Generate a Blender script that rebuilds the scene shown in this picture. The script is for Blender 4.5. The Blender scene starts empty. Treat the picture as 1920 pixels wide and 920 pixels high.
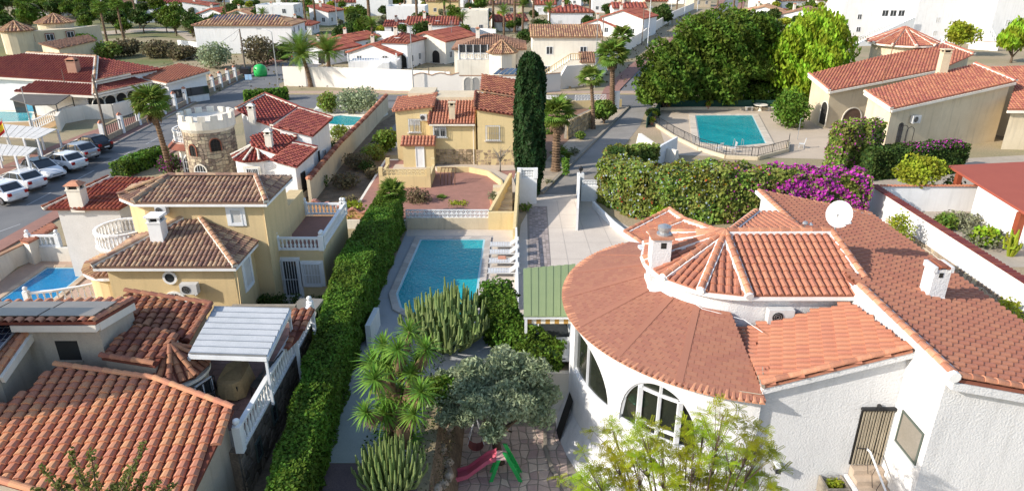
import bpy, math, random
import numpy as np
from mathutils import Vector, Matrix
random.seed(7); np.random.seed(7)
R = math.radians; PI = math.pi
C = bpy.context.scene.collection

# ------------------------------------------------------------------ camera
CAM_H = 17.0; TILT = math.atan(540/1281.); FP = 1281.0
cd = bpy.data.cameras.new('camera'); cam = bpy.data.objects.new('camera', cd); C.objects.link(cam)
cam.location = (0, 0, CAM_H); cam.rotation_euler = (PI/2-TILT, 0, 0)
cd.sensor_width = 36.0; cd.lens = FP/1920*36.0; cd.clip_end = 6000; cd.clip_start = 0.1
bpy.context.scene.camera = cam
# ------------------------------------------------------------------ light
SUN_EL = R(29); SUN_V = Vector((-0.93*math.cos(SUN_EL), -0.367*math.cos(SUN_EL), math.sin(SUN_EL)))
w = bpy.data.worlds.new('World'); bpy.context.scene.world = w; w.use_nodes = True
nt = w.node_tree; bg = nt.nodes['Background']
sk = nt.nodes.new('ShaderNodeTexSky'); sk.sky_type = 'NISHITA'; sk.sun_disc = False
sk.sun_elevation = SUN_EL; sk.sun_rotation = math.atan2(SUN_V.x, SUN_V.y)
nt.links.new(sk.outputs[0], bg.inputs[0]); bg.inputs[1].default_value = 0.15
sd = bpy.data.lights.new('sun', 'SUN'); sd.energy = 3.6; sd.angle = R(0.5); sd.color = (1, 0.93, 0.83)
sun = bpy.data.objects.new('sun', sd); C.objects.link(sun); sun.rotation_euler = SUN_V.to_track_quat('Z', 'Y').to_euler()
vs = bpy.context.scene.view_settings
vs.view_transform = 'Standard'; vs.look = 'None'; vs.gamma = 1.0; vs.exposure = 0.70; vs.use_curve_mapping = False
cy = bpy.context.scene.cycles
cy.max_bounces = 6; cy.diffuse_bounces = 3; cy.glossy_bounces = 3; cy.transmission_bounces = 4; cy.transparent_max_bounces = 6

# ------------------------------------------------------------------ surveying: a sight line meets a level or a roof plane
_c, _s = math.cos(TILT), math.sin(TILT)
def ray(px, py):
    u = (px-960)/FP; v = (py-460)/FP
    return u, _c - v*_s, -_s - v*_c
def G(px, py, z=0.0):
    a, b, c = ray(px, py); t = (z-CAM_H)/c
    return Vector((a*t, b*t, z))
class Plane:
    def __init__(s, p, gx, gy): s.p = Vector(p); s.gx = gx; s.gy = gy
    def z(s, x, y): return s.p.z + s.gx*(x-s.p.x) + s.gy*(y-s.p.y)
    def at(s, x, y): return Vector((x, y, s.z(x, y)))
    def px(s, px, py):
        a, b, c = ray(px, py)
        t = (s.p.z - s.gx*s.p.x - s.gy*s.p.y - CAM_H)/(c - s.gx*a - s.gy*b)
        return Vector((a*t, b*t, CAM_H+c*t))
def XP(px, py, x):          # sight line meets the upright plane X = x
    a, b, c = ray(px, py); t = x/a; return Vector((x, b*t, CAM_H+c*t))
def YP(px, py, y):
    a, b, c = ray(px, py); t = y/b; return Vector((a*t, y, CAM_H+c*t))

# ------------------------------------------------------------------ materials
MATS = {}
def mat(name, col, col2=None, rough=0.8, scale=1.5, bump=0.0, bscale=20, tint=0.0, metal=0.0, spec=0.3, hue=0.0, kind=None, fine=0.12, streak=0.0):
    m = bpy.data.materials.new(name); m.use_nodes = True; n = m.node_tree.nodes; l = m.node_tree.links
    b = n['Principled BSDF']; b.inputs['Roughness'].default_value = rough; b.inputs['Metallic'].default_value = metal
    b.inputs['Specular IOR Level'].default_value = spec
    tc = n.new('ShaderNodeTexCoord')
    nz = n.new('ShaderNodeTexNoise'); nz.inputs['Scale'].default_value = scale; nz.inputs['Detail'].default_value = 6; nz.inputs['Roughness'].default_value = 0.65
    l.new(tc.outputs['Object'], nz.inputs['Vector'])
    mr = n.new('ShaderNodeMapRange'); mr.inputs[1].default_value = 0.32; mr.inputs[2].default_value = 0.68
    l.new(nz.outputs['Fac'], mr.inputs[0])
    mx = n.new('ShaderNodeMix'); mx.data_type = 'RGBA'
    c2 = col2 if col2 else tuple(x*0.82 for x in col)
    mx.inputs[6].default_value = (*col, 1); mx.inputs[7].default_value = (*c2, 1)
    l.new(mr.outputs[0], mx.inputs[0]); out = mx.outputs[2]
    if fine:
        n2 = n.new('ShaderNodeTexNoise'); n2.inputs['Scale'].default_value = bscale*1.7; n2.inputs['Detail'].default_value = 3
        l.new(tc.outputs['Object'], n2.inputs['Vector'])
        m2 = n.new('ShaderNodeMapRange'); m2.inputs[1].default_value = .3; m2.inputs[2].default_value = .7; m2.inputs[3].default_value = 1-fine; m2.inputs[4].default_value = 1+fine
        l.new(n2.outputs['Fac'], m2.inputs[0])
        hv = n.new('ShaderNodeHueSaturation'); l.new(m2.outputs[0], hv.inputs['Value']); l.new(out, hv.inputs['Color']); out = hv.outputs['Color']
    if streak:
        mp = n.new('ShaderNodeMapping'); mp.inputs['Scale'].default_value = (3.2, 3.2, .35); l.new(tc.outputs['Object'], mp.inputs[0])
        ns = n.new('ShaderNodeTexNoise'); ns.inputs['Scale'].default_value = 1.0; ns.inputs['Detail'].default_value = 5; l.new(mp.outputs[0], ns.inputs['Vector'])
        ms_ = n.new('ShaderNodeMapRange'); ms_.inputs[1].default_value = .52; ms_.inputs[2].default_value = .78; ms_.inputs[3].default_value = 1; ms_.inputs[4].default_value = 1-streak; l.new(ns.outputs['Fac'], ms_.inputs[0])
        hv = n.new('ShaderNodeHueSaturation'); l.new(ms_.outputs[0], hv.inputs['Value']); l.new(out, hv.inputs['Color']); out = hv.outputs['Color']
    if tint:
        at = n.new('ShaderNodeAttribute'); at.attribute_name = 'tint'
        m2 = n.new('ShaderNodeMapRange'); m2.inputs[3].default_value = 1-tint; m2.inputs[4].default_value = 1+tint
        l.new(at.outputs['Fac'], m2.inputs[0])
        hv = n.new('ShaderNodeHueSaturation'); l.new(m2.outputs[0], hv.inputs['Value']); l.new(out, hv.inputs['Color'])
        if hue:
            m3 = n.new('ShaderNodeMapRange'); m3.inputs[3].default_value = .5-hue; m3.inputs[4].default_value = .5+hue
            l.new(at.outputs['Fac'], m3.inputs[0]); l.new(m3.outputs[0], hv.inputs['Hue'])
        out = hv.outputs['Color']
    l.new(out, b.inputs['Base Color'])
    if kind == 'leaf':
        tr = n.new('ShaderNodeBsdfTranslucent'); l.new(out, tr.inputs['Color']); ms = n.new('ShaderNodeMixShader'); ms.inputs[0].default_value = 0.30
        l.new(b.outputs[0], ms.inputs[1]); l.new(tr.outputs[0], ms.inputs[2]); l.new(ms.outputs[0], n['Material Output'].inputs['Surface'])
    if bump:
        nb = n.new('ShaderNodeTexNoise'); nb.inputs['Scale'].default_value = bscale; nb.inputs['Detail'].default_value = 4
        l.new(tc.outputs['Object'], nb.inputs['Vector'])
        bp = n.new('ShaderNodeBump'); bp.inputs['Strength'].default_value = min(1, bump*6); bp.inputs['Distance'].default_value = bump
        l.new(nb.outputs['Fac'], bp.inputs['Height']); l.new(bp.outputs[0], b.inputs['Normal'])
    m.use_backface_culling = False
    MATS[name] = m
    return m
def leafmat(name, c1, c2, tint=.45, hue=.03):
    return mat(name, c1, c2, rough=.6, scale=.9, tint=tint, hue=hue, kind='leaf', fine=0, spec=.15)
W = mat('white_stucco', (.78,.77,.76), (.73,.72,.70), rough=.9, scale=.8, bump=.04, bscale=11, fine=.03, streak=.14)
WR = mat('rough_white_render', (.68,.675,.67), (.62,.615,.61), rough=.95, scale=.5, bump=.07, bscale=16, fine=.05, streak=.16)
WS = mat('smooth_white_paint', (.80,.80,.78), (.72,.71,.69), rough=.7, scale=2, fine=.03)
WC = mat('warm_white_stucco', (.78,.73,.63), (.70,.64,.54), rough=.9, scale=.6, bump=.02, bscale=25, fine=.05, streak=.16)
CR = mat('cream_stucco', (.66,.56,.40), (.58,.48,.33), rough=.9, scale=.5, bump=.03, bscale=14, fine=.07, streak=.2)
YE = mat('yellow_ochre_stucco', (.66,.50,.27), (.60,.46,.25), rough=.9, scale=.5, bump=.03, bscale=12, fine=.06, streak=.16)
YP_ = mat('pale_yellow_stucco', (.70,.55,.29), (.64,.50,.26), rough=.9, scale=.5, bump=.03, bscale=12, fine=.06, streak=.16)
BG = mat('beige_stucco', (.48,.40,.31), (.40,.34,.27), rough=.9, scale=.7, bump=.03, bscale=14, fine=.07, streak=.25)
STON = mat('tan_stone', (.40,.32,.23), (.28,.22,.165), rough=.9, scale=2.5, tint=.45, hue=.02, bump=.03, bscale=25)
MORT = mat('grey_mortar', (.32,.28,.22), (.25,.22,.18), rough=.95, scale=3, bump=.02)
T_OR = mat('orange_clay_tile', (.45,.19,.115), (.40,.16,.095), rough=.75, scale=1.2, tint=.07, hue=.004, bump=.01, bscale=40, fine=.2, streak=0)
T_PK = mat('pink_clay_tile', (.44,.185,.115), (.40,.165,.10), rough=.75, scale=1.0, tint=.08, hue=.004, bump=.01, bscale=40, fine=.2, streak=0)
T_RD = mat('dark_red_tile', (.20,.045,.03), (.15,.035,.025), rough=.6, scale=.8, tint=.22, hue=.01, spec=.4)
T_BR = mat('dark_brown_tile', (.28,.10,.06), (.20,.075,.045), rough=.8, scale=1.0, tint=.25, hue=.01)
T_GR = mat('greyed_brown_tile', (.36,.225,.155), (.27,.16,.11), rough=.85, scale=1.4, tint=.40, hue=.02, fine=.2, streak=0)
T_TN = mat('tan_tile', (.42,.25,.15), (.34,.19,.11), rough=.85, scale=1.2, tint=.30, hue=.02, fine=.2, streak=0)
T_CAP = mat('bright_orange_ridge_tile', (.53,.25,.15), (.40,.17,.10), rough=.8, scale=2.5, tint=.25, hue=.004, bump=.01, bscale=30, fine=.2, streak=0)
SHG = mat('pinkish_brown_shingle', (.34,.15,.10), (.325,.14,.09), rough=.9, scale=1, tint=.06, hue=.004, fine=.2, bscale=70)
ASPH = mat('asphalt', (.19,.187,.183), (.14,.14,.142), rough=.9, scale=.25, bump=.004, bscale=60, fine=.15)
LANE = mat('old_grey_lane', (.30,.275,.245), (.22,.205,.185), rough=.95, scale=.45, bump=.004, bscale=50, fine=.15)
PINKP = mat('pink_paving', (.33,.17,.13), (.26,.14,.11), rough=.9, scale=1.2, fine=.15, bscale=15)
CONC = mat('grey_concrete', (.28,.29,.30), (.22,.23,.24), rough=.85, scale=1.5, fine=.12, bscale=30)
DECK = mat('pale_concrete', (.60,.53,.45), (.53,.46,.39), rough=.9, scale=.6, fine=.1, bscale=12)
SOIL = mat('dry_soil', (.28,.20,.13), (.15,.11,.07), rough=1, scale=1.3, bump=.05, bscale=6, fine=.25)
SAND = mat('sandy_ground', (.40,.30,.20), (.24,.22,.12), rough=1, scale=.09, bump=.02, bscale=4, fine=.2)
GRAVP = mat('pink_gravel', (.36,.18,.14), (.28,.145,.11), rough=1, scale=2, bump=.02, bscale=30, fine=.3)
GRASS = mat('grass_lawn', (.12,.15,.045), (.24,.20,.11), rough=1, scale=.15, bump=.03, bscale=10, fine=.3)
BLK = mat('black_metal', (.02,.02,.022), rough=.5, spec=.4, fine=0)
GRYM = mat('grey_metal', (.45,.46,.47), rough=.4, metal=.6, fine=.05)
WM = mat('white_metal', (.78,.79,.80), rough=.4, fine=.02, spec=.5)
WP = mat('white_plastic', (.66,.66,.65), rough=.35, fine=.0, spec=.5)
GLS = mat('window_glass', (.025,.03,.035), (.06,.065,.07), rough=.04, scale=.8, spec=.8, fine=0)
BLIND = mat('pale_roller_blind', (.62,.60,.56), rough=.6, fine=.05)
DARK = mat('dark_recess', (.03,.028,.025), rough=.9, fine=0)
WOOD = mat('brown_wood', (.12,.06,.03), (.2,.1,.05), rough=.7, scale=5)
REDW = mat('red_wood', (.30,.07,.03), rough=.6)
BARK = mat('bark', (.16,.11,.07), (.09,.065,.045), rough=1, scale=4, bump=.03, bscale=18, fine=.2)
PBARK = mat('palm_bark', (.22,.14,.085), (.12,.08,.05), rough=1, scale=5, bump=.04, bscale=14, tint=.3, fine=.2)
GRN_R = mat('green_fabric_roof', (.25,.31,.155), (.22,.28,.14), rough=.85, scale=.7, fine=.05)
SOLAR = mat('solar_glass', (.012,.018,.035), (.02,.03,.05), rough=.08, spec=.9, fine=0)
RUB = mat('tyre_rubber', (.015,.015,.015), rough=.8, fine=0)
CHROME = mat('alloy', (.5,.5,.52), rough=.25, metal=.9, fine=0)
CARW = mat('white_car_paint', (.75,.76,.77), rough=.18, spec=.6, fine=0)
CARB = mat('black_car_paint', (.012,.012,.015), rough=.15, spec=.6, fine=0)
CARS = mat('silver_car_paint', (.42,.43,.44), rough=.2, metal=.5, spec=.6, fine=0)
CARBL = mat('blue_car_paint', (.03,.06,.14), rough=.18, spec=.6, fine=0)
REDL = mat('red_lamp_glass', (.35,.01,.01), rough=.2, fine=0)
def water(name, c1, c2):
    m = mat(name, c1, c2, rough=.06, scale=.35, spec=.25, fine=0)
    n = m.node_tree.nodes; l = m.node_tree.links; b = n['Principled BSDF']
    tc = n.new('ShaderNodeTexCoord'); nb = n.new('ShaderNodeTexVoronoi'); nb.inputs['Scale'].default_value = 2.2
    nz = n.new('ShaderNodeTexNoise'); nz.inputs['Scale'].default_value = 5
    l.new(tc.outputs['Object'], nz.inputs['Vector'])
    bp = n.new('ShaderNodeBump'); bp.inputs['Strength'].default_value = .6; bp.inputs['Distance'].default_value = .07
    l.new(nz.outputs['Fac'], bp.inputs['Height']); l.new(bp.outputs[0], b.inputs['Normal'])
    return m
WTL = mat('pale_blue_pool_tile', (.30,.50,.55), (.40,.58,.60), rough=.3, scale=8)
WAT1 = water('teal_pool_water', (.002,.24,.29), (.012,.36,.39))
WAT2 = water('blue_pool_water', (.004,.15,.36), (.01,.24,.46))
WAT3 = water('aqua_pool_water', (.003,.24,.28), (.02,.36,.38))
L_HED = leafmat('bright_hedge_leaf', (.135,.225,.025), (.085,.165,.02), .4, .025)
L_CYP = leafmat('cypress_leaf', (.022,.05,.016), (.04,.08,.02))
L_PIN = leafmat('pine_leaf', (.13,.19,.022), (.075,.13,.018))
L_DRK = leafmat('dark_tree_leaf', (.075,.12,.025), (.055,.095,.02))
L_PEP = leafmat('pepper_tree_leaf', (.30,.41,.025), (.22,.34,.025))
L_OLV = leafmat('olive_leaf', (.27,.33,.18), (.36,.40,.25), tint=.35, hue=.01)
L_BOU = leafmat('bougainvillea_leaf', (.19,.28,.045), (.28,.28,.07), tint=.5, hue=.04)
L_PAL = leafmat('palm_leaf', (.13,.20,.03), (.17,.24,.04), tint=.35)
L_YUC = leafmat('yucca_leaf', (.13,.26,.035), (.20,.32,.05), tint=.3, hue=.02)
L_CAC = leafmat('cactus_skin', (.22,.31,.09), (.32,.38,.16), tint=.25, hue=.01)
L_JAC = leafmat('feathery_leaf', (.25,.35,.02), (.42,.41,.015), tint=.35, hue=.03)
L_LEM = leafmat('citrus_leaf', (.24,.33,.03), (.38,.36,.03), tint=.4, hue=.02)
L_GRY = leafmat('grey_shrub_leaf', (.20,.21,.12), (.27,.26,.16), tint=.4, hue=.02)
L_DRY = leafmat('dry_scrub', (.20,.15,.09), (.14,.13,.06), tint=.4, hue=.02)
F_MAG = leafmat('magenta_flower', (.62,.05,.48), (.48,.04,.42), tint=.35, hue=.02)
F_RED = leafmat('red_flower', (.50,.05,.03), (.4,.06,.02), tint=.3)
F_BLU = leafmat('pale_blue_flower', (.35,.42,.58), (.45,.5,.6), tint=.2)
F_YEL = leafmat('yellow_bloom', (.50,.42,.02), (.45,.33,.02), tint=.2)

# ------------------------------------------------------------------ mesh building
class MB:
    def __init__(s): s.v = []; s.f = []; s.t = []
    def face(s, pts, t=.5):
        i = len(s.v); s.v += [tuple(p) for p in pts]; s.f.append(tuple(range(i, i+len(pts)))); s.t.append(t)
    def box(s, x0, y0, z0, x1, y1, z1, t=.5):
        s.hexa([(x0,y0,z0),(x1,y0,z0),(x1,y1,z0),(x0,y1,z0),(x0,y0,z1),(x1,y0,z1),(x1,y1,z1),(x0,y1,z1)], t)
    def hexa(s, p, t=.5):
        i = len(s.v); s.v += [tuple(q) for q in p]
        for f in ((0,3,2,1),(4,5,6,7),(0,1,5,4),(1,2,6,5),(2,3,7,6),(3,0,4,7)):
            s.f.append(tuple(i+k for k in f)); s.t.append(t)
    def bar(s, a, b, wd, ht, up=(0,0,1), t=.5):     # box beam from a to b
        a = Vector(a); b = Vector(b); d = (b-a).normalized(); up = Vector(up)
        if abs(d.dot(up)) > .98: up = Vector((0,1,0))
        r = d.cross(up).normalized()*wd/2; u = r.cross(d).normalized()*ht/2
        s.hexa([a-r-u, a+r-u, b+r-u, b-r-u, a-r+u, a+r+u, b+r+u, b-r+u], t)
    def prism(s, poly, z0, z1, t=.5):
        n = len(poly); a = sum(poly[i][0]*poly[(i+1)%n][1]-poly[(i+1)%n][0]*poly[i][1] for i in range(n))
        if a < 0: poly = poly[::-1]
        i = len(s.v)
        z1f = z1 if callable(z1) else (lambda x, y: z1)
        s.v += [(p[0], p[1], z0) for p in poly] + [(p[0], p[1], z1f(p[0], p[1])) for p in poly]
        s.f.append(tuple(i+k for k in range(n-1, -1, -1))); s.f.append(tuple(i+n+k for k in range(n))); s.t += [t, t]
        for k in range(n):
            s.f.append((i+k, i+(k+1)%n, i+n+(k+1)%n, i+n+k)); s.t.append(t)
    def tube(s, pts, rad, seg=6, t=.5, cap=True, tf=None):
        pts = [Vector(p) for p in pts]; n = len(pts); rs = rad if isinstance(rad, (list, tuple)) else [rad]*n
        i0 = len(s.v); ref = None
        for k, p in enumerate(pts):
            d = (pts[min(k+1, n-1)]-pts[max(k-1, 0)]).normalized()
            if ref is None: ref = Vector((1,0,0)) if abs(d.x) < .8 else Vector((0,1,0))
            a = d.cross(ref).normalized(); b = d.cross(a).normalized(); ref = b.cross(d) if False else ref
            for j in range(seg):
                an = 2*PI*j/seg; s.v.append(tuple(p + a*math.cos(an)*rs[k] + b*math.sin(an)*rs[k]))
        for k in range(n-1):
            for j in range(seg):
                j2 = (j+1) % seg
                s.f.append((i0+k*seg+j, i0+k*seg+j2, i0+(k+1)*seg+j2, i0+(k+1)*seg+j)); s.t.append(tf(k) if tf else t)
        if cap:
            s.f.append(tuple(i0+j for j in range(seg))[::-1]); s.f.append(tuple(i0+(n-1)*seg+j for j in range(seg))); s.t += [t, t]
    def lathe(s, c, prof, seg=12, t=.5, sx=1, sy=1):     # prof = [(r, z)]
        i0 = len(s.v)
        for r, z in prof:
            for j in range(seg):
                a = 2*PI*j/seg; s.v.append((c[0]+r*math.cos(a)*sx, c[1]+r*math.sin(a)*sy, c[2]+z))
        for k in range(len(prof)-1):
            for j in range(seg):
                j2 = (j+1) % seg; s.f.append((i0+k*seg+j, i0+k*seg+j2, i0+(k+1)*seg+j2, i0+(k+1)*seg+j)); s.t.append(t)
        s.f.append(tuple(i0+j for j in range(seg))[::-1]); s.f.append(tuple(i0+(len(prof)-1)*seg+j for j in range(seg))); s.t += [t, t]
    def mesh(s, name, off=(0,0,0), smooth=False):
        me = bpy.data.meshes.new(name)
        o = off; me.from_pydata([(v[0]-o[0], v[1]-o[1], v[2]-o[2]) for v in s.v], [], s.f)
        a = me.attributes.new('tint', 'FLOAT', 'FACE'); a.data.foreach_set('value', s.t)
        if smooth: me.polygons.foreach_set('use_smooth', [True]*len(s.f))
        return me
    def build(s, name, m, parent=None, kind=None, smooth=False):
        off = rootloc(parent)
        o = bpy.data.objects.new(name, s.mesh(name, off, smooth)); o.data.materials.append(m); C.objects.link(o)
        if parent: o.parent = parent
        if kind: o['kind'] = kind
        return o
def rootloc(p):
    if p is None: return (0,0,0)
    while p.parent: p = p.parent
    return tuple(p.location)
def thing(name, loc, label, cat, group=None):
    o = bpy.data.objects.new(name, None); C.objects.link(o); o.location = tuple(loc); o.empty_display_size = .2
    return tag(o, label, cat, group)
def tag(o, label, cat, group=None):
    o['label'] = label; o['category'] = cat
    if group: o['group'] = group
    return o
def struct(o): o['kind'] = 'structure'; return o
def inst(name, me, m, parent, M, kind=None):        # one more object on a shared mesh; M is a world matrix
    o = bpy.data.objects.new(name, me); C.objects.link(o)
    if not me.materials: me.materials.append(m)
    M = Matrix.Translation(-Vector(rootloc(parent))) @ M
    if parent: o.parent = parent
    o.matrix_basis = M
    return o
def copytree(o, parent=None):
    c = o.copy(); C.objects.link(c); c.parent = parent
    for ch in list(o.children): copytree(ch, c)
    return c
def basis(p, ex, ey, ez):
    M = Matrix.Identity(4)
    for i, e in enumerate((ex, ey, ez)):
        for k in range(3): M[k][i] = e[k]
    for k in range(3): M[k][3] = p[k]
    return M
def leaves(name, pts, size, m, parent=None, elong=1.0, up=0.0, kind=None, tri=False, nrm=None, droop=0.0, tint=None, jit=.35):
    """many small leaf-shaped faces at the given points"""
    pts = np.asarray(pts, dtype=np.float64); n = len(pts)
    d = np.random.normal(size=(n,3))
    if nrm is not None: d = d*.8 + np.asarray(nrm)
    if droop: d[:,2] = d[:,2]*.3 ; 
    d /= np.linalg.norm(d, axis=1)[:,None]+1e-9
    r = np.random.normal(size=(n,3))
    if up: r = r*(1-up) + np.array([0,0,1.])*up
    if droop: r = r*.35 + np.array([0,0,-1.])
    a = np.cross(d, r); a /= np.linalg.norm(a, axis=1)[:,None]+1e-9
    b = np.cross(a, d)
    s = size*(1+jit*np.random.uniform(-1,1,n))[:,None]
    A = a*s*.5; B = b*s*.5*elong
    k = 3 if tri else 4
    V = np.empty((n,k,3))
    if tri: V[:,0] = pts-A-B*.6; V[:,1] = pts+A-B*.6; V[:,2] = pts+B
    else: V[:,0] = pts-B; V[:,1] = pts+A; V[:,2] = pts+B; V[:,3] = pts-A
    V = V.reshape(-1,3) - np.array(rootloc(parent))
    me = bpy.data.meshes.new(name); me.vertices.add(n*k); me.vertices.foreach_set('co', V.ravel())
    me.loops.add(n*k); me.loops.foreach_set('vertex_index', np.arange(n*k)); me.polygons.add(n)
    me.polygons.foreach_set('loop_start', np.arange(0, n*k, k)); me.update(calc_edges=True)
    at = me.attributes.new('tint', 'FLOAT', 'FACE')
    at.data.foreach_set('value', (np.random.uniform(0,1,n) if tint is None else tint).astype(np.float32))
    me.materials.append(m)
    o = bpy.data.objects.new(name, me); C.objects.link(o)
    if parent: o.parent = parent
    if kind: o['kind'] = kind
    return o
def blobpts(n, c, r, shell=.35, flat=0):
    """points near the surface of an ellipsoid"""
    d = np.random.normal(size=(n,3)); d /= np.linalg.norm(d, axis=1)[:,None]
    rr = 1 - shell*np.random.uniform(0,1,n)**1.3
    # lumps
    lump = 1 + .10*np.sin(d[:,0]*7+c[0])*np.sin(d[:,1]*8+c[1]) + .07*np.sin(d[:,2]*9+c[2]*3)
    return np.array(c) + d*np.array(r)*(rr*lump)[:,None]
# ------------------------------------------------------------------ roofs
def inpoly(u, v, P):
    c = False; n = len(P)
    for i in range(n):
        (x1,y1),(x2,y2) = P[i], P[(i+1)%n]
        if (y1 > v) != (y2 > v) and u < (x2-x1)*(v-y1)/(y2-y1)+x1: c = not c
    return c
def spans(u, P):
    ys = []; n = len(P)
    for i in range(n):
        (x1,y1),(x2,y2) = P[i], P[(i+1)%n]
        if (x1 > u) != (x2 > u): ys.append(y1+(y2-y1)*(u-x1)/(x2-x1))
    ys.sort(); return list(zip(ys[::2], ys[1::2]))
BAR = [(-.5,0),(-.42,.55),(-.18,.95),(.18,.95),(.42,.55),(.5,0)]
def tile_geo(mb, O, e, s, n, w, L, h, prof, t, lift=.03):
    """one tile: O = middle of its lower edge, e across, s up the slope, n out of the roof"""
    if prof == 'barrel':
        lo = [O + e*(a*w*1.02) + n*(b*h+lift) for a, b in BAR]; hi = [O + s*L + e*(a*w*.86) + n*(b*h*.85) for a, b in BAR]
        for k in range(5): mb.face((lo[k], lo[k+1], hi[k+1], hi[k]), t)
        mb.face(lo[::-1], t)
    else:
        a = O - e*w*.5; b = O + e*w*.5
        q = [a, b, b+s*L, a+s*L, a+n*lift, b+n*lift, b+s*L+n*.004, a+s*L+n*.004]
        i = len(mb.v); mb.v += [tuple(x) for x in q]
        for f in ((4,5,6,7),(0,1,5,4),(1,2,6,5),(3,0,4,7)): mb.f.append(tuple(i+k for k in f)); mb.t.append(t)
_tm = {}
def tile_shared(w, L, h, prof, lift, m):
    key = (round(w,3), round(L,3), prof, m.name)
    if key not in _tm:
        _tm[key] = []
        for k in range(9):
            mb = MB(); tile_geo(mb, Vector((0,0,0)), Vector((1,0,0)), Vector((0,1,0)), Vector((0,0,1)), w, L, h, prof, (k+.5)/9, lift)
            me = mb.mesh('roof_tile'); me.materials.append(m); _tm[key].append(me)
    return random.choice(_tm[key])
class Budget:                                # how many tiles of a thing are still built one by one
    def __init__(s, n): s.n = n
def tile_roof(root, poly, plane, m, w=.28, L=.42, h=None, prof='barrel', slab=True, budget=None, name='roof', stuff_parent=None, thick=.10, under=None, lift=.035, gapw=.80, piece='roof_tile'):
    """poly: list of 3D points on the plane; tiles run down the plane's gradient"""
    g = Vector((plane.gx, plane.gy)); gl = g.length
    up2 = g/gl if gl > 1e-6 else Vector((0,1))
    s = Vector((up2.x, up2.y, gl)).normalized(); e = Vector((up2.y, -up2.x, 0)); n = e.cross(s).normalized()
    if n.z < 0: n = -n
    O = poly[0]; P2 = [((p-O).dot(e), (p-O).dot(s)) for p in poly]
    rf = None
    if slab:
        mb = MB(); k = len(poly); top = [p + n*.0 for p in poly]; bot = [p - n*thick for p in poly]
        ar = sum(P2[i][0]*P2[(i+1)%k][1]-P2[(i+1)%k][0]*P2[i][1] for i in range(k))
        if ar < 0: top = top[::-1]; bot = bot[::-1]
        i = 0; mb.v += [tuple(p) for p in top+bot]
        mb.f.append(tuple(range(k))); mb.f.append(tuple(range(2*k-1, k-1, -1))); mb.t += [.2,.2]
        for j in range(k): mb.f.append((k+j, k+(j+1)%k, (j+1)%k, j)); mb.t.append(.5)
        rf = mb.build(name, under or m, root)
    else: rf = root
    if h is None: h = w*.30
    u0 = min(p[0] for p in P2); u1 = max(p[0] for p in P2); nc = max(1, round((u1-u0)/w)); wd = (u1-u0)/nc
    mb = MB(); items = []
    v00 = min(p[1] for p in P2)
    for i in range(nc):
        u = u0 + (i+.5)*wd
        for a, b in spans(u, P2):
            v = a if prof == 'barrel' else v00 + math.floor((a-v00)/L)*L
            # rows keep a common course
            r = math.ceil((a-v00)/L - .35); vv = a; row = r
            while vv < b-.06:
                nv = min(b, v00 + (row+1)*L); row += 1
                if nv - vv < .08:
                    if nv >= b: break
                    continue
                items.append((u, vv, nv-vv, row, wd)); vv = nv
    if prof == 'shingle':
        items = []
        nr = int((max(p[1] for p in P2)-v00)/L)+1
        for r in range(nr):
            vc = v00+(r+.5)*L
            us = []
            for k in range(len(P2)):
                (x1,y1),(x2,y2) = P2[k], P2[(k+1)%len(P2)]
                if (y1 > vc) != (y2 > vc): us.append(x1+(x2-x1)*(vc-y1)/(y2-y1))
            us.sort()
            for a, b in zip(us[::2], us[1::2]):
                u = a - (w*.5 if r % 2 else 0) - random.random()*.02*w
                while u < b:
                    a2 = max(a, u); b2 = min(b, u+w)
                    if b2-a2 > .05: items.append(((a2+b2)/2, v00+r*L, L, r, b2-a2))
                    u += w
    for (u, v, ln, r, wd_) in items:
        p = O + e*u + s*v
        ind = False
        if budget and budget.n > 0 and abs(ln-L) < L*.3 and abs(wd_-w) < w*.3: 
            budget.n -= 1; ind = True
        if ind:
            me = tile_shared(round(wd_*gapw,3), L*1.05, h, prof, lift, m)
            sg = random.gauss(0, .004)
            inst(piece, me, m, rf, basis(p, (e+s*sg*3).normalized(), s, n))
        else:
            tile_geo(mb, p, e, s, n, wd_*gapw, ln*1.05, h, prof, random.random(), lift)
    if mb.f:
        o = mb.build(piece+'s', m, rf); o['kind'] = 'stuff'
    return rf
_cap = {}
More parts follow.
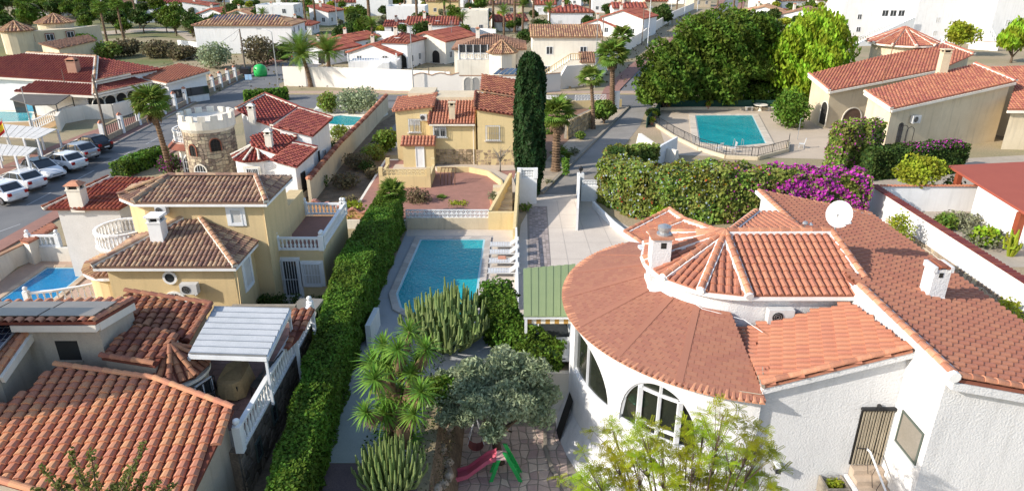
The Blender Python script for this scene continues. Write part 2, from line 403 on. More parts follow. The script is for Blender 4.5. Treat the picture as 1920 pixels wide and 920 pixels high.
def ridge(root, a, b, r=.12, L=.42, m=None, mortar=None, ind=True, mw=None):
    """half-round cap tiles along a-b with a strip of mortar below"""
    m = m or T_CAP; a = Vector(a); b = Vector(b); d = (b-a); ln = d.length; d.normalize()
    e = d.cross(Vector((0,0,1))).normalized(); n = e.cross(d).normalized()
    k = max(1, round(ln/L)); l = ln/k
    if mortar:
        mb = MB(); mb.bar(a+n*(-.02), b+n*(-.02), mw or r*3.0, .16, up=n); mb.build('ridge_mortar', mortar, root)
    key = (round(r,3), round(l,2), m.name)
    if key not in _cap:
        _cap[key] = []
        for q in range(5):
            mb = MB(); N = 6
            lo = [Vector((r*1.08*math.cos(PI*j/N), 0, r*1.0*math.sin(PI*j/N)+.02)) for j in range(N+1)]
            hi = [Vector((r*.9*math.cos(PI*j/N), l*1.04, r*.85*math.sin(PI*j/N))) for j in range(N+1)]
            for j in range(N): mb.face((lo[j], lo[j+1], hi[j+1], hi[j]), (q+.5)/5)
            mb.face(lo[::-1], (q+.5)/5)
            me = mb.mesh('ridge_tile'); me.materials.append(m); _cap[key].append(me)
    if ind:
        for i in range(k): inst('ridge_tile', random.choice(_cap[key]), m, root, basis(a+d*(i*l)+n*.05, e, d, n))
    else:
        mb = MB(); N = 4
        for i in range(k):
            o = a+d*(i*l)+n*.05; t = random.random()
            lo = [o+e*(r*1.08*math.cos(PI*j/N))+n*(r*math.sin(PI*j/N)+.02) for j in range(N+1)]
            hi = [o+d*l+e*(r*.9*math.cos(PI*j/N))+n*(r*.85*math.sin(PI*j/N)) for j in range(N+1)]
            for j in range(N): mb.face((lo[j], lo[j+1], hi[j+1], hi[j]), t)
            mb.face(lo[::-1], t)
        mb.build('ridge_tiles', m, root, kind='stuff')
def inset(poly, d):
    """shrink a polygon (list of xy) by d"""
    n = len(poly); a = sum(poly[i][0]*poly[(i+1)%n][1]-poly[(i+1)%n][0]*poly[i][1] for i in range(n))
    P = [Vector((p[0], p[1])) for p in poly]
    if a < 0: P = P[::-1]
    out = []
    for i in range(n):
        p0, p1, p2 = P[i-1], P[i], P[(i+1)%n]
        d1 = (p1-p0).normalized(); d2 = (p2-p1).normalized()
        n1 = Vector((-d1.y, d1.x)); n2 = Vector((-d2.y, d2.x)); k = 1+n1.dot(n2)
        out.append(p1 + (n1+n2)*(d/max(k, .35)))
    return out
def wing(root, corners, plane, z0, wm, rm, over=.3, w=.28, L=.42, budget=None, wallname='wall', under=None, eave=None, **kw):
    """a roofed part of a house: tiled plane over walls that stand on z0. corners: photo sight lines (px,py) or 3D points"""
    P = [plane.px(*c) if len(c) == 2 else Vector(c) for c in corners]
    rf = tile_roof(root, P, plane, rm, w=w, L=L, budget=budget, under=under, **kw)
    if wm:
        mb = MB(); mb.prism(inset([(p.x, p.y) for p in P], over), z0, lambda x, y: plane.z(x, y)-.13)
        mb.build(wallname, wm, root)
    if eave:
        mb = MB(); mb.prism(inset([(p.x, p.y) for p in P], .04), min(plane.z(p.x, p.y) for p in P)-.5, lambda x, y: plane.z(x, y)-.105)
    return P
# ------------------------------------------------------------------ windows, doors
def opening(root, p, r, wd, ht, frame=WM, pane=GLS, fw=.07, mull=1, bars=None, surround=None, sill=None, trans=0, depth=.05, blind=None, name='window', awn=None, lab=None):
    """window or door on a wall. p = lower left corner on the wall, r = unit vector to its right, outward normal = r x z"""
    p = Vector(p); r = Vector(r).normalized(); u = Vector((0,0,1)); n = r.cross(u).normalized()
    mb = MB()
    def B(x0, z0, x1, z1, d0, d1, t=.5, m=None):
        (m or mb).hexa([p+r*x0+u*z0+n*d1, p+r*x1+u*z0+n*d1, p+r*x1+u*z0+n*d0, p+r*x0+u*z0+n*d0, p+r*x0+u*z1+n*d1, p+r*x1+u*z1+n*d1, p+r*x1+u*z1+n*d0, p+r*x0+u*z1+n*d0], t)
    B(0,0,fw,ht,-.02,depth); B(wd-fw,0,wd,ht,-.02,depth); B(fw,0,wd-fw,fw,-.02,depth-.004); B(fw,ht-fw,wd-fw,ht,-.02,depth-.004)
    for k in range(mull):
        x = wd*(k+1)/(mull+1); B(x-fw/2,fw,x+fw/2,ht-fw,-.02,depth-.01)
    if trans: B(fw,ht*trans-fw/2,wd-fw,ht*trans+fw/2,-.02,depth-.013)
    f = mb.build('frame' if name != 'window' else 'window', frame, root)
    if lab: f['label'] = lab
    mb = MB()
    if mull == 0: B(fw,fw,wd-fw,ht-fw,-.02,.012)
    else:
        for k in range(mull+1):
            a = wd*k/(mull+1)+fw/2; b = wd*(k+1)/(mull+1)-fw/2; B(a,fw,b,ht-fw,-.02,.012)
    mb.build('pane', pane, f)
    if blind:
        mb = MB(); B(fw,ht*(1-blind),wd-fw,ht-fw,-.02,.03); mb.build('blind', BLIND, f)
    if surround:
        mb = MB(); s_ = .16
        B(-s_,-s_*.6,0,ht+s_,-.02,.035); B(wd,-s_*.6,wd+s_,ht+s_,-.02,.035); B(0,ht,wd,ht+s_,-.02,.033); B(0,-s_*.6,wd,0,-.02,.06)
        mb.build('surround', surround, f)
    if sill:
        mb = MB(); B(-.12,-.09,wd+.12,0,-.02,.16); mb.build('sill', sill, f)
    if bars:
        mb = MB(); k = max(3, int(wd/.14)); dd = .18
        for i in range(k+1):
            x = wd*i/k; B(x-.011,-.05,x+.011,ht+.05,dd-.01,dd+.012)
        for z in (-.05, ht*.5, ht+.03): B(0,z,wd,z+.022,dd-.014,dd+.014)
        for x in (0,wd):
            for z in (-.04, ht+.02): B(x-.012,z,x+.012,z+.02,0,dd)
        mb.build('grille', bars, f)
    return f
def arch_panel(root, p, r, wd, ht, pane=DARK, frame=None, seg=10, depth=.02, rise=None, name='arch_opening', fw=.1, bars=None):
    p = Vector(p); r = Vector(r).normalized(); u = Vector((0,0,1)); n = r.cross(u).normalized(); rise = rise or wd/2
    def outline(g):
        pts = [(-g, 0 if g == 0 else -g*0), (wd+g, 0)]
        return pts + [(wd/2+(wd/2+g)*math.cos(PI*k/seg), ht-rise+(rise+g)*math.sin(PI*k/seg)) for k in range(seg+1)]
    mb = MB(); o = outline(0); mb.face([p+r*x+u*z+n*depth for x, z in o])
    for i in range(len(o)):
        a, b = o[i], o[(i+1)%len(o)]; mb.face([p+r*a[0]+u*a[1], p+r*b[0]+u*b[1], p+r*b[0]+u*b[1]+n*depth, p+r*a[0]+u*a[1]+n*depth])
    f = mb.build(name, pane, root)
    if frame:
        mb = MB(); o1 = outline(0); o2 = outline(fw); d = depth+.05; k = len(o1)
        for i in range(1, k):
            a, b, a2, b2 = o1[i], o1[(i+1)%k], o2[i], o2[(i+1)%k]
            if (i+1) % k == 0: b = (0,0); b2 = (-fw,0)
            Q = lambda q, dd: p+r*q[0]+u*q[1]+n*dd
            mb.face([Q(a,d),Q(b,d),Q(b2,d),Q(a2,d)][::-1]); mb.face([Q(a2,d),Q(b2,d),Q(b2,0),Q(a2,0)][::-1]); mb.face([Q(b,d),Q(a,d),Q(a,0),Q(b,0)][::-1])
        mb.build('frame', frame, f)
    if bars:
        mb = MB(); k = int(wd/.2)
        for i in range(1, k):
            x = wd*i/k; t = (x-wd/2)/(wd/2); z = ht-rise+rise*math.sqrt(max(0,1-t*t))
            mb.bar(p+r*x+n*(depth+.03), p+r*x+u*z+n*(depth+.03), .03, .03)
        for z in (ht*.33, ht*.66): mb.bar(p+u*z+n*(depth+.035), p+r*wd+u*z+n*(depth+.035), .03, .03)
        mb.build('grille', bars, f)
    return f
# ------------------------------------------------------------------ balustrade, cells, chimney
_bal = None
def balustrade(root, pts, h=.85, m=None, step=.30, posts=True, z=None):
    """classical balustrade along a line of points at its foot"""
    global _bal
    m = m or WS; pts = [Vector(p) for p in pts]
    if _bal is None:
        mb = MB(); mb.lathe((0,0,0), [(.055,0),(.055,.06),(.035,.09),(.075,.28),(.07,.38),(.03,.62),(.045,.70),(.045,.76),(.055,.80),(.055,1)], 7)
        _bal = mb.mesh('baluster', smooth=True); _bal.materials.append(m)
    mb = MB(); m2 = MB()
    for a, b in zip(pts, pts[1:]):
        mb.bar(a+Vector((0,0,h-.05)), b+Vector((0,0,h-.05)), .17, .10); m2.bar(a+Vector((0,0,.05)), b+Vector((0,0,.05)), .15, .10)
    mb.build('top_rail', m, root); m2.build('bottom_rail', m, root)
    for a, b in zip(pts, pts[1:]):
        L = (b-a).length; k = max(1, round(L/step))
        for i in range(k):
            q = a.lerp(b, (i+.5)/k)+Vector((0,0,.09))
            M = Matrix.Translation(q) @ Matrix.Diagonal((1,1,h-.18,1))
            inst('baluster', _bal, m, root, M)
    if posts:
        for q in (pts[0], pts[-1]):
            mb = MB(); mb.box(q.x-.13,q.y-.13,q.z,q.x+.13,q.y+.13,q.z+h+.06); mb.lathe((q.x,q.y,q.z+h+.06), [(.15,0),(.15,.03),(.05,.05),(.12,.16),(.1,.24),(.02,.29)], 8)
            mb.build('post', m, root)
def cells(mb, f, u0, u1, v0, v1, du, dv, jit=.3, gap=.12, ht=.03, off=True, hj=.4, each=None):
    """irregular stones laid on a surface: f(u,v,h) gives a point at height h off it"""
    nu = max(1, round((u1-u0)/du)); nv = max(1, round((v1-v0)/dv)); du = (u1-u0)/nu; dv = (v1-v0)/nv
    J = {}
    def pt(i, j, o):
        k = (i, j)
        if k not in J:
            a = 0 if i in (0, nu) else random.uniform(-jit, jit)*du; b = 0 if j in (0, nv) else random.uniform(-jit, jit)*dv
            J[k] = (u0+i*du+a, v0+j*dv+b)
        return J[k]
    for j in range(nv):
        for i in range(nu):
            q = [pt(i,j,0), pt(i+1,j,0), pt(i+1,j+1,0), pt(i,j+1,0)]
            if off and random.random() < .25 and i < nu-1: pass
            cx = sum(a for a, b in q)/4; cv = sum(b for a, b in q)/4
            g = gap*min(du, dv)
            q = [(a+(g if a < cx else -g)*.7, b+(g if b < cv else -g)*.7) for a, b in q]
            q2 = [(a+(cx-a)*.10, b+(cv-b)*.10) for a, b in q]
            hh = ht*(1+random.uniform(-hj, hj)); t = random.random()
            lo = [f(a,b,0) for a, b in q]; hi = [f(a,b,hh) for a, b in q2]
            tgt = mb if each is None else MB()
            tgt.face(hi, t)
            for k in range(4): tgt.face((lo[k], lo[(k+1)%4], hi[(k+1)%4], hi[k]), t)
            if each is not None and each(tgt, (cx, cv)) is False:
                for fc, tt in zip(tgt.f, tgt.t): mb.face([tgt.v[x] for x in fc], tt)
def chimney(root, c, w, d, z0, z1, m=W, cap='tile', rot=0, capm=None):
    """stack with openings below a capping"""
    mb = MB(); x, y = c
    mb.box(x-w/2,y-d/2,z0,x+w/2,y+d/2,z1-.32)
    mb.box(x-w/2-.04,y-d/2-.04,z1-.32,x+w/2+.04,y+d/2+.04,z1-.26)
    for sx in (-1,1):
        for sy in (-1,1): mb.box(x+sx*(w/2-.06)-.055,y+sy*(d/2-.06)-.055,z1-.26,x+sx*(w/2-.06)+.055,y+sy*(d/2-.06)+.055,z1-.04)
    ch = mb.build('chimney', m, root)
    mb = MB(); mb.box(x-w/2+.12,y-d/2+.12,z1-.27,x+w/2-.12,y+d/2-.12,z1-.06); mb.build('flue', DARK, ch)
    mb = MB()
    if cap == 'tile':
        mb.hexa([(x-w/2-.08,y-d/2-.08,z1-.04),(x+w/2+.08,y-d/2-.08,z1-.04),(x+w/2+.08,y+d/2+.08,z1-.04),(x-w/2-.08,y+d/2+.08,z1-.04),
                 (x-w/4,y-d/4,z1+.16),(x+w/4,y-d/4,z1+.16),(x+w/4,y+d/4,z1+.16),(x-w/4,y+d/4,z1+.16)])
        mb.build('chimney_cap', capm or T_CAP, ch)
    else:
        mb.box(x-w/2-.07,y-d/2-.07,z1-.04,x+w/2+.07,y+d/2+.07,z1+.05); mb.build('chimney_cap', capm or m, ch)
    return ch
def wallrun(name, label, pts, h, th, m, cap=None, capw=None, cat='wall', cap_h=.07, group=None, base=0.0, tiles=None, z=0.0):
    """free-standing garden wall along points; tiles = material for a coping of single tiles"""
    pts = [Vector((p[0], p[1], z)) for p in pts]
    rt = thing(name, pts[0], label, cat, group)
    H = h if isinstance(h, (list, tuple)) else [h]*len(pts)
    mb = MB()
    for (a, ha), (b, hb) in zip(zip(pts, H), zip(pts[1:], H[1:])):
        d = (b-a).normalized(); r = Vector((d.y, -d.x, 0))*th/2; ex = d*th*.0
        mb.hexa([a-r, a+r, b+r, b-r, a-r+Vector((0,0,ha)), a+r+Vector((0,0,ha)), b+r+Vector((0,0,hb)), b-r+Vector((0,0,hb))])
    mb.build('wall_body', m, rt)
    if cap:
        mb = MB(); cw = (capw or th+.1)
        for (a, ha), (b, hb) in zip(zip(pts, H), zip(pts[1:], H[1:])):
            mb.bar(a+Vector((0,0,ha+cap_h/2)), b+Vector((0,0,hb+cap_h/2)), cw, cap_h)
        mb.build('coping', cap, rt)
    if tiles:
        for (a, ha), (b, hb) in zip(zip(pts, H), zip(pts[1:], H[1:])):
            A = a+Vector((0,0,ha)); B = b+Vector((0,0,hb)); d = (B-A).normalized(); e = d
            s = Vector((-d.y, d.x, 0)).normalized(); n = Vector((0,0,1)); k = max(1, round((B-A).length/.26)); l = (B-A).length/k
            for i in range(k):
                me = tile_shared(round(l*.9,3), th+.22, .07, 'barrel', .01, tiles)
                inst('coping_tile', me, tiles, rt, basis(A+d*((i+.5)*l)-s*(th/2+.11)+n*.01, e, s, n))
    return rt
def ac_unit(root_label, p, r, wd=.85, ht=.6, group=None):
    """air-conditioning condenser on brackets against a wall"""
    p = Vector(p); r = Vector(r).normalized(); n = r.cross(Vector((0,0,1))); u = Vector((0,0,1))
    rt = thing('air_conditioner', p, root_label, 'air conditioner', group)
    mb = MB(); a = p+n*.08
    mb.hexa([a+n*.32, a+r*wd+n*.32, a+r*wd, a, a+n*.32+u*ht, a+r*wd+n*.32+u*ht, a+r*wd+u*ht, a+u*ht]); mb.build('casing', WP, rt)
    mb = MB(); c = a+n*.322+r*(wd*.36)+u*(ht*.5); R_ = ht*.38
    mb.face([c+n*.006+r*R_*math.cos(2*PI*k/16)+u*R_*math.sin(2*PI*k/16) for k in range(16)]); mb.build('fan_opening', BLK, rt)
    mb = MB()
    for q in (.33,.66,1.0):
        ring = [c+n*.012+r*R_*q*math.cos(2*PI*k/12)+u*R_*q*math.sin(2*PI*k/12) for k in range(13)]
        for s0, s1 in zip(ring, ring[1:]): mb.bar(s0, s1, .012, .012)
    mb.build('fan_guard', GRYM, rt)
    mb = MB(); mb.bar(p+r*.1-u*.03, p+r*.1+n*.42-u*.03, .04, .04); mb.bar(p+r*(wd-.1)-u*.03, p+r*(wd-.1)+n*.42-u*.03, .04, .04); mb.build('bracket', WM, rt)
    return rt
def pool(label, pts, m, coping=DECK, cw=.35, z=0.0, stones=True):
    """pool: basin walls, water, coping of single stones"""
    P = [Vector((p[0], p[1])) for p in pts]; n = len(P)
    rt = thing('swimming_pool', (P[0].x, P[0].y, z), label, 'swimming pool')
    mb = MB(); mb.prism([(p.x, p.y) for p in P], z-1.2, z+.035); mb.build("water", m, rt)
    a = sum(P[i].x*P[(i+1)%n].y-P[(i+1)%n].x*P[i].y for i in range(n))
    if a < 0: P = P[::-1]
    O = inset([(p.x, p.y) for p in P], -cw); I_ = inset([(p.x, p.y) for p in P], .12); P_ = inset([(p.x, p.y) for p in P], 0); mb = MB()
    for i in range(n):
        a, b, a2, b2 = I_[i], I_[(i+1)%n], P_[i], P_[(i+1)%n]; mb.face([(a2.x,a2.y,z+.05),(b2.x,b2.y,z+.05),(b.x,b.y,z+.042),(a.x,a.y,z+.042)])
    mb.build('tile_line', WTL, rt)
    P = inset([(p.x, p.y) for p in P], 0)
    mb = MB(); z1 = z+.09
    for i in range(n):
        a, b, a2, b2 = P[i], P[(i+1)%n], O[i], O[(i+1)%n]
        k = max(1, round((b-a).length/.5))
        for j in range(k):
            t0 = j/k+.012/k; t1 = (j+1)/k-.012/k
            q = [a.lerp(b,t0), a.lerp(b,t1), a2.lerp(b2,t1), a2.lerp(b2,t0)]
            m1 = MB(); t = random.random()
            m1.hexa([(*v,z-.08) for v in q[::-1]]+[(*v,z1) for v in q[::-1]], t)
            m1.build('coping_stone', coping, rt)
    return rt
# ------------------------------------------------------------------ vegetation
def trunk(root, pts, rad, m=BARK, name='trunk', seg=7):
    mb = MB(); mb.tube(pts, rad, seg); return mb.build(name, m, root, smooth=True)
def branches(root, base, n, length, spread, r0, m=BARK, up=.6, name='branch'):
    """limbs fanning out of one fork, joined as the tree's scaffold"""
    mb = MB(); tips = []
    for k in range(n):
        a = 2*PI*k/n+random.uniform(-.4,.4); d = Vector((math.cos(a)*spread, math.sin(a)*spread, up+random.uniform(-.1,.3))).normalized()
        l = length*random.uniform(.7,1.1); p1 = Vector(base)+d*l*.5+Vector((0,0,.1*l)); p2 = Vector(base)+d*l+Vector((0,0,.25*l*random.random()))
        mb.tube([base, p1, p2], [r0, r0*.6, r0*.25], 5, cap=False); tips.append(p2)
        for q in range(2):
            e = p1+Vector((random.uniform(-.5,.5), random.uniform(-.5,.5), random.uniform(.1,.5)))*l*.6
            mb.tube([p1, e], [r0*.5, r0*.15], 4, cap=False); tips.append(e)
    mb.build(name, m, root, smooth=True); return tips
def tree(name, label, cat, x, y, h, r, lm, n=2500, full=False, size=.25, nb=12, trunk_h=None, tr=.14, flat=1.0, bm=BARK, z=0.0, elong=1.3, group=None, droop=0, clump=.42, squash=.75, extra=None, lean=(0,0), shell=.45):
    """trunk with limbs under a crown made of leaf clumps"""
    rt = thing(name, (x,y,z), label, cat, group); th = h*.35 if trunk_h is None else trunk_h
    cx, cy_ = x+lean[0], y+lean[1]
    if th > .2:
        trunk(rt, [(x,y,z-.1),(x+lean[0]*.4,y+lean[1]*.4,z+th*.55),(cx,cy_,z+th)], [tr,tr*.8,tr*.65], bm)
        branches(rt, (cx,cy_,z+th), 5, min(r*.9,(h-th)*.8), .8, tr*.6, bm)
    czz = z+th+(h-th)*.5; rz = (h-th)*.5; P = []
    w_ = n//nb
    for k in range(nb):
        d = np.random.normal(size=3); d /= np.linalg.norm(d); 
        if d[2] < -.5: d[2] *= -.6
        q = .62*random.uniform(.6,1)
        c = (cx+d[0]*r*q, cy_+d[1]*r*q, czz+d[2]*rz*q)
        if full:
            v = random.uniform(-.85,.72); an = k*2.4; e = (.8 if k % 3 else .4)*math.sqrt(max(.02,1-(max(0,v+.15)/.95)**2))*(1-.25*max(0,-v))*r*.85; c = (cx+math.cos(an)*e, cy_+math.sin(an)*e, czz+rz*v)
        rr = r*clump*random.uniform(.6,1.25)
        P.append(blobpts(w_, c, (rr, rr, min(rr*squash*1.1, rz*.7)), shell))
    P.append(blobpts(w_*2, (cx,cy_,czz), (r*.72, r*.72, rz*.72), .5))
    P = np.vstack(P)
    P = P[P[:,2] > z+.05]
    t = np.clip(.5+.25*np.sin(P[:,0]*2.1/size*.25+P[:,2]*1.7)+np.random.normal(0,.22,len(P)), 0, 1)
    leaves('crown', P, size, lm, rt, elong=elong, droop=droop, tint=t)
    if extra: 
        k = int(len(P)*extra[1]); idx = np.random.choice(len(P), k, replace=False)
        leaves('flowers', P[idx]+np.random.normal(0,.05,(k,3)), size*extra[2], extra[0], rt)
    return rt
def bush(label, x, y, h, r, lm, n=700, size=.12, z=0.0, group=None, flowers=None, cat='shrub', elong=1.4, ry=None):
    rt = thing('shrub', (x,y,z), label, cat, group)
    mb = MB()
    for k in range(5):
        a = 2*PI*k/5+random.random(); mb.tube([(x,y,z-.05),(x+math.cos(a)*r*.5,y+math.sin(a)*(ry or r)*.5,z+h*.6)],[.03,.012],4,cap=False)
    mb.build('stem', BARK, rt)
    P = []
    for k in range(5):
        a = 2*PI*k/5+random.random(); q = .42
        P.append(blobpts(n//6, (x+math.cos(a)*r*q, y+math.sin(a)*(ry or r)*q, z+h*random.uniform(.42,.58)), (r*.58,(ry or r)*.58,h*.42), .5))
    P.append(blobpts(n//4, (x,y,z+h*.5), (r*.75,(ry or r)*.75,h*.5), .5)); P = np.vstack(P); P = P[P[:,2] > z]
    leaves('foliage', P, size, lm, rt, elong=elong)
    if flowers:
        k = int(len(P)*flowers[1]); idx = np.random.choice(len(P), k); leaves('flowers', P[idx], size*.9, flowers[0], rt, kind='stuff')
    return rt
def hedge(label, line, width, h, lm, z=0.0, size=.10, dens=110, lump=.12, core=L_CYP, flowers=(), cat='hedge', name='hedge', sizev=None, rnd=.25, group=None, hfun=None):
    """clipped hedge along a centre line: dark inner twig mass with a skin of leaf sprays"""
    pts = [Vector((p[0], p[1], z)) for p in line]; rt = thing(name, pts[0], label, cat, group)
    segs = list(zip(pts, pts[1:])); tot = sum((b-a).length for a, b in segs)
    W_ = width if isinstance(width, (list,tuple)) else [width]*len(pts); H_ = h if isinstance(h, (list,tuple)) else [h]*len(pts)
    mb = MB()
    for i, (a, b) in enumerate(segs):
        d = (b-a).normalized(); r = Vector((d.y,-d.x,0)); wa, wb = W_[i]/2-.14, W_[i+1]/2-.14; ha, hb = H_[i]-.16, H_[i+1]-.16; up = Vector((0,0,1))
        a2 = a - d*(0 if i == 0 else wa*.4)*0 ; b2 = b
        mb.hexa([a2-r*wa, a2+r*wa, b2+r*wb, b2-r*wb, a2-r*wa*.9+up*ha, a2+r*wa*.9+up*ha, b2+r*wb*.9+up*hb, b2-r*wb*.9+up*hb])
    mb.build('twigs', core, rt)
    P = []; N = []
    for i, (a, b) in enumerate(segs):
        L = (b-a).length; d = (b-a).normalized(); r = Vector((d.y,-d.x,0)); wm_ = (W_[i]+W_[i+1])/2; hm = (H_[i]+H_[i+1])/2
        per = 2*hm+wm_; n = int(dens*L*per)
        s = np.random.uniform(0, 1, n); q = np.random.uniform(0, per, n)
        ww = (W_[i]+(W_[i+1]-W_[i])*s); hh = (H_[i]+(H_[i+1]-H_[i])*s); ww = ww*.5
        off = np.where(q < hm, -ww, np.where(q > hm+wm_, ww, (q-hm)/wm_*2*ww-ww))
        zz = np.where(q < hm, q/hm*hh, np.where(q > hm+wm_, (per-q)/hm*hh, hh))
        S = s*L
        wx = a.x+d.x*S+r.x*off; wy = a.y+d.y*S+r.y*off
        lum = lump*(np.sin(wx*2.9+zz*3.1)*np.sin(wy*2.3+zz*1.9)+.6*np.sin(wx*6.1+1)*np.sin(wy*5.3)*np.cos(zz*6.7))
        # rounded shoulders
        edge = np.clip(1-(hh-zz)/max(rnd,.01), 0, 1); side = np.abs(off)/ww
        inw = rnd*.5*edge*(side>.9) + rnd*.4*np.clip((side-.75)/.25,0,1)*(zz>hh-.02)
        nx = np.where(zz >= hh-.01, 0, np.sign(off)); nz = np.where(zz >= hh-.01, 1., 0.)
        dd = lum + np.random.uniform(-.12,.06,n)
        px_ = wx + r.x*nx*(dd-inw); py_ = wy + r.y*nx*(dd-inw); pz = z+zz+nz*(dd-inw)
        P.append(np.c_[px_, py_, pz]); N.append(np.c_[r.x*nx, r.y*nx, nz+.25])
    for i in range(1, len(pts)-1):
        e = pts[i]; r_ = W_[i]/2; n = int(dens*r_*6.3*H_[i]*.8); a = np.random.uniform(0,2*PI,n); zz = np.random.uniform(0,H_[i],n); rr = r_*(1-.35*np.clip((zz-H_[i]+rnd)/rnd,0,1))+np.random.uniform(-.12,.06,n)
        P.append(np.c_[e.x+np.cos(a)*rr, e.y+np.sin(a)*rr, z+zz]); N.append(np.c_[np.cos(a), np.sin(a), np.full(n,.25)])
        n = int(dens*r_*r_*3.1); a = np.random.uniform(0,2*PI,n); rr = r_*np.sqrt(np.random.uniform(0,1,n)); P.append(np.c_[e.x+np.cos(a)*rr, e.y+np.sin(a)*rr, z+H_[i]+np.random.uniform(-.1,.06,n)]); N.append(np.tile([0,0,1.],(n,1)))
    for e, sg, j in ((pts[0], -1, 0), (pts[-1], 1, -1)):
        d = (segs[0][1]-segs[0][0]).normalized() if sg < 0 else (segs[-1][1]-segs[-1][0]).normalized(); r = Vector((d.y,-d.x,0))
        n = int(dens*W_[j]*H_[j]); o = np.random.uniform(-.5,.5,n)*W_[j]; zz = np.random.uniform(0,H_[j],n); dd = np.random.uniform(-.1,.1,n)*sg
        P.append(np.c_[e.x+r.x*o+d.x*dd, e.y+r.y*o+d.y*dd, z+zz]); N.append(np.tile([d.x*sg,d.y*sg,.2],(n,1)))
    P = np.vstack(P); N = np.vstack(N); m_ = P[:,2] > z+.02; P = P[m_]; N = N[m_]
    t = np.clip(.5+.3*np.sin(P[:,0]*1.3)*np.sin(P[:,1]*1.1+P[:,2])+np.random.normal(0,.25,len(P)),0,1)
    leaves('foliage', P, size, lm, rt, elong=1.5, nrm=N, tint=t)
    for fm, frac, fs, fn in flowers:       # fn picks where on the hedge it blooms
        msk = np.array([fn(p) for p in P]) if fn else np.ones(len(P), bool)
        idx = np.where(msk)[0]
        k = int(len(idx)*frac)
        if k: 
            idx = np.random.choice(idx, k, replace=False); leaves('flowers', P[idx]+N[idx]*.05, fs, fm, rt, nrm=N[idx], kind='stuff')
    return rt
_fr = {}
def frond_mesh(kind, L, m):
    key = (kind, round(L,1), m.name)
    if key in _fr: return _fr[key]
    out = []
    for v in range(4):
        mb = MB(); t0 = (v+.5)/4
        if kind == 'feather':                       # arching feather leaf, leaflets either side of the rib
            rib = []; N = 11; dr = random.uniform(.35,.6)
            for k in range(N+1):
                s = k/N; rib.append(Vector((0, L*s*(1-.18*s*dr), L*(.42*s-.75*dr*s*s*1.4))))
            mb.tube(rib, [.035*(1-.8*k/N) for k in range(N+1)], 3, t=.9, cap=False)
            for k in range(1, N+1):
                for sd in (-1,1):
                    for hf in (0,.5):
                        p = rib[k-1].lerp(rib[k], hf) if k > 0 else rib[k]
                        d = (rib[k]-rib[k-1]).normalized(); ll = L*.26*math.sin(PI*min(1,(k-.5+hf)/N*.9+.12))+.05
                        tip = p + Vector((sd*.85, 0, 0))*ll + d*ll*.55 + Vector((0,0,-ll*.25+random.uniform(-.05,.05)))
                        wv = d*L*.018; mb.face([p-wv, p+wv, tip], min(1, max(0, t0+random.uniform(-.3,.3))))
        else:                                       # fan leaf: stalk and folded fan of pointed segments
            st = L*.45; p0 = Vector((0,0,0)); p1 = Vector((0, st*.93, st*.28)); mb.bar(p0, p1, .05, .03, t=.9)
            M = 15; fr = L*.58
            for k in range(M):
                a0 = R(-100+200*k/M); a1 = R(-100+200*(k+1)/M); am = (a0+a1)/2
                dirm = Vector((math.sin(am), math.cos(am)*.9, .05*math.cos(am)))
                dv = lambda a, q, z_: p1+Vector((math.sin(a)*q, math.cos(a)*q, z_))
                l2 = fr*random.uniform(.88,1.08); 
                zdrop = -.22*fr - .12*fr*abs(math.sin(am))
                mb.face([p1, dv(a0, l2*.62, -.03*fr), dv(am, l2*.64, .03*fr)], min(1,max(0,t0+random.uniform(-.2,.2))))
                mb.face([p1, dv(am, l2*.64, .03*fr), dv(a1, l2*.62, -.03*fr)], min(1,max(0,t0+random.uniform(-.2,.2))))
                mb.face([dv(a0, l2*.62, -.03*fr), dv(am, l2, zdrop*random.uniform(.4,1)), dv(am, l2*.64, .03*fr)], t0)
                mb.face([dv(am, l2*.64, .03*fr), dv(am, l2, zdrop*random.uniform(.4,1)), dv(a1, l2*.62, -.03*fr)], t0)
        me = mb.mesh('frond'); me.materials.append(m); out.append(me)
    _fr[key] = out; return out
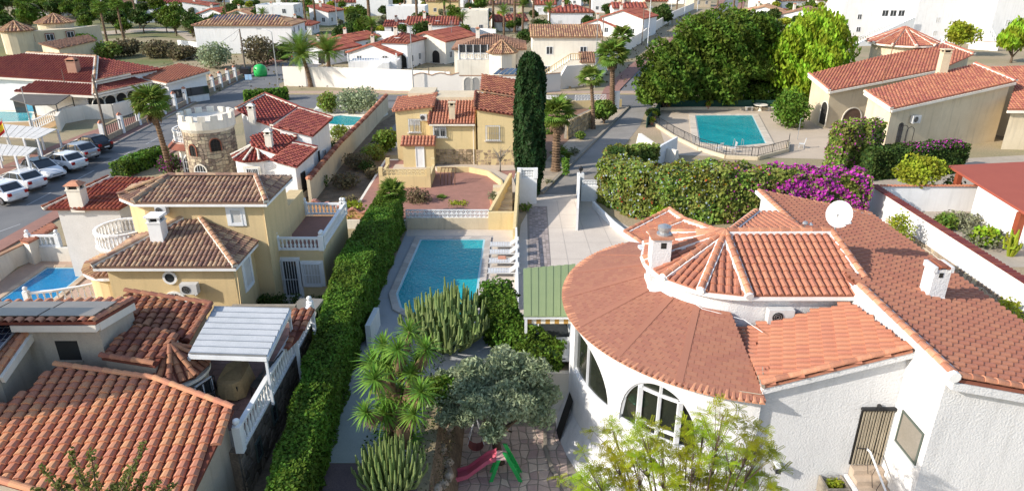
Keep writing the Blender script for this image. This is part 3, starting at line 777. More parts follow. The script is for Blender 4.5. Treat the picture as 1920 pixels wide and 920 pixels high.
def palm(label, x, y, h, kind='fan', L=1.6, n=26, tr=.2, z=0.0, lean=(0,0), m=None, skirt=0, group=None, single=True, dead=None, name='palm_tree', low=-35):
    m = m or L_PAL
    rt = thing(name, (x,y,z), label, 'palm tree', group); top = Vector((x+lean[0], y+lean[1], z+h))
    K = 9; pts = [Vector((x+lean[0]*(k/K)**1.5, y+lean[1]*(k/K)**1.5, z-.1+(h+.1)*k/K)) for k in range(K+1)]
    mb = MB(); rr = [tr*(1.5 if k == 0 else 1.12 if k == 1 else 1-.25*k/K) for k in range(K+1)]
    mb.tube(pts, rr, 9)
    nring = int(h/.22)
    for j in range(nring):          # old leaf bases ring the stem
        s = j/nring; q = pts[0].lerp(pts[-1], s); k = s*K; a = pts[int(k)].lerp(pts[min(K,int(k)+1)], k-int(k)); rad = tr*(1.25-.35*s) if s > .1 else tr*(1.5-2.5*s)
        mb.lathe((a.x,a.y,a.z), [(rad*.92,0),(rad*1.08,.10),(rad*.9,.15)], 8, t=random.random())
    mb.build('trunk', PBARK, rt)
    if dead:
        mb = MB()
        for k in range(34):
            a = random.uniform(0,2*PI); q = top+Vector((0,0,-.1-random.random()*dead)); o = Vector((math.cos(a), math.sin(a), 0))
            mb.face([q+o*tr*.8, q+o*(tr+.35)+Vector((-o.y*.12,o.x*.12,-.6)), q+o*(tr+.25)+Vector((0,0,-1.0)), q+o*(tr+.35)+Vector((o.y*.12,-o.x*.12,-.6))], random.random())
        mb.build('dead_fronds', PBARK, rt)
    ms = frond_mesh(kind, L, m)
    allm = MB()
    for k in range(n):
        s = (k+.5)/n; el = R(78 + (low-78)*s**.85 + random.uniform(-7,7)); az = k*2.39996+random.uniform(-.2,.2)
        sc = random.uniform(.85,1.1)*(.75+.25*math.sin(PI*min(1,s+.25)))
        M = Matrix.Translation(top+Vector((0,0,-.15*s))) @ Matrix.Rotation(az,4,'Z') @ Matrix.Rotation(el,4,'X') @ Matrix.Rotation(random.uniform(-.4,.4),4,'Y') @ Matrix.Scale(sc,4)
        if single: inst('frond', random.choice(ms), m, rt, M)
        else:
            me = random.choice(ms); t = random.random()
            vs_ = [M @ v.co for v in me.vertices]
            for p in me.polygons: allm.face([vs_[i] for i in p.vertices], t)
    if not single: allm.build('crown', m, rt)
    return rt
def rosette_mesh(n, L, wd, m, name='leaf_rosette', up=-.2):
    mb = MB()
    for k in range(n):
        a = k*2.39996; el = R(85)-(R(85)+R(45))*((k+.5)/n)**.9; l = L*random.uniform(.8,1.1)
        d = Vector((math.cos(a)*math.cos(el), math.sin(a)*math.cos(el), math.sin(el))); sd = Vector((-math.sin(a), math.cos(a), 0))*wd/2
        p1 = d*l*.5; p2 = d*l+Vector((0,0,-l*.18)); t = random.random()
        mb.face([sd*.6, p1+sd, p1-sd, -sd*.6], t); mb.face([p1+sd, p2, p1-sd], t)
    me = mb.mesh(name); me.materials.append(m); return me
def column_cactus(label, x, y, n, h, r, rad, m=L_CAC, z=0.0, name='cactus', spread=.6, arm=.09, cat='cactus', split=True):
    """many ribbed upright arms that branch from low down; each arm is a part"""
    rt = thing(name, (x,y,z), label, cat)
    for k in range(n):
        a = k*2.39996; q = math.sqrt((k+.5)/n); bx, by = x+math.cos(a)*q*r, y+math.sin(a)*q*r
        hh = h*(1-.42*q*q)*random.uniform(.85,1.08); ox, oy = math.cos(a)*q*spread, math.sin(a)*q*spread
        mb = MB(); t = random.random()
        pts = [Vector((bx*.5+x*.5, by*.5+y*.5, z)), Vector((bx, by, z+hh*.35)), Vector((bx+ox*.7, by+oy*.7, z+hh*.75)), Vector((bx+ox*.8, by+oy*.8, z+hh))]
        mb.tube(pts, [arm*.8, arm, arm, arm*.35], 6, tf=lambda i: t)
        for f in range(len(mb.t)): mb.t[f] = min(1, max(0, t*.5+(f % 2)*.5))
        if split:
            for s in range(random.randint(2,4)):
                b0 = pts[1].lerp(pts[2], random.random()); an = random.uniform(0,2*PI); o = Vector((math.cos(an), math.sin(an), 0))*arm*3.2
                l = hh*random.uniform(.18,.38); mb.tube([b0, b0+o+Vector((0,0,l*.3)), b0+o*1.15+Vector((0,0,l))], [arm*.6, arm*.85, arm*.3], 5, t=t)
        mb.build('arm', m, rt)
    return rt
def cypress(label, x, y, h, r, lm=L_CYP, n=9000, size=.13, z=0.0):
    rt = thing('cypress_tree', (x,y,z), label, 'tree')
    trunk(rt, [(x,y,z-.1),(x,y,z+h*.95)], [.16,.02])
    s = np.random.uniform(0,1,n)**.9; a = np.random.uniform(0,2*PI,n)
    prof = r*np.clip(.62+1.5*s,0,1)*np.sqrt(np.clip(1-((s-.55)/.455)**6*(s>.55),0.03,1))*(1-.12*s)
    rr = prof*(1+.13*np.sin(a*5+s*9)+.06*np.sin(a*11-s*30)-.3*np.random.uniform(0,1,n)**2)
    P = np.c_[x+np.cos(a)*rr, y+np.sin(a)*rr, z+.15+s*(h-.15)]; N = np.c_[np.cos(a), np.sin(a), np.full(n,.8)]
    mb = MB(); mb.lathe((x,y,z+.2), [(r*.45,0),(r*.72,h*.15),(r*.75,h*.45),(r*.66,h*.8),(.2,h*.95)], 10); mb.build('twigs', L_CYP, rt)
    leaves('foliage', P, size, lm, rt, elong=2.2, up=.7, nrm=N)
    return rt
# ------------------------------------------------------------------ vehicles
def make_car(loc, rot, paint, label, group=None, L=4.25, Wd=1.78, H=1.48, kind='hatch'):
    """car facing +X: lofted body with cabin, glass, wheels, lamps"""
    rt = thing('parked_car', (0,0,0), label, 'car', group); hw = Wd/2; f = L/2
    # side profile stations: x, z_low, z_shoulder, half width low, half width shoulder
    st = [(-f,.42,.80,.70,.66),(-f+.12,.30,.95,.80,.76),(-f+.5,.24,.98,.86,.83),(-f+1.1,.22,.96,.88,.86),(0,.20,.95,.885,.87),(f-1.35,.20,.93,.885,.86),(f-.9,.21,.90,.88,.82),(f-.35,.24,.80,.84,.74),(f-.06,.32,.66,.74,.62),(f,.40,.56,.66,.55)]
    mb = MB(); i0 = 0; ring = []
    for (x, zl, zs, wl, ws) in st:
        k = hw/.89
        ring.append([(x,-wl*.80*k,zl),(x,-wl*k,zl+.12),(x,-wl*1.0*k,(zl+zs)*.5+.06),(x,-ws*k,zs-.04),(x,-ws*.86*k,zs+.015),(x,ws*.86*k,zs+.015),(x,ws*k,zs-.04),(x,wl*1.0*k,(zl+zs)*.5+.06),(x,wl*k,zl+.12),(x,wl*.80*k,zl)])
    n = 10
    for r_ in ring: mb.v += r_
    for s in range(len(ring)-1):
        for j in range(n): mb.f.append((s*n+j, s*n+(j+1)%n, (s+1)*n+(j+1)%n, (s+1)*n+j)[::-1]); mb.t.append(.5)
    mb.f.append(tuple(range(n))); mb.f.append(tuple((len(ring)-1)*n+j for j in range(n))[::-1]); mb.t += [.5,.5]
    mb.build('body', paint, rt, smooth=False)
    # cabin: roof skin over a glass house
    zr = H; zb = .93; xr0, xr1 = -f+.42, f-1.15; tr0, tr1 = (-f+.95, f-2.0) if kind == 'hatch' else (-f+1.1, f-2.0)
    wb, wt = hw*.92, hw*.74
    B = [(xr0,-wb*.9,zb),(xr1,-wb*.92,zb-.03),(xr1,wb*.92,zb-.03),(xr0,wb*.9,zb)]; T = [(tr0,-wt,zr-.05),(tr1,-wt,zr-.07),(tr1,wt,zr-.07),(tr0,wt,zr-.05)]
    mb = MB(); mb.hexa(B+T); mb.build('windows', GLS, rt)
    mb = MB(); e = .015
    mb.hexa([(tr0-.06,-wt-e,zr-.06),(tr1+.04,-wt-e,zr-.08),(tr1+.04,wt+e,zr-.08),(tr0-.06,wt+e,zr-.06),(tr0+.05,-wt*.9,zr+.0),(tr1-.1,-wt*.9,zr-.01),(tr1-.1,wt*.9,zr-.01),(tr0+.05,wt*.9,zr+.0)])
    mb.build('car_roof', paint, rt)
    mb = MB()
    for sy in (-1,1):
        for (a, b, q) in (((xr0,zb),(tr0,zr-.05),.10),((xr1,zb-.03),(tr1,zr-.07),.06),((0,zb-.01),(-.1,zr-.06),.07),((-f+1.15,zb),(-f+1.25,zr-.06),.09)):
            mb.bar((a[0],sy*(wb*.91+.006),a[1]), (b[0],sy*(wt+.008),b[1]), q, .03)
    mb.build('pillars', paint, rt, kind='stuff')
    for sx, nm in ((f-.85,'front'),(-f+.78,'rear')):
        for sy in (-1,1):
            mb = MB(); c = Vector((sx, sy*(hw-.11), .32)); N = 16
            def cyl(m_, r_, y0, y1):
                a = [Vector((c.x+r_*math.cos(2*PI*k/N), y0, c.z+r_*math.sin(2*PI*k/N))) for k in range(N)]; b = [Vector((p.x, y1, p.z)) for p in a]
                m_.face(a if y0 < y1 else a[::-1]); m_.face(b[::-1] if y0 < y1 else b)
                for k in range(N): m_.face((a[k], a[(k+1)%N], b[(k+1)%N], b[k]))
            cyl(mb, .32, c.y-.1, c.y+.115) if sy > 0 else cyl(mb, .32, c.y-.115, c.y+.1)
            wh = mb.build('wheel', RUB, rt)
            mb = MB(); yy = c.y+sy*.118; cyl(mb, .21, yy-.01, yy+.01); mb.build('rim', CHROME, wh)
    for sy in (-1,1):
        mb = MB(); mb.hexa([(f-.30,sy*hw*.62-.13,.60),(f-.02,sy*hw*.58-.12,.55),(f-.02,sy*hw*.58+.12,.55),(f-.30,sy*hw*.72+.12,.60),(f-.34,sy*hw*.62-.12,.79),(f-.10,sy*hw*.58-.10,.67),(f-.10,sy*hw*.58+.10,.67),(f-.34,sy*hw*.70+.10,.79)]); mb.build('headlight', CHROME, rt)
        mb = MB(); mb.box(-f-.012, sy*hw*.68-.12, .68, -f+.16, sy*hw*.68+.14, .90); mb.build('tail_light', REDL, rt)
        mb = MB(); mb.box(f-1.5, sy*(hw+.10)-.08, .92, f-1.38, sy*(hw+.10)+.08, 1.06); mb.build('mirror', paint, rt)
    mb = MB(); mb.box(-f-.02,-.26,.50,-f+.04,.26,.62); mb.box(f-.02,-.26,.38,f+.015,.26,.48); mb.build('number_plate', WP, rt)
    mb = MB(); mb.box(f-.06,-.5,.34,f+.008,.5,.37); mb.box(f-.03,-.42,.5,f+.01,.42,.56); mb.build('grille', BLK, rt)
    rt.location = loc; rt.rotation_euler = (0,0,rot)
    return rt
# ------------------------------------------------------------------ ground, streets
LOW = -2.3
def sheet(name, pts, z, m, kind='structure'):
    mb = MB(); P = [(p[0], p[1], z) for p in pts]
    a = sum(P[i][0]*P[(i+1)%len(P)][1]-P[(i+1)%len(P)][0]*P[i][1] for i in range(len(P)))
    mb.face(P if a > 0 else P[::-1]); o = mb.build(name, m)
    if kind: o['kind'] = kind
    return o
def xy(*pp, z=0.0): return [G(a, b, z) for a, b in pp]
hx0, hx1, hy0, hy1 = -2.9, 12.9, 2.0, 25.9
mb = MB(); B_ = 2500
for q in (((-B_,-60),(hx0,-60),(hx0,B_),(-B_,B_)), ((hx1,-60),(B_,-60),(B_,B_),(hx1,B_)), ((hx0,-60),(hx1,-60),(hx1,hy0),(hx0,hy0)), ((hx0,hy1),(hx1,hy1),(hx1,B_),(hx0,B_))):
    mb.face([(x,y,0) for x,y in q])
struct(mb.build('ground', SAND))
mb = MB(); mb.face([(hx0-1,hy0-1,LOW),(hx1+.2,hy0-1,LOW),(hx1+.2,hy1+.2,LOW),(hx0-1,hy1+.2,LOW)]); struct(mb.build('lower_ground', SOIL))
mb = MB(); mb.box(hx0,hy1-.25,LOW,2.6,hy1-.01,.06); 
o = mb.build('retaining_wall', WC); tag(o, 'tan retaining wall below the clipped hedge at the top of the lower patio', 'wall')
# crazy-paved lower patio: stones laid one by one
pat = sheet('patio', [(-2.2,5),(3.4,5),(3.4,hy1-.3),(-2.0,hy1-.3)], LOW+.01, MORT)
cnt = [0]
PAVE = mat('pinkish_patio_stone', (.56,.44,.37), (.47,.35,.30), rough=.9, scale=2, tint=.2, hue=.02, fine=.15, bscale=20)
def each(m, c):
    if cnt[0] >= 290 or c[1] < 15.2: return False
    cnt[0] += 1; m.build('paving_stone', PAVE, pat)
mb = MB(); cells(mb, lambda u, v, h: Vector((u, v, LOW+.012+h)), -2.15, 2.3, 7.5, 25, .42, .42, jit=.28, gap=.08, ht=.02, each=each)
mb.build('paving_stones', PAVE, pat, kind='stuff')
# curved path edge beside the round room
mb = MB(); arc = [G(x, y, LOW) for x, y in ((1046,738),(1030,765),(1022,800),(1022,840),(1034,880),(1062,925))]
for a, b in zip(arc, arc[1:]): mb.bar(a+Vector((0,0,.06)), b+Vector((0,0,.06)), .16, .14)
tag(mb.build('kerb_edging', MORT), 'low curved kerb along the path at the foot of the round white room', 'kerb')
# sloping bank with rocks between driveway strip and patio
mb = MB(); mb.face([(-2.95,5,.005),(-2.2,5,LOW+.02),(-2.1,hy1-.25,LOW+.02),(-2.95,hy1-.25,.005)]); struct(mb.build('bank', SOIL))
ROCK = mat('pale_rock', (.42,.34,.26), (.26,.20,.15), rough=.95, scale=2.5, bump=.04, bscale=8, tint=.2)
for k in range(16):
    t = k/15; q = Vector((-2.75+.5*random.random(), 16.2+6.5*t+random.uniform(-.2,.2), -1.3*random.random()-.1)); r = random.uniform(.15,.34)
    mb = MB(); mb.lathe(q-Vector((0,0,r*.4)), [(r*.6,0),(r*random.uniform(.9,1.1),r*.3),(r*.8,r*.8),(r*.3,r*1.05)], 6, sx=random.uniform(.7,1.2), sy=random.uniform(.8,1.4))
    tag(mb.build('boulder', ROCK), 'pale rough boulder on the planted bank left of the patio', 'rock', 'boulders on the bank beside the patio')
# left street
sheet('road', [(-39,25),(-33.2,25),(-33.6,84),(-39.5,84)], .004, ASPH)
sheet('road', [(-39.5,84),(-33.6,84),(-30,92.5),(-34,100),(-28,190),(-34,190),(-41.5,115)], .008, ASPH)
sheet('road', [(-33.0,83.5),(17.5,83.5),(17.5,92.5),(-33.6,92.5)], .006, ASPH)
def dash(name, a, b, wd, m=WS, z=.013):
    a = Vector(a); b = Vector(b); d = (b-a).normalized(); r = Vector((d.y,-d.x))*wd/2
    mb = MB(); mb.face([(*(a-r),z),(*(a+r),z),(*(b+r),z),(*(b-r),z)][::1]); o = mb.build(name, m); o['kind'] = 'structure'; return o
PNT = mat('worn_white_road_paint', (.5,.5,.49), (.3,.3,.3), rough=.8, scale=4)
for k in range(9): dash('road_marking', (-36.1,30+k*6), (-36.15,33+k*6), .12, PNT)
for k in range(4): dash('road_marking', (-38.4+k*1.2,39+k*.9), (-37.6+k*1.2,41.4+k*.9), .1, PNT)
# pavements with kerbs
def pave(name, pts, m, h=.12):
    mb = MB(); mb.prism(pts, -.05, h); return struct(mb.build(name, m))
pave('pavement', [(-45.5,25),(-39,25),(-39.3,66),(-40.6,92),(-42,92),(-44.6,70)], PINKP, .10)
KERB = mat('kerb_stone', (.42,.38,.33), (.32,.29,.26), rough=.9)
pave('kerb', [(-39,25),(-38.85,25),(-39.15,66),(-40.45,92),(-40.6,92),(-39.3,66)], KERB, .13)
for k in range(9):
    y = 46+k*2.75; dash('bay_marking', (-39.5,y), (-44.2,y+1.2), .10, mat('bay_paint', (.25,.33,.24)) if k == 0 else MATS['bay_paint'], .108)
pave('pavement', [(-41.5,115),(-40.9,100),(-44,100),(-44,190),(-34,190)], PINKP, .10)
pave('pavement', [(-33.1,25),(-32,25),(-32,82.5),(-33.4,82.5)], PINKP, .11)
pave('pavement', [(-31.5,92.6),(17.0,92.6),(17.0,94.6),(-31.5,94.6)], mat('yellow_pink_paving',(.45,.33,.24),(.38,.27,.2)), .11)
pave('kerb', [(-31.5,92.35),(17.0,92.35),(17.0,92.58),(-31.5,92.58)], mat('yellow_kerb_paint',(.5,.4,.2),(.4,.33,.2)), .12)
# street climbing away to the upper right
cl = [(15.5,84),(17.8,95),(22.5,110),(31,135),(41,160),(56,200),(78,260),(96,315),(130,400)]
mb = MB(); Lp = []; Rp = []
for i, p in enumerate(cl):
    a = Vector(cl[max(0,i-1)]); b = Vector(cl[min(len(cl)-1,i+1)]); d = (b-a).normalized(); r = Vector((d.y,-d.x)); Lp.append(Vector(p)-r*2.9); Rp.append(Vector(p)+r*2.9)
for i in range(len(cl)-1): mb.face([(*Lp[i],.010),(*Rp[i],.010),(*Rp[i+1],.010),(*Lp[i+1],.010)])
struct(mb.build('road', ASPH))
mb = MB()
for i in range(len(cl)-1):
    for S_, sg in ((Lp,-1),(Rp,1)):
        d = (S_[i+1]-S_[i]).normalized(); r = Vector((d.y,-d.x))*sg
        q = [S_[i], S_[i]+r*2.2, S_[i+1]+r*2.2, S_[i+1]]; 
        if sg > 0: q = q[::-1]
        mb.prism([(v.x,v.y) for v in q], -.05, .12)
struct(mb.build('pavement', PINKP))
mb = MB(); mb.face([(v.x,v.y,.009) for v in (Vector((12.5,82)),Vector((21,82)),Vector((22,97)),Vector((12.5,94)))]); struct(mb.build('road', ASPH))
# lane down to the driveway, driveway
lane = xy((1015,362),(1105,355),(1112,345),(1205,232),(1213,208),(1230,190),(1165,190),(1185,205))
sheet('lane', [(2.3,50.5),(6.6,50.5),(6.6,53),(14.0,74),(16.6,84),(14.4,84.4)], .012, LANE)
sheet('driveway', [(-.1,30.5),(8.6,31),(8.9,41.5),(6.9,46),(5.8,50.6),(2.0,50.6),(.6,44)], .008, DECK)
mb = MB(); seg = [Vector((2.35,50.3)), Vector((14.4,84.0))]; mb.bar((2.3,50.6,.1),(14.45,84.2,.1),.28,.2)
tag(mb.build('kerb_edging', MORT), 'long low stone kerb between the sloping lane and the palm bed', 'kerb')
JNT = mat('dark_joint', (.49,.43,.37), rough=1, fine=0)
for k in range(7): dash('paving_joint', (2.4 if k < 5 else 1.2,33+k*2.6), (8.2-.3*k,33+k*2.6), .05, JNT, .0125)
for k in range(3): dash('paving_joint', (3.4+k*1.7,31.5), (3.4+k*1.3,49), .05, JNT, .0128)
for k in range(8): dash('paving_joint', (-7.2,27+k*2), (-6.4,27+k*2), .04, JNT, .0125)
PTC = mat('darker_asphalt_patch', (.10,.10,.10), (.08,.08,.08), rough=.95)
for (a_, b_, w_) in (((-37.5,58),(-37.4,61),1.3),((-35,70),(-34.9,76),.9),((-20,88),(-12,88.2),1.1),((2,86.5),(6,86.4),1.6),((25,118),(28,127),1.4)): dash('road_patch', a_, b_, w_, PTC, .0135)
dash('lane_crack', (5.2,54), (9.5,63), .06, JNT, .0142); dash('lane_crack', (9,66), (13,70), .05, JNT, .0142)
# two dark wheel strips of setts
SETT = mat('grey_pink_sett', (.38,.32,.30), (.28,.24,.22), rough=.9, tint=.3, scale=3)
st_ = sheet('wheel_strips', [(.9,31.8),(2.2,31.8),(2.6,47.8),(1.1,47.8)], .0125, mat('sett_joint', (.30,.26,.23)))
mb = MB(); cells(mb, lambda u, v, h: Vector((1.0+u+(v/16)*.25, 31.9+v, .0127+h)), 0, 1.25, 0, 15.8, .21, .13, jit=.03, gap=.12, ht=.012); mb.build('setts', SETT, st_, kind='stuff')
# pool court deck, garden floors
sheet('pool_deck', [(-7.35,24),(-7.1,43.0),(-.3,43.0),(-.3,26.5),(-2.9,25.9)], .008, mat('shade_grey_deck', (.42,.42,.42), (.36,.36,.37), rough=.9, scale=.4, fine=.08))  # deck colour has the hedge's bluish shade mixed into its grey
sheet('path', [(-7.0,19.9),(-3.6,19.9),(-3.6,25),(-6.9,25)], .012, mat('pale_green_grey_concrete', (.38,.40,.37), (.33,.35,.32), rough=.9, scale=.7))
sheet('drive_strip', [(-7.3,5),(-3.2,5),(-3.3,19.88),(-7.05,19.88)], .012, mat('purple_brown_paving', (.19,.13,.125), (.14,.10,.10), rough=.95, scale=1, fine=.3, bscale=25))
mb = MB(); mb.bar((-7.35,5,.05),(-7.05,24.5,.05),.12,.12); tag(mb.build('kerb_edging', MORT), 'thin kerb at the foot of the long clipped hedge', 'kerb')
sheet('garden_soil', [(-10.2,10),(-7.4,10),(-7.2,44),(-10.2,44)], .006, SOIL)
# centre villa's garden
sheet('gravel_garden', [(-11,43.4),(-.6,43.4),(.6,58),(-11,58)], .62+.01, GRAVP)
mb = MB(); mb.prism([(-11.2,43.25),(-.5,43.25),(.7,58.4),(-11.2,58.4)], -.05, .62); struct(mb.build('terrace_fill', WC))
sheet('garden_soil', [(-19.5,45),(-11.2,43.4),(-11.2,61),(-13,86)], .007, SOIL)
sheet('garden_path', [(-13.5,62),(-10.6,62),(-10.6,83),(-12.6,83)], .012, LANE)
GRV = mat('pale_bed', (.45,.37,.28), (.33,.27,.20), rough=1, scale=1, fine=.2, bscale=8)
sheet('palm_bed', [(.9,47),(2.25,50.8),(14.3,84.2),(11.8,84.2),(2.2,58)], .014, GRV)
sheet('garden_soil', [(.8,58),(2.4,58.5),(11.5,83),(1,83)], .005, mat('red_soil',(.25,.14,.09),(.2,.12,.08)))
# right-hand gardens
sheet('pool_terrace_floor', [(14.6,62),(34,60),(36.5,86),(17.5,86)], .012, mat('cream_terrace_paving', (.52,.43,.33), (.46,.38,.29), rough=.9, scale=.6))
sheet('garden_floor', [(25.6,37),(45,37),(48,62),(25.6,58)], .009, mat('pale_paving', (.44,.38,.31), (.36,.31,.25)))
sheet('alley', [(18.4,16),(25.7,16),(25.7,44),(15,44)], .006, SOIL)
# north-west waste ground and lawns
sheet('lawn', [(-150,125),(-50,118),(-42,150),(-30,215),(-60,300),(-160,300)], .011, GRASS)
sheet('dirt_path', xy((130,82),(220,72),(300,70),(370,75),(375,82),(300,78),(225,82),(140,92)), .016, SAND)
sheet('dirt_path', xy((180,60),(300,52),(350,60),(372,74),(355,78),(330,62),(290,58),(200,66)), .018, mat('pale_path',(.5,.42,.33),(.42,.35,.27)))
sheet('waste_ground', xy((320,110),(540,98),(540,118),(430,130),(400,128),(330,125)), .020, SAND)
# ------------------------------------------------------------------ main white villa
MH = thing('white_villa', (9.3,24,0), 'large white villa with a round room, fan-tiled turret and orange tiled roofs', 'house')
bud = Budget(300)
CX, CY_, RW, RO = 9.3, 25.2, 6.8, 7.08
ZE = 3.95
def cyl(a, z, r=RW): return Vector((CX-r*math.cos(R(a)), CY_-r*math.sin(R(a)), z))
TC = Vector((8.75,25.85)); TR = 3.2
# curved wall with two arched windows
wins = [(8.0, 33.5, 1.2, 3.25), (38.6, 64.5, 1.15, 3.40)]
def top_of(a):
    for a0, a1, zb, zt in wins:
        if a0 <= a <= a1:
            t = (a-(a0+a1)/2)/((a1-a0)/2)
            if a0 < 20:      # a quarter-round head on the right, straight on the left
                t = max(0, (a-a0-8)/(a1-a0-8)); return zb, zb+.02+(zt-zb-.02)*math.sqrt(max(0,1-t*t))
            return zb, zb+.25+(zt-zb-.25)*math.sqrt(max(0,1-t*t))
    return None
mb = MB(); ZW = ZE-.05
angs = sorted(set([round(-75+k*1.0,3) for k in range(156)] + [q for w_ in wins for q in (w_[0], w_[1])]))
TH = .22
for a0, a1 in zip(angs, angs[1:]):
    mid = (a0+a1)/2; op = top_of(mid); rr0 = RW; 
    def col(zb, zt0, zt1): 
        mb.face([cyl(a0,zb), cyl(a1,zb), cyl(a1,zt1), cyl(a0,zt0)][::1])
    if op is None: col(LOW-.1, ZW, ZW)
    else:
        zb = op[0]; t0 = (top_of(a0) or (zb,zb))[1]; t1 = (top_of(a1) or (zb,zb))[1]
        col(LOW-.1, zb, zb); mb.face([cyl(a0,t0), cyl(a1,t1), cyl(a1,ZW), cyl(a0,ZW)])
        mb.face([cyl(a0,zb), cyl(a0,zb,RW-TH), cyl(a1,zb,RW-TH), cyl(a1,zb)][::-1])
        mb.face([cyl(a0,t0), cyl(a1,t1), cyl(a1,t1,RW-TH), cyl(a0,t0,RW-TH)][::-1])
for a0, a1, zb, zt in wins:
    for a in (a0, a1):
        z2 = top_of(a)[1]; mb.face([cyl(a,zb), cyl(a,z2), cyl(a,z2,RW-TH), cyl(a,zb,RW-TH)])
rw = mb.build('round_wall', WR, MH)
# battered foot of the wall
mb = MB()
for k in range(28):
    a0, a1 = -5+k*3.0, -2+k*3.0
    mb.face([cyl(a0,LOW-.05,RW+.55), cyl(a1,LOW-.05,RW+.55), cyl(a1,-.9,RW+.01), cyl(a0,-.9,RW+.01)])
mb.build('wall_foot', WR, MH)
# glass and frames of the arches
GL2 = mat('reflecting_glass', (.05,.06,.05), (.09,.11,.07), rough=.02, scale=.6, spec=.9, fine=0)
nb_ = GL2.node_tree.nodes['Principled BSDF']; nb_.inputs['Transmission Weight'].default_value = .75; nb_.inputs['IOR'].default_value = 1.3; nb_.inputs['Specular IOR Level'].default_value = .9
for wi, (a0, a1, zb, zt) in enumerate(wins):
    cuts = [a0, 19.5, a1] if wi == 0 else [a0, 45.5, 52.0, 58.4, a1]
    n = 24; fr = MB()
    first = None
    for c0, c1 in zip(cuts, cuts[1:]):
        mb = MB()
        for k in range(8):
            b0 = c0+(c1-c0)*k/8; b1 = c0+(c1-c0)*(k+1)/8; t0 = top_of(b0)[1]; t1 = top_of(b1)[1]
            mb.face([cyl(b0,zb,RW-.14), cyl(b1,zb,RW-.14), cyl(b1,t1,RW-.14), cyl(b0,t0,RW-.14)])
        mb.build('pane', GL2, MH)
    for c in cuts[1:-1]:
        fr.bar(cyl(c,zb,RW-.11), cyl(c,top_of(c)[1],RW-.11), .11, .09, up=(1,0,0))
    for k in range(n):
        b0 = a0+(a1-a0)*k/n; b1 = a0+(a1-a0)*(k+1)/n
        fr.bar(cyl(b0,max(zb,top_of(b0)[1]-.03),RW-.11), cyl(b1,max(zb,top_of(b1)[1]-.03),RW-.11), .08, .08); fr.bar(cyl(b0,zb+.03,RW-.11), cyl(b1,zb+.03,RW-.11), .08, .08)
    if wi == 1:
        for z_, (b0, b1) in ((2.95,(45.5,58.4)), (1.55,(45.5,58.4))):
            for k in range(6): fr.bar(cyl(b0+(b1-b0)*k/6,z_,RW-.10), cyl(b0+(b1-b0)*(k+1)/6,z_,RW-.10), .10, .10)
        for b0 in (45.5,58.4): fr.bar(cyl(b0,zb,RW-.05), cyl(b0,3.0,RW-.05), .17, .16, up=(1,0,0))
        fr.bar(cyl(52,1.2,RW-.05), cyl(52,2.95,RW-.05), .10, .10, up=(1,0,0))
    fr.build('window_frame', WM, MH)
# inside the round room: floor, back wall, float toys, sofa
mb = MB(); mb.face([cyl(a,.85,RW-.25) for a in range(-60,80,5)]+[(10,25,.85)]); mb.build('room_floor', mat('room_floor_tile',(.35,.25,.18)), MH)
mb = MB(); mb.box(5.6,24.0,.9,9.5,28,3.3); mb.build('inner_wall', WC, MH)
t = thing('pool_float', cyl(42.5,.9,RW-.6), 'pink and mint inflatable behind the left pane of the arched window', 'pool toy')
c = cyl(42.8,1.75,RW-.55)
mb = MB(); mb.lathe(c-Vector((0,0,.62)), [(.05,0),(.3,.15),(.42,.45),(.38,.72),(.1,.82)], 14); mb.build('ring_body', mat('pale_pink_vinyl',(.75,.5,.55),rough=.4), t, smooth=True)
mb = MB(); mb.lathe(c+Vector((0,0,.12)), [(.05,0),(.32,.08),(.42,.2),(.3,.34),(.05,.4)], 14); mb.build('mint_top', mat('mint_vinyl',(.25,.65,.5),rough=.4), t, smooth=True)
# round shingle roof in flat bays, folds between
fa = [-62,-42,-22,-2,18,38,58,80.5]
Q = []
def ringpt(a, outer):
    if outer: return cyl(a, ZE, RO)
    an = R(a); d = Vector((-math.cos(an), -math.sin(an))); p = TC + d*TR
    return Vector((p.x, p.y, 4.72))
for a0, a1 in zip(fa, fa[1:]):
    p = [ringpt(a0,1), ringpt(a1,1), ringpt(a1,0), ringpt(a0,0)]
    mid = (p[0]+p[1])/2; up = (p[2]+p[3])/2; e = (p[1]-p[0]).normalized(); 
    s3 = (up-mid); s3 = (s3 - e*s3.dot(e)); g2 = Vector((s3.x, s3.y)); sl = s3.z/g2.length; g2.normalize()
    pl = Plane(mid, g2.x*sl, g2.y*sl)
    N = 7; oa = [cyl(a0+(a1-a0)*k/N, 0, RO) for k in range(N+1)]
    poly = [pl.at(v.x, v.y) for v in oa] + [pl.at(v.x, v.y) for v in (p[2], p[3])]
    tile_roof(MH, poly, pl, SHG, w=.36, L=.20, prof='shingle', budget=Budget(42), name='shingle_roof', lift=.015, gapw=.95, thick=.12, piece='shingle')
for a in fa[1:-1]:
    i, o_ = ringpt(a,0), ringpt(a,1); mb = MB(); mb.bar(o_+Vector((0,0,.005)), i+Vector((0,0,.02)), .26, .03); mb.build('hip_strip', SHG, MH)
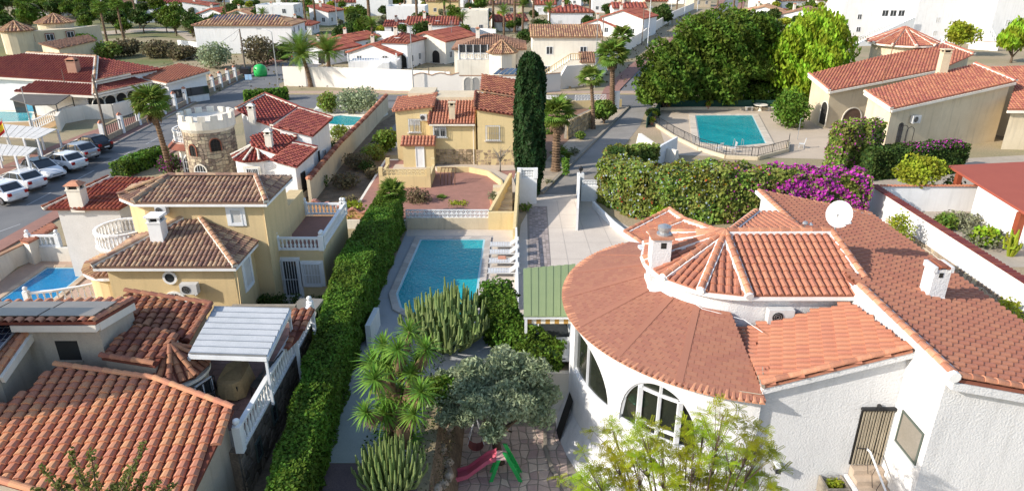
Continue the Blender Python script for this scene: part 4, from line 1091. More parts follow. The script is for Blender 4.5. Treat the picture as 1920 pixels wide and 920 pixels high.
# row of barrel tile ends under the shingles
me = tile_shared(.19, .42, .085, 'barrel', .02, T_CAP)
for k in range(80):
    a = -58+k*1.74
    if a > 80: break
    p = cyl(a, ZE-.10, RO+.13); o = Vector((math.cos(R(a)), math.sin(R(a)), .18)).normalized(); e = Vector((-math.sin(R(a)), math.cos(R(a)), 0))
    inst('eave_tile', tile_shared(.19, .42, .085, 'barrel', .02, T_CAP), T_CAP, MH, basis(p, -e, o, e.cross(o)*-1))
mb = MB()
for k in range(70):
    a = -58+k*1.98; mb.hexa([cyl(a,ZE-.20,RW-.1),cyl(a+1.98,ZE-.20,RW-.1),cyl(a+1.98,ZE-.20,RO-.02),cyl(a,ZE-.20,RO-.02),cyl(a,ZE-.115,RW-.1),cyl(a+1.98,ZE-.115,RW-.1),cyl(a+1.98,ZE-.115,RO-.02),cyl(a,ZE-.115,RO-.02)])
mb.build('eave_band', WR, MH)
# turret drum and front wall below it
mb = MB(); N = 30
def drum(a, z, r=TR-.1): return Vector((TC.x-r*math.cos(R(a)), TC.y-r*math.sin(R(a)), z))
for k in range(N):
    a0 = -80+k*170/N; a1 = -80+(k+1)*170/N; mb.face([drum(a0,3.5), drum(a1,3.5), drum(a1,5.42), drum(a0,5.42)])
yf = TC.y-TR+.1
mb.box(8.75,yf,3.4,13.05,yf+.25,5.42); mb.box(12.85,yf+.25,3.4,13.05,26,5.42)
mb.build('turret_wall', WR, MH)
mb = MB(); 
for k in range(N):
    a0 = -80+k*170/N; a1 = -80+(k+1)*170/N; r1 = TR+.16
    mb.hexa([drum(a0,5.30,TR-.12),drum(a0,5.30,r1),drum(a1,5.30,r1),drum(a1,5.30,TR-.12),drum(a0,5.43,TR-.12),drum(a0,5.43,r1),drum(a1,5.43,r1),drum(a1,5.43,TR-.12)])
mb.box(8.75,yf-.26,5.30,13.35,yf+.05,5.43)
mb.build('cornice', WS, MH)
AP = Vector((8.70,25.9,6.62)); RE = Vector((13.05,25.95,6.62)); ey = TC.y-TR-.12
fr_pl = Plane((8.75, ey, 5.47), 0, (6.62-5.47)/(25.9-ey))
tile_roof(MH, [fr_pl.at(8.75,ey), fr_pl.at(13.42,ey), fr_pl.at(13.05,25.9), fr_pl.at(8.70,25.9)], fr_pl, T_PK, w=.27, L=.42, h=.10, budget=bud, under=T_PK)
fang = [90, 60, 32, 2, -28, -58]; EP = [Vector((TC.x-(TR+.14)*math.cos(R(a)), TC.y-(TR+.14)*math.sin(R(a)), 5.47)) for a in fang]
for p, q in zip(EP, EP[1:]):
    n_ = (q-p).cross(AP-p); pl = Plane(p, -n_.x/n_.z, -n_.y/n_.z); tile_roof(MH, [p, q, AP-Vector((0,0,.01))], pl, T_PK, w=.27, L=.42, under=T_PK)
up_ = Vector((0,0,.06))
for p in EP:
    ridge(MH, p+up_, AP+up_, .13, .40, mortar=WS, mw=.34)
    d = (p-AP).normalized(); mb = MB(); mb.tube([p+up_-d*.05, p+up_+d*.10], [.15,.15], 10); mb.build('ridge_end', WS, MH)
ridge(MH, AP+up_+Vector((.1,0,0)), RE+up_, .13, .42, mortar=WS, mw=.36)
ridge(MH, fr_pl.at(13.42,ey)+up_, RE+up_, .13, .42, mortar=WS, mw=.34)
mb = MB(); q = fr_pl.at(13.42,ey)+up_; mb.tube([q+Vector((0,.02,0)), q+Vector((0,-.14,-.03))], [.16,.16], 10); mb.build('ridge_end', WS, MH)
mb = MB(); mb.lathe(AP+Vector((0,0,-.05)), [(.34,0),(.26,.14),(.1,.22)], 10); mb.build('apex_mortar', WS, MH)
# west-sloping wing roof over the entrance
wp = Plane(G(1425,718,4.3), .3, -.11)
P_ = [wp.at(8.05,18.45), wp.at(12.55,18.45), wp.at(12.55,22.45), wp.at(8.5,22.6)]
bud2 = Budget(0)
tile_roof(MH, P_, wp, T_OR, w=.30, L=.42, h=.13, gapw=.78, budget=bud, under=T_OR)
ridge(MH, P_[0]+Vector((0,.05,.04)), P_[1]+Vector((0,.05,.04)), .11, .42, mortar=None)
mb = MB(); mb.prism([(8.15,18.7),(12.65,18.7),(12.65,18.95),(8.15,18.95)], LOW, lambda x, y: wp.z(x,y)-.14)
mb.build('front_wall', WR, MH)
mb = MB(); mb.hexa([(8.1,18.47,wp.z(8.1,18.5)-.34),(12.64,18.47,wp.z(12.64,18.5)-.34),(12.64,18.72,wp.z(12.64,18.5)-.34),(8.1,18.72,wp.z(8.1,18.5)-.34),(8.1,18.47,wp.z(8.1,18.5)-.11),(12.64,18.47,wp.z(12.64,18.5)-.11),(12.64,18.72,wp.z(12.64,18.5)-.11),(8.1,18.72,wp.z(8.1,18.5)-.11)]); mb.build('verge_band', WR, MH)
mb = MB(); mb.bar((8.05,18.4,4.33),(8.7,22.6,4.12),.10,.09); mb.build('valley_trim', MORT, MH)
# big east roof
bp_ = Plane((12.65,16.6,5.9), -.2, 0); YN = 33.2
Pb = [bp_.at(12.65,16.55), bp_.at(18.5,16.55), bp_.at(18.5,YN-.2), bp_.at(12.65,YN)]
T_MH = mat('brownish_clay_tile', (.40,.17,.105), (.37,.15,.095), rough=.8, scale=1.0, tint=.06, hue=.004, bump=.01, bscale=40)
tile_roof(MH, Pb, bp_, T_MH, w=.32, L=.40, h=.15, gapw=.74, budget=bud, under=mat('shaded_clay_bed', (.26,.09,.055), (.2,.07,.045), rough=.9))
ridge(MH, (12.62,16.6,5.99), (12.62,22.3,5.99), .13, .42, mortar=WS, mw=.42)
ridge(MH, (12.62,26.2,5.99), (12.62,YN,5.99), .13, .42, mortar=WS, mw=.42)
ridge(MH, (12.75,16.6,5.92), (18.5,16.6,4.78), .12, .40)
ridge(MH, (12.75,YN,5.92), (18.5,YN-.15,4.78), .11, .40, mortar=WS)
mb = MB(); mb.prism([(12.65,16.8),(18.2,16.8),(18.2,YN-.3),(12.65,YN-.3)], LOW, lambda x, y: bp_.z(x,y)-.14); mb.build('main_wall', WR, MH)
mb = MB(); mb.hexa([(12.66,16.52,5.52),(18.4,16.52,4.37),(18.4,16.8,4.37),(12.66,16.8,5.52),(12.66,16.52,5.78),(18.4,16.52,4.63),(18.4,16.8,4.63),(12.66,16.8,5.78)]); mb.build('verge_band', WR, MH)
mb = MB(); mb.tube([(12.62,16.45,5.98),(12.62,16.62,5.98)], [.17,.17], 10); mb.build('ridge_end', WS, MH)
mb = MB(); mb.tube([(18.62,16.6,4.62),(18.62,33,4.62)], .07, 6); mb.build('gutter', mat('brown_gutter',(.2,.08,.05)), MH)
# back roofs
bk = Plane((9,26.0,6.50), 0, -.13)
tile_roof(MH, [bk.at(8.7,25.95), bk.at(12.5,25.95), bk.at(12.5,30.2), bk.at(11.4,30.2)], bk, T_OR, w=.27, L=.42, under=T_OR)
mb = MB(); mb.prism([(6,27.5),(12.6,27.5),(12.6,30),(6,30)], 0, 4.4); mb.prism([(8.9,26.1),(12.6,26.1),(12.6,29.9),(11.4,29.9)], 4.2, lambda x, y: bk.z(x,y)-.14); mb.build('back_wall', WR, MH)
ridge(MH, bk.at(8.9,26.1)+up_, bk.at(11.5,30.2)+up_, .12, .42, mortar=WS)
pp = Plane(G(1170,438,3.6), .22, 0); 
Pp = [pp.px(*c) for c in ((1172,438),(1205,460),(1262,470),(1352,438),(1283,414),(1255,395))]
tile_roof(MH, Pp, pp, T_OR, w=.27, L=.42, under=T_OR)
mb = MB(); mb.prism(inset([(p.x,p.y) for p in Pp], .3), 0, lambda x, y: pp.z(x,y)-.14); mb.build('porch_wall', WR, MH)
for a, b in ((0,5),(5,4),(4,3),(0,1)): ridge(MH, Pp[a]+up_, Pp[b]+up_, .12, .42, mortar=WS)
ridge(MH, pp.px(1215,440)+up_, pp.px(1283,414)+up_, .12, .42, mortar=WS)
# chimneys
mb = MB(); cx_, cy2 = 5.95, 25.3; 
for (z0, z1, hw) in ((3.9,4.9,.44),(4.9,6.75,.38)): mb.box(cx_-hw,cy2-hw,z0,cx_+hw,cy2+hw,z1)
mb.lathe((cx_-.1,cy2-.5,4.3), [(.42,0),(.42,.35),(.33,.5),(.1,.52)], 10)
c1 = mb.build('chimney', WR, MH); mb = MB(); mb.box(cx_-.05,cy2-.386,6.35,cx_+.17,cy2-.37,6.6); mb.build('flue_opening', DARK, c1)
mb = MB(); mb.box(cx_-.46,cy2-.46,6.75,cx_+.46,cy2+.46,6.82); mb.build('chimney_cap', T_CAP, c1)
mb = MB(); mb.lathe((cx_+.12,cy2,6.82), [(.30,0),(.30,.06),(.20,.08),(.20,.20),(.27,.22),(.27,.34),(.10,.42)], 14); mb.build('cowl', GRYM, c1)
q = bp_.px(1745,556); mb = MB(); x, y = q.x, q.y; zt = q.z+1.25
mb.box(x-.30,y-.32,q.z-.2,x+.30,y+.32,zt); mb.hexa([(x-.42,y-.46,q.z-.2),(x+.45,y-.46,q.z-.3),(x+.45,y+.4,q.z-.3),(x-.42,y+.4,q.z-.2),(x-.3,y-.33,q.z+.18),(x+.32,y-.33,q.z+.12),(x+.32,y+.3,q.z+.12),(x-.3,y+.3,q.z+.18)])
for sx in (-1,1): mb.box(x+sx*.30-.06,y-.36,zt-.10,x+sx*.30+.06,y+.36,zt+.12)
c2 = mb.build('chimney', WR, MH); mb = MB(); mb.box(x-.12,y-.34,zt-.30,x+.02,y-.318,zt-.12); mb.build('flue_opening', DARK, c2)
mb = MB(); 
for k in range(3): mb.box(x-.33+k*.22,y-.34,zt+.02+.05*(k==1),x-.13+k*.22,y+.34,zt+.10+.05*(k==1))
mb.build('chimney_cap', T_BR, c2)
# door wall details
dy = 18.7
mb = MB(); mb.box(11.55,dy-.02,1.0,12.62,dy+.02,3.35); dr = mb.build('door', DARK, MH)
STR = mat('beige_curtain_strip', (.50,.43,.32), (.40,.34,.25), rough=.8, fine=.1)
for k in range(11):
    x = 11.60+k*.095; mb = MB(); sw = .055+random.random()*.02; off = .02*math.sin(k*2.1)
    mb.hexa([(x,dy-.10-off,1.04),(x+sw,dy-.08,1.04),(x+sw,dy-.06,1.04),(x,dy-.08-off,1.04),(x,dy-.10,3.28),(x+sw,dy-.08,3.28),(x+sw,dy-.06,3.28),(x,dy-.08,3.28)]); mb.build('curtain_strip', STR, dr)
mb = MB(); mb.box(11.5,dy-.14,3.28,12.64,dy-.03,3.36); mb.box(12.0,dy-.22,3.36,12.1,dy-.05,3.5); mb.build('curtain_rail', BLK, dr)
stp = thing('entrance_steps', (12.1,18.2,LOW), 'pale tiled entrance steps with a white and black handrail below the curtained door', 'steps')
TT = mat('beige_step_tile', (.48,.38,.29), (.42,.33,.25), rough=.6, scale=2)
for k in range(9):
    z = .98-k*.19; mb = MB(); mb.box(11.6,dy-.03-(k+1)*.30,z-.19-.3,12.62,dy-.03-k*.30,z); mb.build('step', TT, stp)
for k in range(2):
    mb = MB(); mb.box(11.45-.2*k,dy-.9-k,LOW,11.58-.2*k,dy-.04-.0,.6-k*.5) if k == 0 else None; mb.build('side_wall', WR, stp) if k == 0 else None
mb = MB(); hr = [(11.95,dy-.15,1.02+.75),(12.0,dy-.3,1.75),(12.15,dy-2.2,.65)]; mb.tube(hr, .035, 6); mb.build('handrail', WM, stp)
mb = MB()
for k in range(5):
    y = dy-.35-k*.4; z = 1.72-k*.235; mb.tube([(12.0+.03*k,y,z),(11.97,y+.02,z-.35),(12.04,y-.05,z-.8)], .012, 4)
mb.tube([(11.6,dy-.15,1.80),(11.97,dy-.18,1.78)], .02, 5); mb.build('iron_bars', BLK, stp)
mb = MB(); x = 12.65
for (y0,y1,z0,z1,d) in ((17.05,18.28,2.33,2.40,.04),(17.05,18.28,3.48,3.55,.04),(17.05,17.11,2.4,3.48,.04),(18.22,18.28,2.4,3.48,.04)): mb.box(x-d,y0,z0,x+.02,y1,z1)
wf = mb.build('window', mat('green_grey_frame',(.10,.12,.10)), MH); mb = MB(); mb.box(x-.012,17.11,2.4,x+.02,18.22,3.48); mb.build('pane', mat('grey_blind',(.22,.20,.165),(.26,.235,.2),rough=.6), wf)
mb = MB(); mb.box(x-.10,17.0,2.27,x+.02,18.33,2.33); mb.build('sill', WS, wf)
pb = thing('planter_box', (10.9,18.4,.2), 'square planter with small green plants against the front wall', 'planter')
mb = MB(); mb.box(10.6,dy-.75,-.1,11.38,dy-.68,.55); mb.box(10.6,dy-.68,-.1,10.66,dy-.04,.55); mb.box(11.32,dy-.68,-.1,11.38,dy-.04,.55); mb.box(10.66,dy-.68,-.1,11.32,dy-.04,.30); mb.build('box', MORT, pb)
leaves('leaves', blobpts(260,(11.0,dy-.4,.48),(.3,.24,.2),.8), .10, L_LEM, pb)
wl = thing('wall_lantern', YP(1455,865,18.7), 'wall lantern with wire scroll on the rough white wall', 'lamp'); q = YP(1455,865,18.66)
mb = MB(); mb.box(q.x-.10,q.y-.34,q.z-.02,q.x+.10,q.y-.02,q.z+.04); mb.build('lantern_top', WM, wl)
mb = MB()
for sx in (-1,1):
    for sy in (-.3,-.08): mb.bar((q.x+sx*.08,q.y+sy,q.z-.28),(q.x+sx*.08,q.y+sy,q.z),.02,.02)
mb.tube([(q.x-.12,q.y-.1,q.z-.1),(q.x-.22,q.y-.1,q.z-.2),(q.x-.12,q.y-.1,q.z-.3)], .01, 4); mb.build('lantern_frame', BLK, wl)
mb = MB(); mb.box(q.x-.07,q.y-.29,q.z-.27,q.x+.07,q.y-.09,q.z-.02); mb.build('lantern_glass', GLS, wl)
ac_unit('boxy white air conditioner under the turret eave of the main villa', (YP(1432,598,yf).x,yf,YP(1432,598,yf).z+.02), (1,0,0), .95, .56)
mb = MB(); pts = [G(1225,515,5.0)+Vector((0,0,0)), Vector((7.2,22.9,4.75)), Vector((8.6,22.3,4.62)), Vector((9.0,21.4,4.6))]; mb.tube(pts, .012, 4); tag(mb.build('cable', WM), 'thin white cable trailing over the shingle roof', 'cable')
mb = MB(); mb.tube([(6.7,18.9+.1,3.9),(8.02,18.40,4.05),(8.15,18.6,4.25),(8.3,19.3,4.5)], .018, 4); tag(mb.build('cable', MORT), 'brown cable looping at the corner of the shingle roof', 'cable')
# dish
dq = Vector((13.15,25.9,6.7)); ds = thing('satellite_dish', dq, 'big white satellite dish on a mast at the turret ridge', 'satellite dish')
mb = MB(); mb.tube([dq-Vector((0,0,.3)), dq+Vector((0,0,.75))], .04, 6); mb.build('mast', GRYM, ds)
def dishmesh(c, r, nv, m, root, name='reflector'):
    nv = Vector(nv).normalized(); a = nv.cross(Vector((0,0,1))).normalized(); b = nv.cross(a); mb = MB(); N = 20; rings = []
    for q in (0,.35,.7,1.0): rings.append([c + (a*math.cos(2*PI*k/N)+b*math.sin(2*PI*k/N)*1.1)*r*q + nv*(.22*r*q*q) for k in range(N)])
    for r0, r1 in zip(rings, rings[1:]):
        for k in range(N): mb.face([r0[k], r0[(k+1)%N], r1[(k+1)%N], r1[k]]); mb.face([p-nv*.02 for p in (r0[k], r1[k], r1[(k+1)%N], r0[(k+1)%N])])
    return mb.build(name, m, root, smooth=True)
dishmesh(dq+Vector((.05,.0,.75)), .50, (-.4,-.85,.35), WS, ds)
mb = MB(); c = dq+Vector((.05,0,.75)); mb.tube([c+Vector((0,-.05,-.5)), c+Vector((.25,-.55,-.2))], .018, 4); mb.tube([c+Vector((.25,-.55,-.2)), c+Vector((.22,-.5,-.1))], .05, 6); mb.build('feed_arm', GRYM, ds)
at = thing('roof_antenna', (12.7,27.2,6), 'small antenna bracket beside the satellite dish', 'antenna')
mb = MB(); mb.tube([(12.5,27.2,6),(12.5,27.2,6.55)],.02,5); mb.lathe((12.5,27.2,6.5),[(.02,0),(.12,.04),(.1,.12),(.02,.16)],8); mb.lathe((12.75,27.2,6.45),[(.02,0),(.1,.04),(.02,.14)],8); mb.bar((12.5,27.2,6.5),(12.75,27.2,6.5),.02,.02); mb.build('mast', GRYM, at)
# outdoor wall lamp and speaker on round wall
mb = MB(); p = cyl(33,.25,RW+.04); mb.box(p.x-.08,p.y-.08,p.z-.12,p.x+.08,p.y+.08,p.z+.12); tag(mb.build('wall_lamp', GRYM), 'small dark lamp on the round white wall below the windows', 'lamp')
# low door in the foot of the round wall
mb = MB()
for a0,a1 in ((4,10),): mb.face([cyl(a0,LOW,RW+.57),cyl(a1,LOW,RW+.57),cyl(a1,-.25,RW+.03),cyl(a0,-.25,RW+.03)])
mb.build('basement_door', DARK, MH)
# carport
cp = thing('carport', (2,29,0), 'carport with a faded green fabric roof beside the round shingle roof', 'carport')
ca, cb, cc, cd_ = G(982,592,2.45), G(1078,592,2.45), Vector((3.2,31.4,2.75)), G(981,503,2.75)
mb = MB(); N = 14
for k in range(N):
    f = lambda a, b, t: a.lerp(b, t)
    q0, q1, q2, q3 = f(ca,cb,k/N), f(ca,cb,(k+1)/N), f(cd_,cc,(k+1)/N), f(cd_,cc,k/N); dz = Vector((0,0,.02*(k%2)))
    mb.hexa([q0-Vector((0,0,.05)),q1-Vector((0,0,.05)),q2-Vector((0,0,.05)),q3-Vector((0,0,.05)),q0+dz,q1+dz,q2+dz,q3+dz])
mb.build('roof_sheet', GRN_R, cp)
mb = MB()
for p in (ca, cb, cd_): mb.bar((p.x+.1,p.y+.1,0),(p.x+.1,p.y+.1,p.z-.06),.12,.12); mb.build('post', WM, cp); mb = MB()
mb.bar(ca+Vector((0,.08,-.12)), cb+Vector((0,.08,-.12)), .10, .12); mb.build('frame', WM, cp)
for k in range(10):
    t0, t1 = .07+k*.09, .07+(k+1)*.09; a, b = ca.lerp(cb,t0), ca.lerp(cb,t1); mb = MB(); d = Vector((0,.16,-.20)); mb.hexa([a+d-Vector((0,0,.28)),b+d-Vector((0,0,.28)),b+d+Vector((0,.02,-.28)),a+d+Vector((0,.02,-.28)),a+d,b+d,b+d+Vector((0,.02,0)),a+d+Vector((0,.02,0))])
    mb.build('awning_stripe', mat('ochre_awning',(.5,.28,.07)) if k == 0 else (MATS['ochre_awning'] if k % 2 == 0 else WC), cp)
car0 = make_car((1.9,28.2,0), -PI/2+.03, CARW, 'white car parked nose-out under the green carport')
# ------------------------------------------------------------------ near left house
LB = thing('beige_house', (-13,19,0), 'beige house with big orange tiled roofs and solar panels nearest the camera on the left', 'house')
budl = Budget(300)
g1 = (-.02, .20)
lp = Plane(G(438,768,3.4), *g1)
Pl = [lp.px(*c) for c in ((352,945),(438,768),(290,713),(104,687),(60,725),(0,762),(-150,770),(-230,880),(0,905),(70,925))]
T_LB = mat('sunny_orange_tile', (.56,.26,.15), (.46,.20,.11), rough=.8, scale=.8, tint=.12, hue=.01, bump=.01, bscale=40)
BED = mat('dark_clay_bed', (.20,.06,.035), (.15,.045,.03), rough=.9)
tile_roof(LB, Pl, lp, T_LB, w=.38, L=.30, h=.13, budget=budl, under=BED, gapw=.86, lift=.05)
mb = MB(); mb.prism(inset([(p.x,p.y) for p in Pl], .22), -.1, lambda x, y: lp.z(x,y)-.14); mb.build('wall', BG, LB)
ridge(LB, Pl[3]+up_, Pl[2]+up_, .11, .38, m=T_LB); ridge(LB, Pl[2]+up_, Pl[1]+up_, .11, .38, m=T_LB)
ridge(LB, Pl[8]+up_, Pl[9]+up_, .11, .38, m=T_LB)
T_LD = mat('weathered_orange_tile', (.38,.165,.095), (.20,.085,.055), rough=.85, scale=1.5, tint=.25, hue=.012, bump=.01, bscale=40)
# back roof, middle roof
l2 = Plane(G(350,640,3.85), 0, .22); P2_ = [l2.px(*c) for c in ((352,642),(255,607),(236,549),(397,573),(372,607))]
tile_roof(LB, P2_, l2, T_LD, w=.36, L=.32, h=.12, under=BED, gapw=.86, lift=.05)
mb = MB(); mb.prism(inset([(p.x,p.y) for p in P2_], .2), 0, lambda x, y: l2.z(x,y)-.14); mb.build('wall', BG, LB)
ridge(LB, P2_[2]+up_, P2_[3]+up_, .11, .38, m=T_LD); ridge(LB, P2_[0]+up_, P2_[3]+up_, .11, .38, m=T_LD)
l3 = Plane(G(290,684,4.0), 0, .22); P3_ = [l3.px(*c) for c in ((290,686),(190,671),(250,608),(338,626))]
tile_roof(LB, P3_, l3, T_LD, w=.36, L=.32, h=.12, under=BED, gapw=.86, lift=.05)
mb = MB(); mb.prism(inset([(p.x,p.y) for p in P3_], .08), 0, lambda x, y: l3.z(x,y)-.14); mb.build('wall', BG, LB)
ridge(LB, P3_[1]+up_, P3_[0]+up_, .11, .38, m=T_LD)
# tall block
xb = -14.5; zt = 5.36
tp = Plane((xb,20.9,zt), 0, -.17)
def tpz(x, y): return tp.z(x, y)-.12
mb = MB(); mb.prism([(-17.3,20.95),(xb,20.95),(xb,23.1),(-17.3,22.6)], 0, tpz); mb.prism([(-25,21.6),(-17.3,21.6),(-17.3,22.3),(-25,22.3)], 0, 4.7); mb.prism([(-24,16.8),(-18.3,16.8),(-18.3,20.5),(-24,20.5)], 0, 7.4); mb.build('wall', BG, LB)  # last prism: unseen block added out of view to shade the front roof
P4 = [tp.at(-25,20.6), tp.at(xb+.1,20.75), tp.at(xb+.1,23.3), tp.at(-25,22.4)]
tile_roof(LB, P4, Plane((xb,20.9,zt),0,-.1699), T_LB, w=.36, L=.34, under=BED)
mb = MB(); mb.hexa([(-17.4,20.72,zt-.36),(xb+.06,20.72,zt-.36),(xb+.06,20.95,zt-.36),(-17.4,20.95,zt-.36),(-17.4,20.72,zt-.11),(xb+.06,20.72,zt-.11),(xb+.06,20.95,zt-.11),(-17.4,20.95,zt-.11)])
mb.hexa([(xb,20.95,zt-.42),(xb+.08,20.95,zt-.42),(xb+.08,23.2,zt-.80),(xb,23.2,zt-.80),(xb,20.95,zt-.11),(xb+.08,20.95,zt-.11),(xb+.08,23.2,zt-.5),(xb,23.2,zt-.5)]); mb.build('verge_band', WC, LB)
for k in range(5):
    for j in range(2):
        x0 = -24.3+k*1.95; y0 = 21.0+j*.76; mb = MB()
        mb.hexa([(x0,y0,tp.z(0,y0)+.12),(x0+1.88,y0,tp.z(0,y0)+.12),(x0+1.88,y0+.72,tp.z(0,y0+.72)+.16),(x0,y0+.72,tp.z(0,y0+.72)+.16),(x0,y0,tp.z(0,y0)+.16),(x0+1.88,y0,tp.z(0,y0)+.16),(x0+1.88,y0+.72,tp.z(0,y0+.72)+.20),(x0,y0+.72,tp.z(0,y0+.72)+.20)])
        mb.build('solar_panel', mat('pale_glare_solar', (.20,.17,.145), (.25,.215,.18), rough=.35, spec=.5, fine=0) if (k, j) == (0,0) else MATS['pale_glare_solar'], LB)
mb = MB(); q = YP(101,640,20.9); mb.box(q.x,20.93,q.z-.78,q.x+.78,20.955,q.z); wn = mb.build('window', DARK, LB); wn['label'] = 'dark unlit opening'
mb = MB(); mb.box(q.x-.04,20.90,q.z-.84,q.x+.82,20.95,q.z-.78); mb.build('sill', BG, wn)
mb = MB(); mb.box(xb,21.5,3.45,xb+.35,22.2,3.52); mb.tube([(xb+.3,21.5,3.5),(xb+.3,21.5,0)],.03,5); mb.build('ledge', WS, LB)
ridge(LB, (xb+.15,21.55,4.05), (xb+.15,22.1,4.05), .14, .3, m=T_LB)
# left roof with panel
l5 = Plane(G(75,600,4.95), .0, .30); P5 = [l5.px(*c) for c in ((75,600),(0,708),(-220,720),(-200,600))]
tile_roof(LB, P5, l5, T_LB, w=.36, L=.34, under=BED); 
mb = MB(); mb.prism([(p.x,p.y) for p in inset([(p.x,p.y) for p in P5], .15)], 0, lambda x, y: l5.z(x,y)-.14); mb.build('wall', BG, LB)
mb = MB(); mb.bar(P5[0]+Vector((.05,0,-.08)), P5[1]+Vector((.05,0,-.08)), .12, .26); mb.build('verge_band', WC, LB); ridge(LB, P5[1]+up_+Vector((-.15,0,0)), P5[0]+up_+Vector((-.15,0,0)), .11, .38, m=T_LB)
mb = MB(); pn = [l5.px(*c)+Vector((0,0,.22)) for c in ((-60,684),(0,668),(48,612),(-20,612))]; mb.hexa([p-Vector((0,0,.05)) for p in pn]+pn); sp = mb.build('solar_panel', SOLAR, LB)
mb = MB()
for k in range(4): mb.bar(pn[k]+Vector((0,0,.004)), pn[(k+1)%4]+Vector((0,0,.004)), .05, .06)
for k in range(1,5):
    mb.bar(pn[0].lerp(pn[1],k/5)+Vector((0,0,.004)), pn[3].lerp(pn[2],k/5)+Vector((0,0,.004)), .012, .01)
    mb.bar(pn[0].lerp(pn[3],k/5)+Vector((0,0,.004)), pn[1].lerp(pn[2],k/5)+Vector((0,0,.004)), .012, .01)
mb.build('frame', GRYM, sp)
# stair turret
ta = Vector((-12.15,21.0,4.25)); tcn = Vector((-12.25,21.05)); tr_ = 1.25; ez = 3.35
EPt = [Vector((tcn.x+tr_*math.cos(R(a)), tcn.y+tr_*math.sin(R(a)), ez)) for a in (-110,-70,-30,10,50,90)]
for p, q in zip(EPt, EPt[1:]):
    n_ = (q-p).cross(ta-p); pl = Plane(p, -n_.x/n_.z, -n_.y/n_.z); tile_roof(LB, [p,q,ta], pl, T_LD, w=.26, L=.34, under=BED)
for p in EPt[1:-1]: ridge(LB, p+up_, ta+up_, .09, .34, m=T_LD)
mb = MB(); arc = [(tcn.x+1.1*math.cos(R(a)), tcn.y+1.1*math.sin(R(a))) for a in range(-120,100,10)]; mb.prism(arc, 0, ez-.1); mb.build('turret_wall', BG, LB)
mb = MB(); arc = [(tcn.x+1.24*math.cos(R(a)), tcn.y+1.24*math.sin(R(a))) for a in range(-120,100,10)]; mb.prism(arc, ez-.22, ez-.11); mb.build('cornice', WC, LB)
dp = Vector((tcn.x+1.12*math.cos(R(-25)), tcn.y+1.12*math.sin(R(-25)), 2.05)); opening(LB, dp-Vector((.0,.35,0)), Vector((.35,.8,0)), .8, 1.0, frame=WM, mull=1, bars=BLK, sill=T_LD)
# terrace with covered table
mb = MB(); mb.prism([(-13,18.9),(-9.0,18.0),(-9.0,27.2),(-13,27.2)], -.1, 2.0); mb.build('terrace', mat('terrace_rubble_render', (.25,.19,.14), (.13,.10,.08), rough=1, scale=2.5, bump=.05, bscale=6, fine=.3), LB)
fl = MB(); fl.face([(-12.9,19,2.006),(-9.1,18.3,2.006),(-9.1,27,2.006),(-12.9,27,2.006)]); tf = fl.build('terrace_floor', MORT, LB)
TFL = mat('red_brown_terrace_tile', (.22,.13,.11), (.17,.10,.085), rough=.7, tint=.2)
nt_ = 0
for i in range(10):
    for j in range(20):
        x = -12.85+i*.375; y = 19.2+j*.375
        if x+.36 > -9.1 or y > 26.6: continue
        mb = MB(); mb.box(x,y,2.008,x+.36,y+.36,2.02, random.random()); mb.build('floor_tile', TFL, tf)
# stone faces on the terrace's outer wall
mb = MB(); cells(mb, lambda u, v, h: Vector((-9.0+h, 18.1+u, v)), 0, 9, 0, 1.95, .38, .24, gap=.10, ht=.04); mb.build('stones', mat('shaded_rubble', (.27,.20,.14), (.20,.15,.11), rough=1, tint=.4, bump=.03, bscale=20), LB, kind='stuff')
for y, z in ((19.2,.6),(21.0,.8)):
    opening(LB, (-8.95,y,z), (0,1,0), .5, .8, frame=MATS['green_grey_frame'], mull=0)
rt = thing('balustrade', (-8.95,18,2), 'white balustrade along the outer edge of the terrace beside the long hedge', 'balustrade')
balustrade(rt, [(-8.93,18.15,2.0),(-8.93,21.6,2.0),(-8.93,26.8,2.0)], h=.95, step=.26)
# pergola
pg = thing('pergola', (-10.5,22.5,2), 'white metal pergola roofed with pale panels over the terrace', 'pergola')
pa, pb_, pc, pd = G(355,663,4.05), G(500,668,4.05), G(543,580,4.15), G(402,577,4.15)
for k in range(8):
    t0, t1 = k/8+.004, (k+1)/8-.004; mb = MB(); q = [pa.lerp(pd,t0), pb_.lerp(pc,t0), pb_.lerp(pc,t1), pa.lerp(pd,t1)]
    mb.hexa([p-Vector((0,0,.05)) for p in q]+[q[0], q[1], q[2]+Vector((0,0,.07)), q[3]+Vector((0,0,.07))]); mb.build('roof_panel', mat('white_panel', (.50,.51,.52), (.42,.44,.45), rough=.5, scale=1.5) if k == 0 else MATS['white_panel'], pg)
for k in range(9):
    mb = MB(); mb.bar(pa.lerp(pd,k/8)+Vector((0,0,.045)), pb_.lerp(pc,k/8)+Vector((0,0,.045)), .05, .07); mb.build('panel_rib', GRYM, pg)
mb = MB()
for a, b in ((pa,pb_),(pb_,pc),(pc,pd),(pd,pa)): mb.bar(a-Vector((0,0,.10)), b-Vector((0,0,.10)), .10, .16)
mb.build('frame', WM, pg)
for p in (pb_, pc, pa): 
    mb = MB(); mb.bar((p.x-.06,p.y+.05,2.0), (p.x-.06,p.y+.05,p.z-.15), .09, .09); mb.build('post', WM, pg)
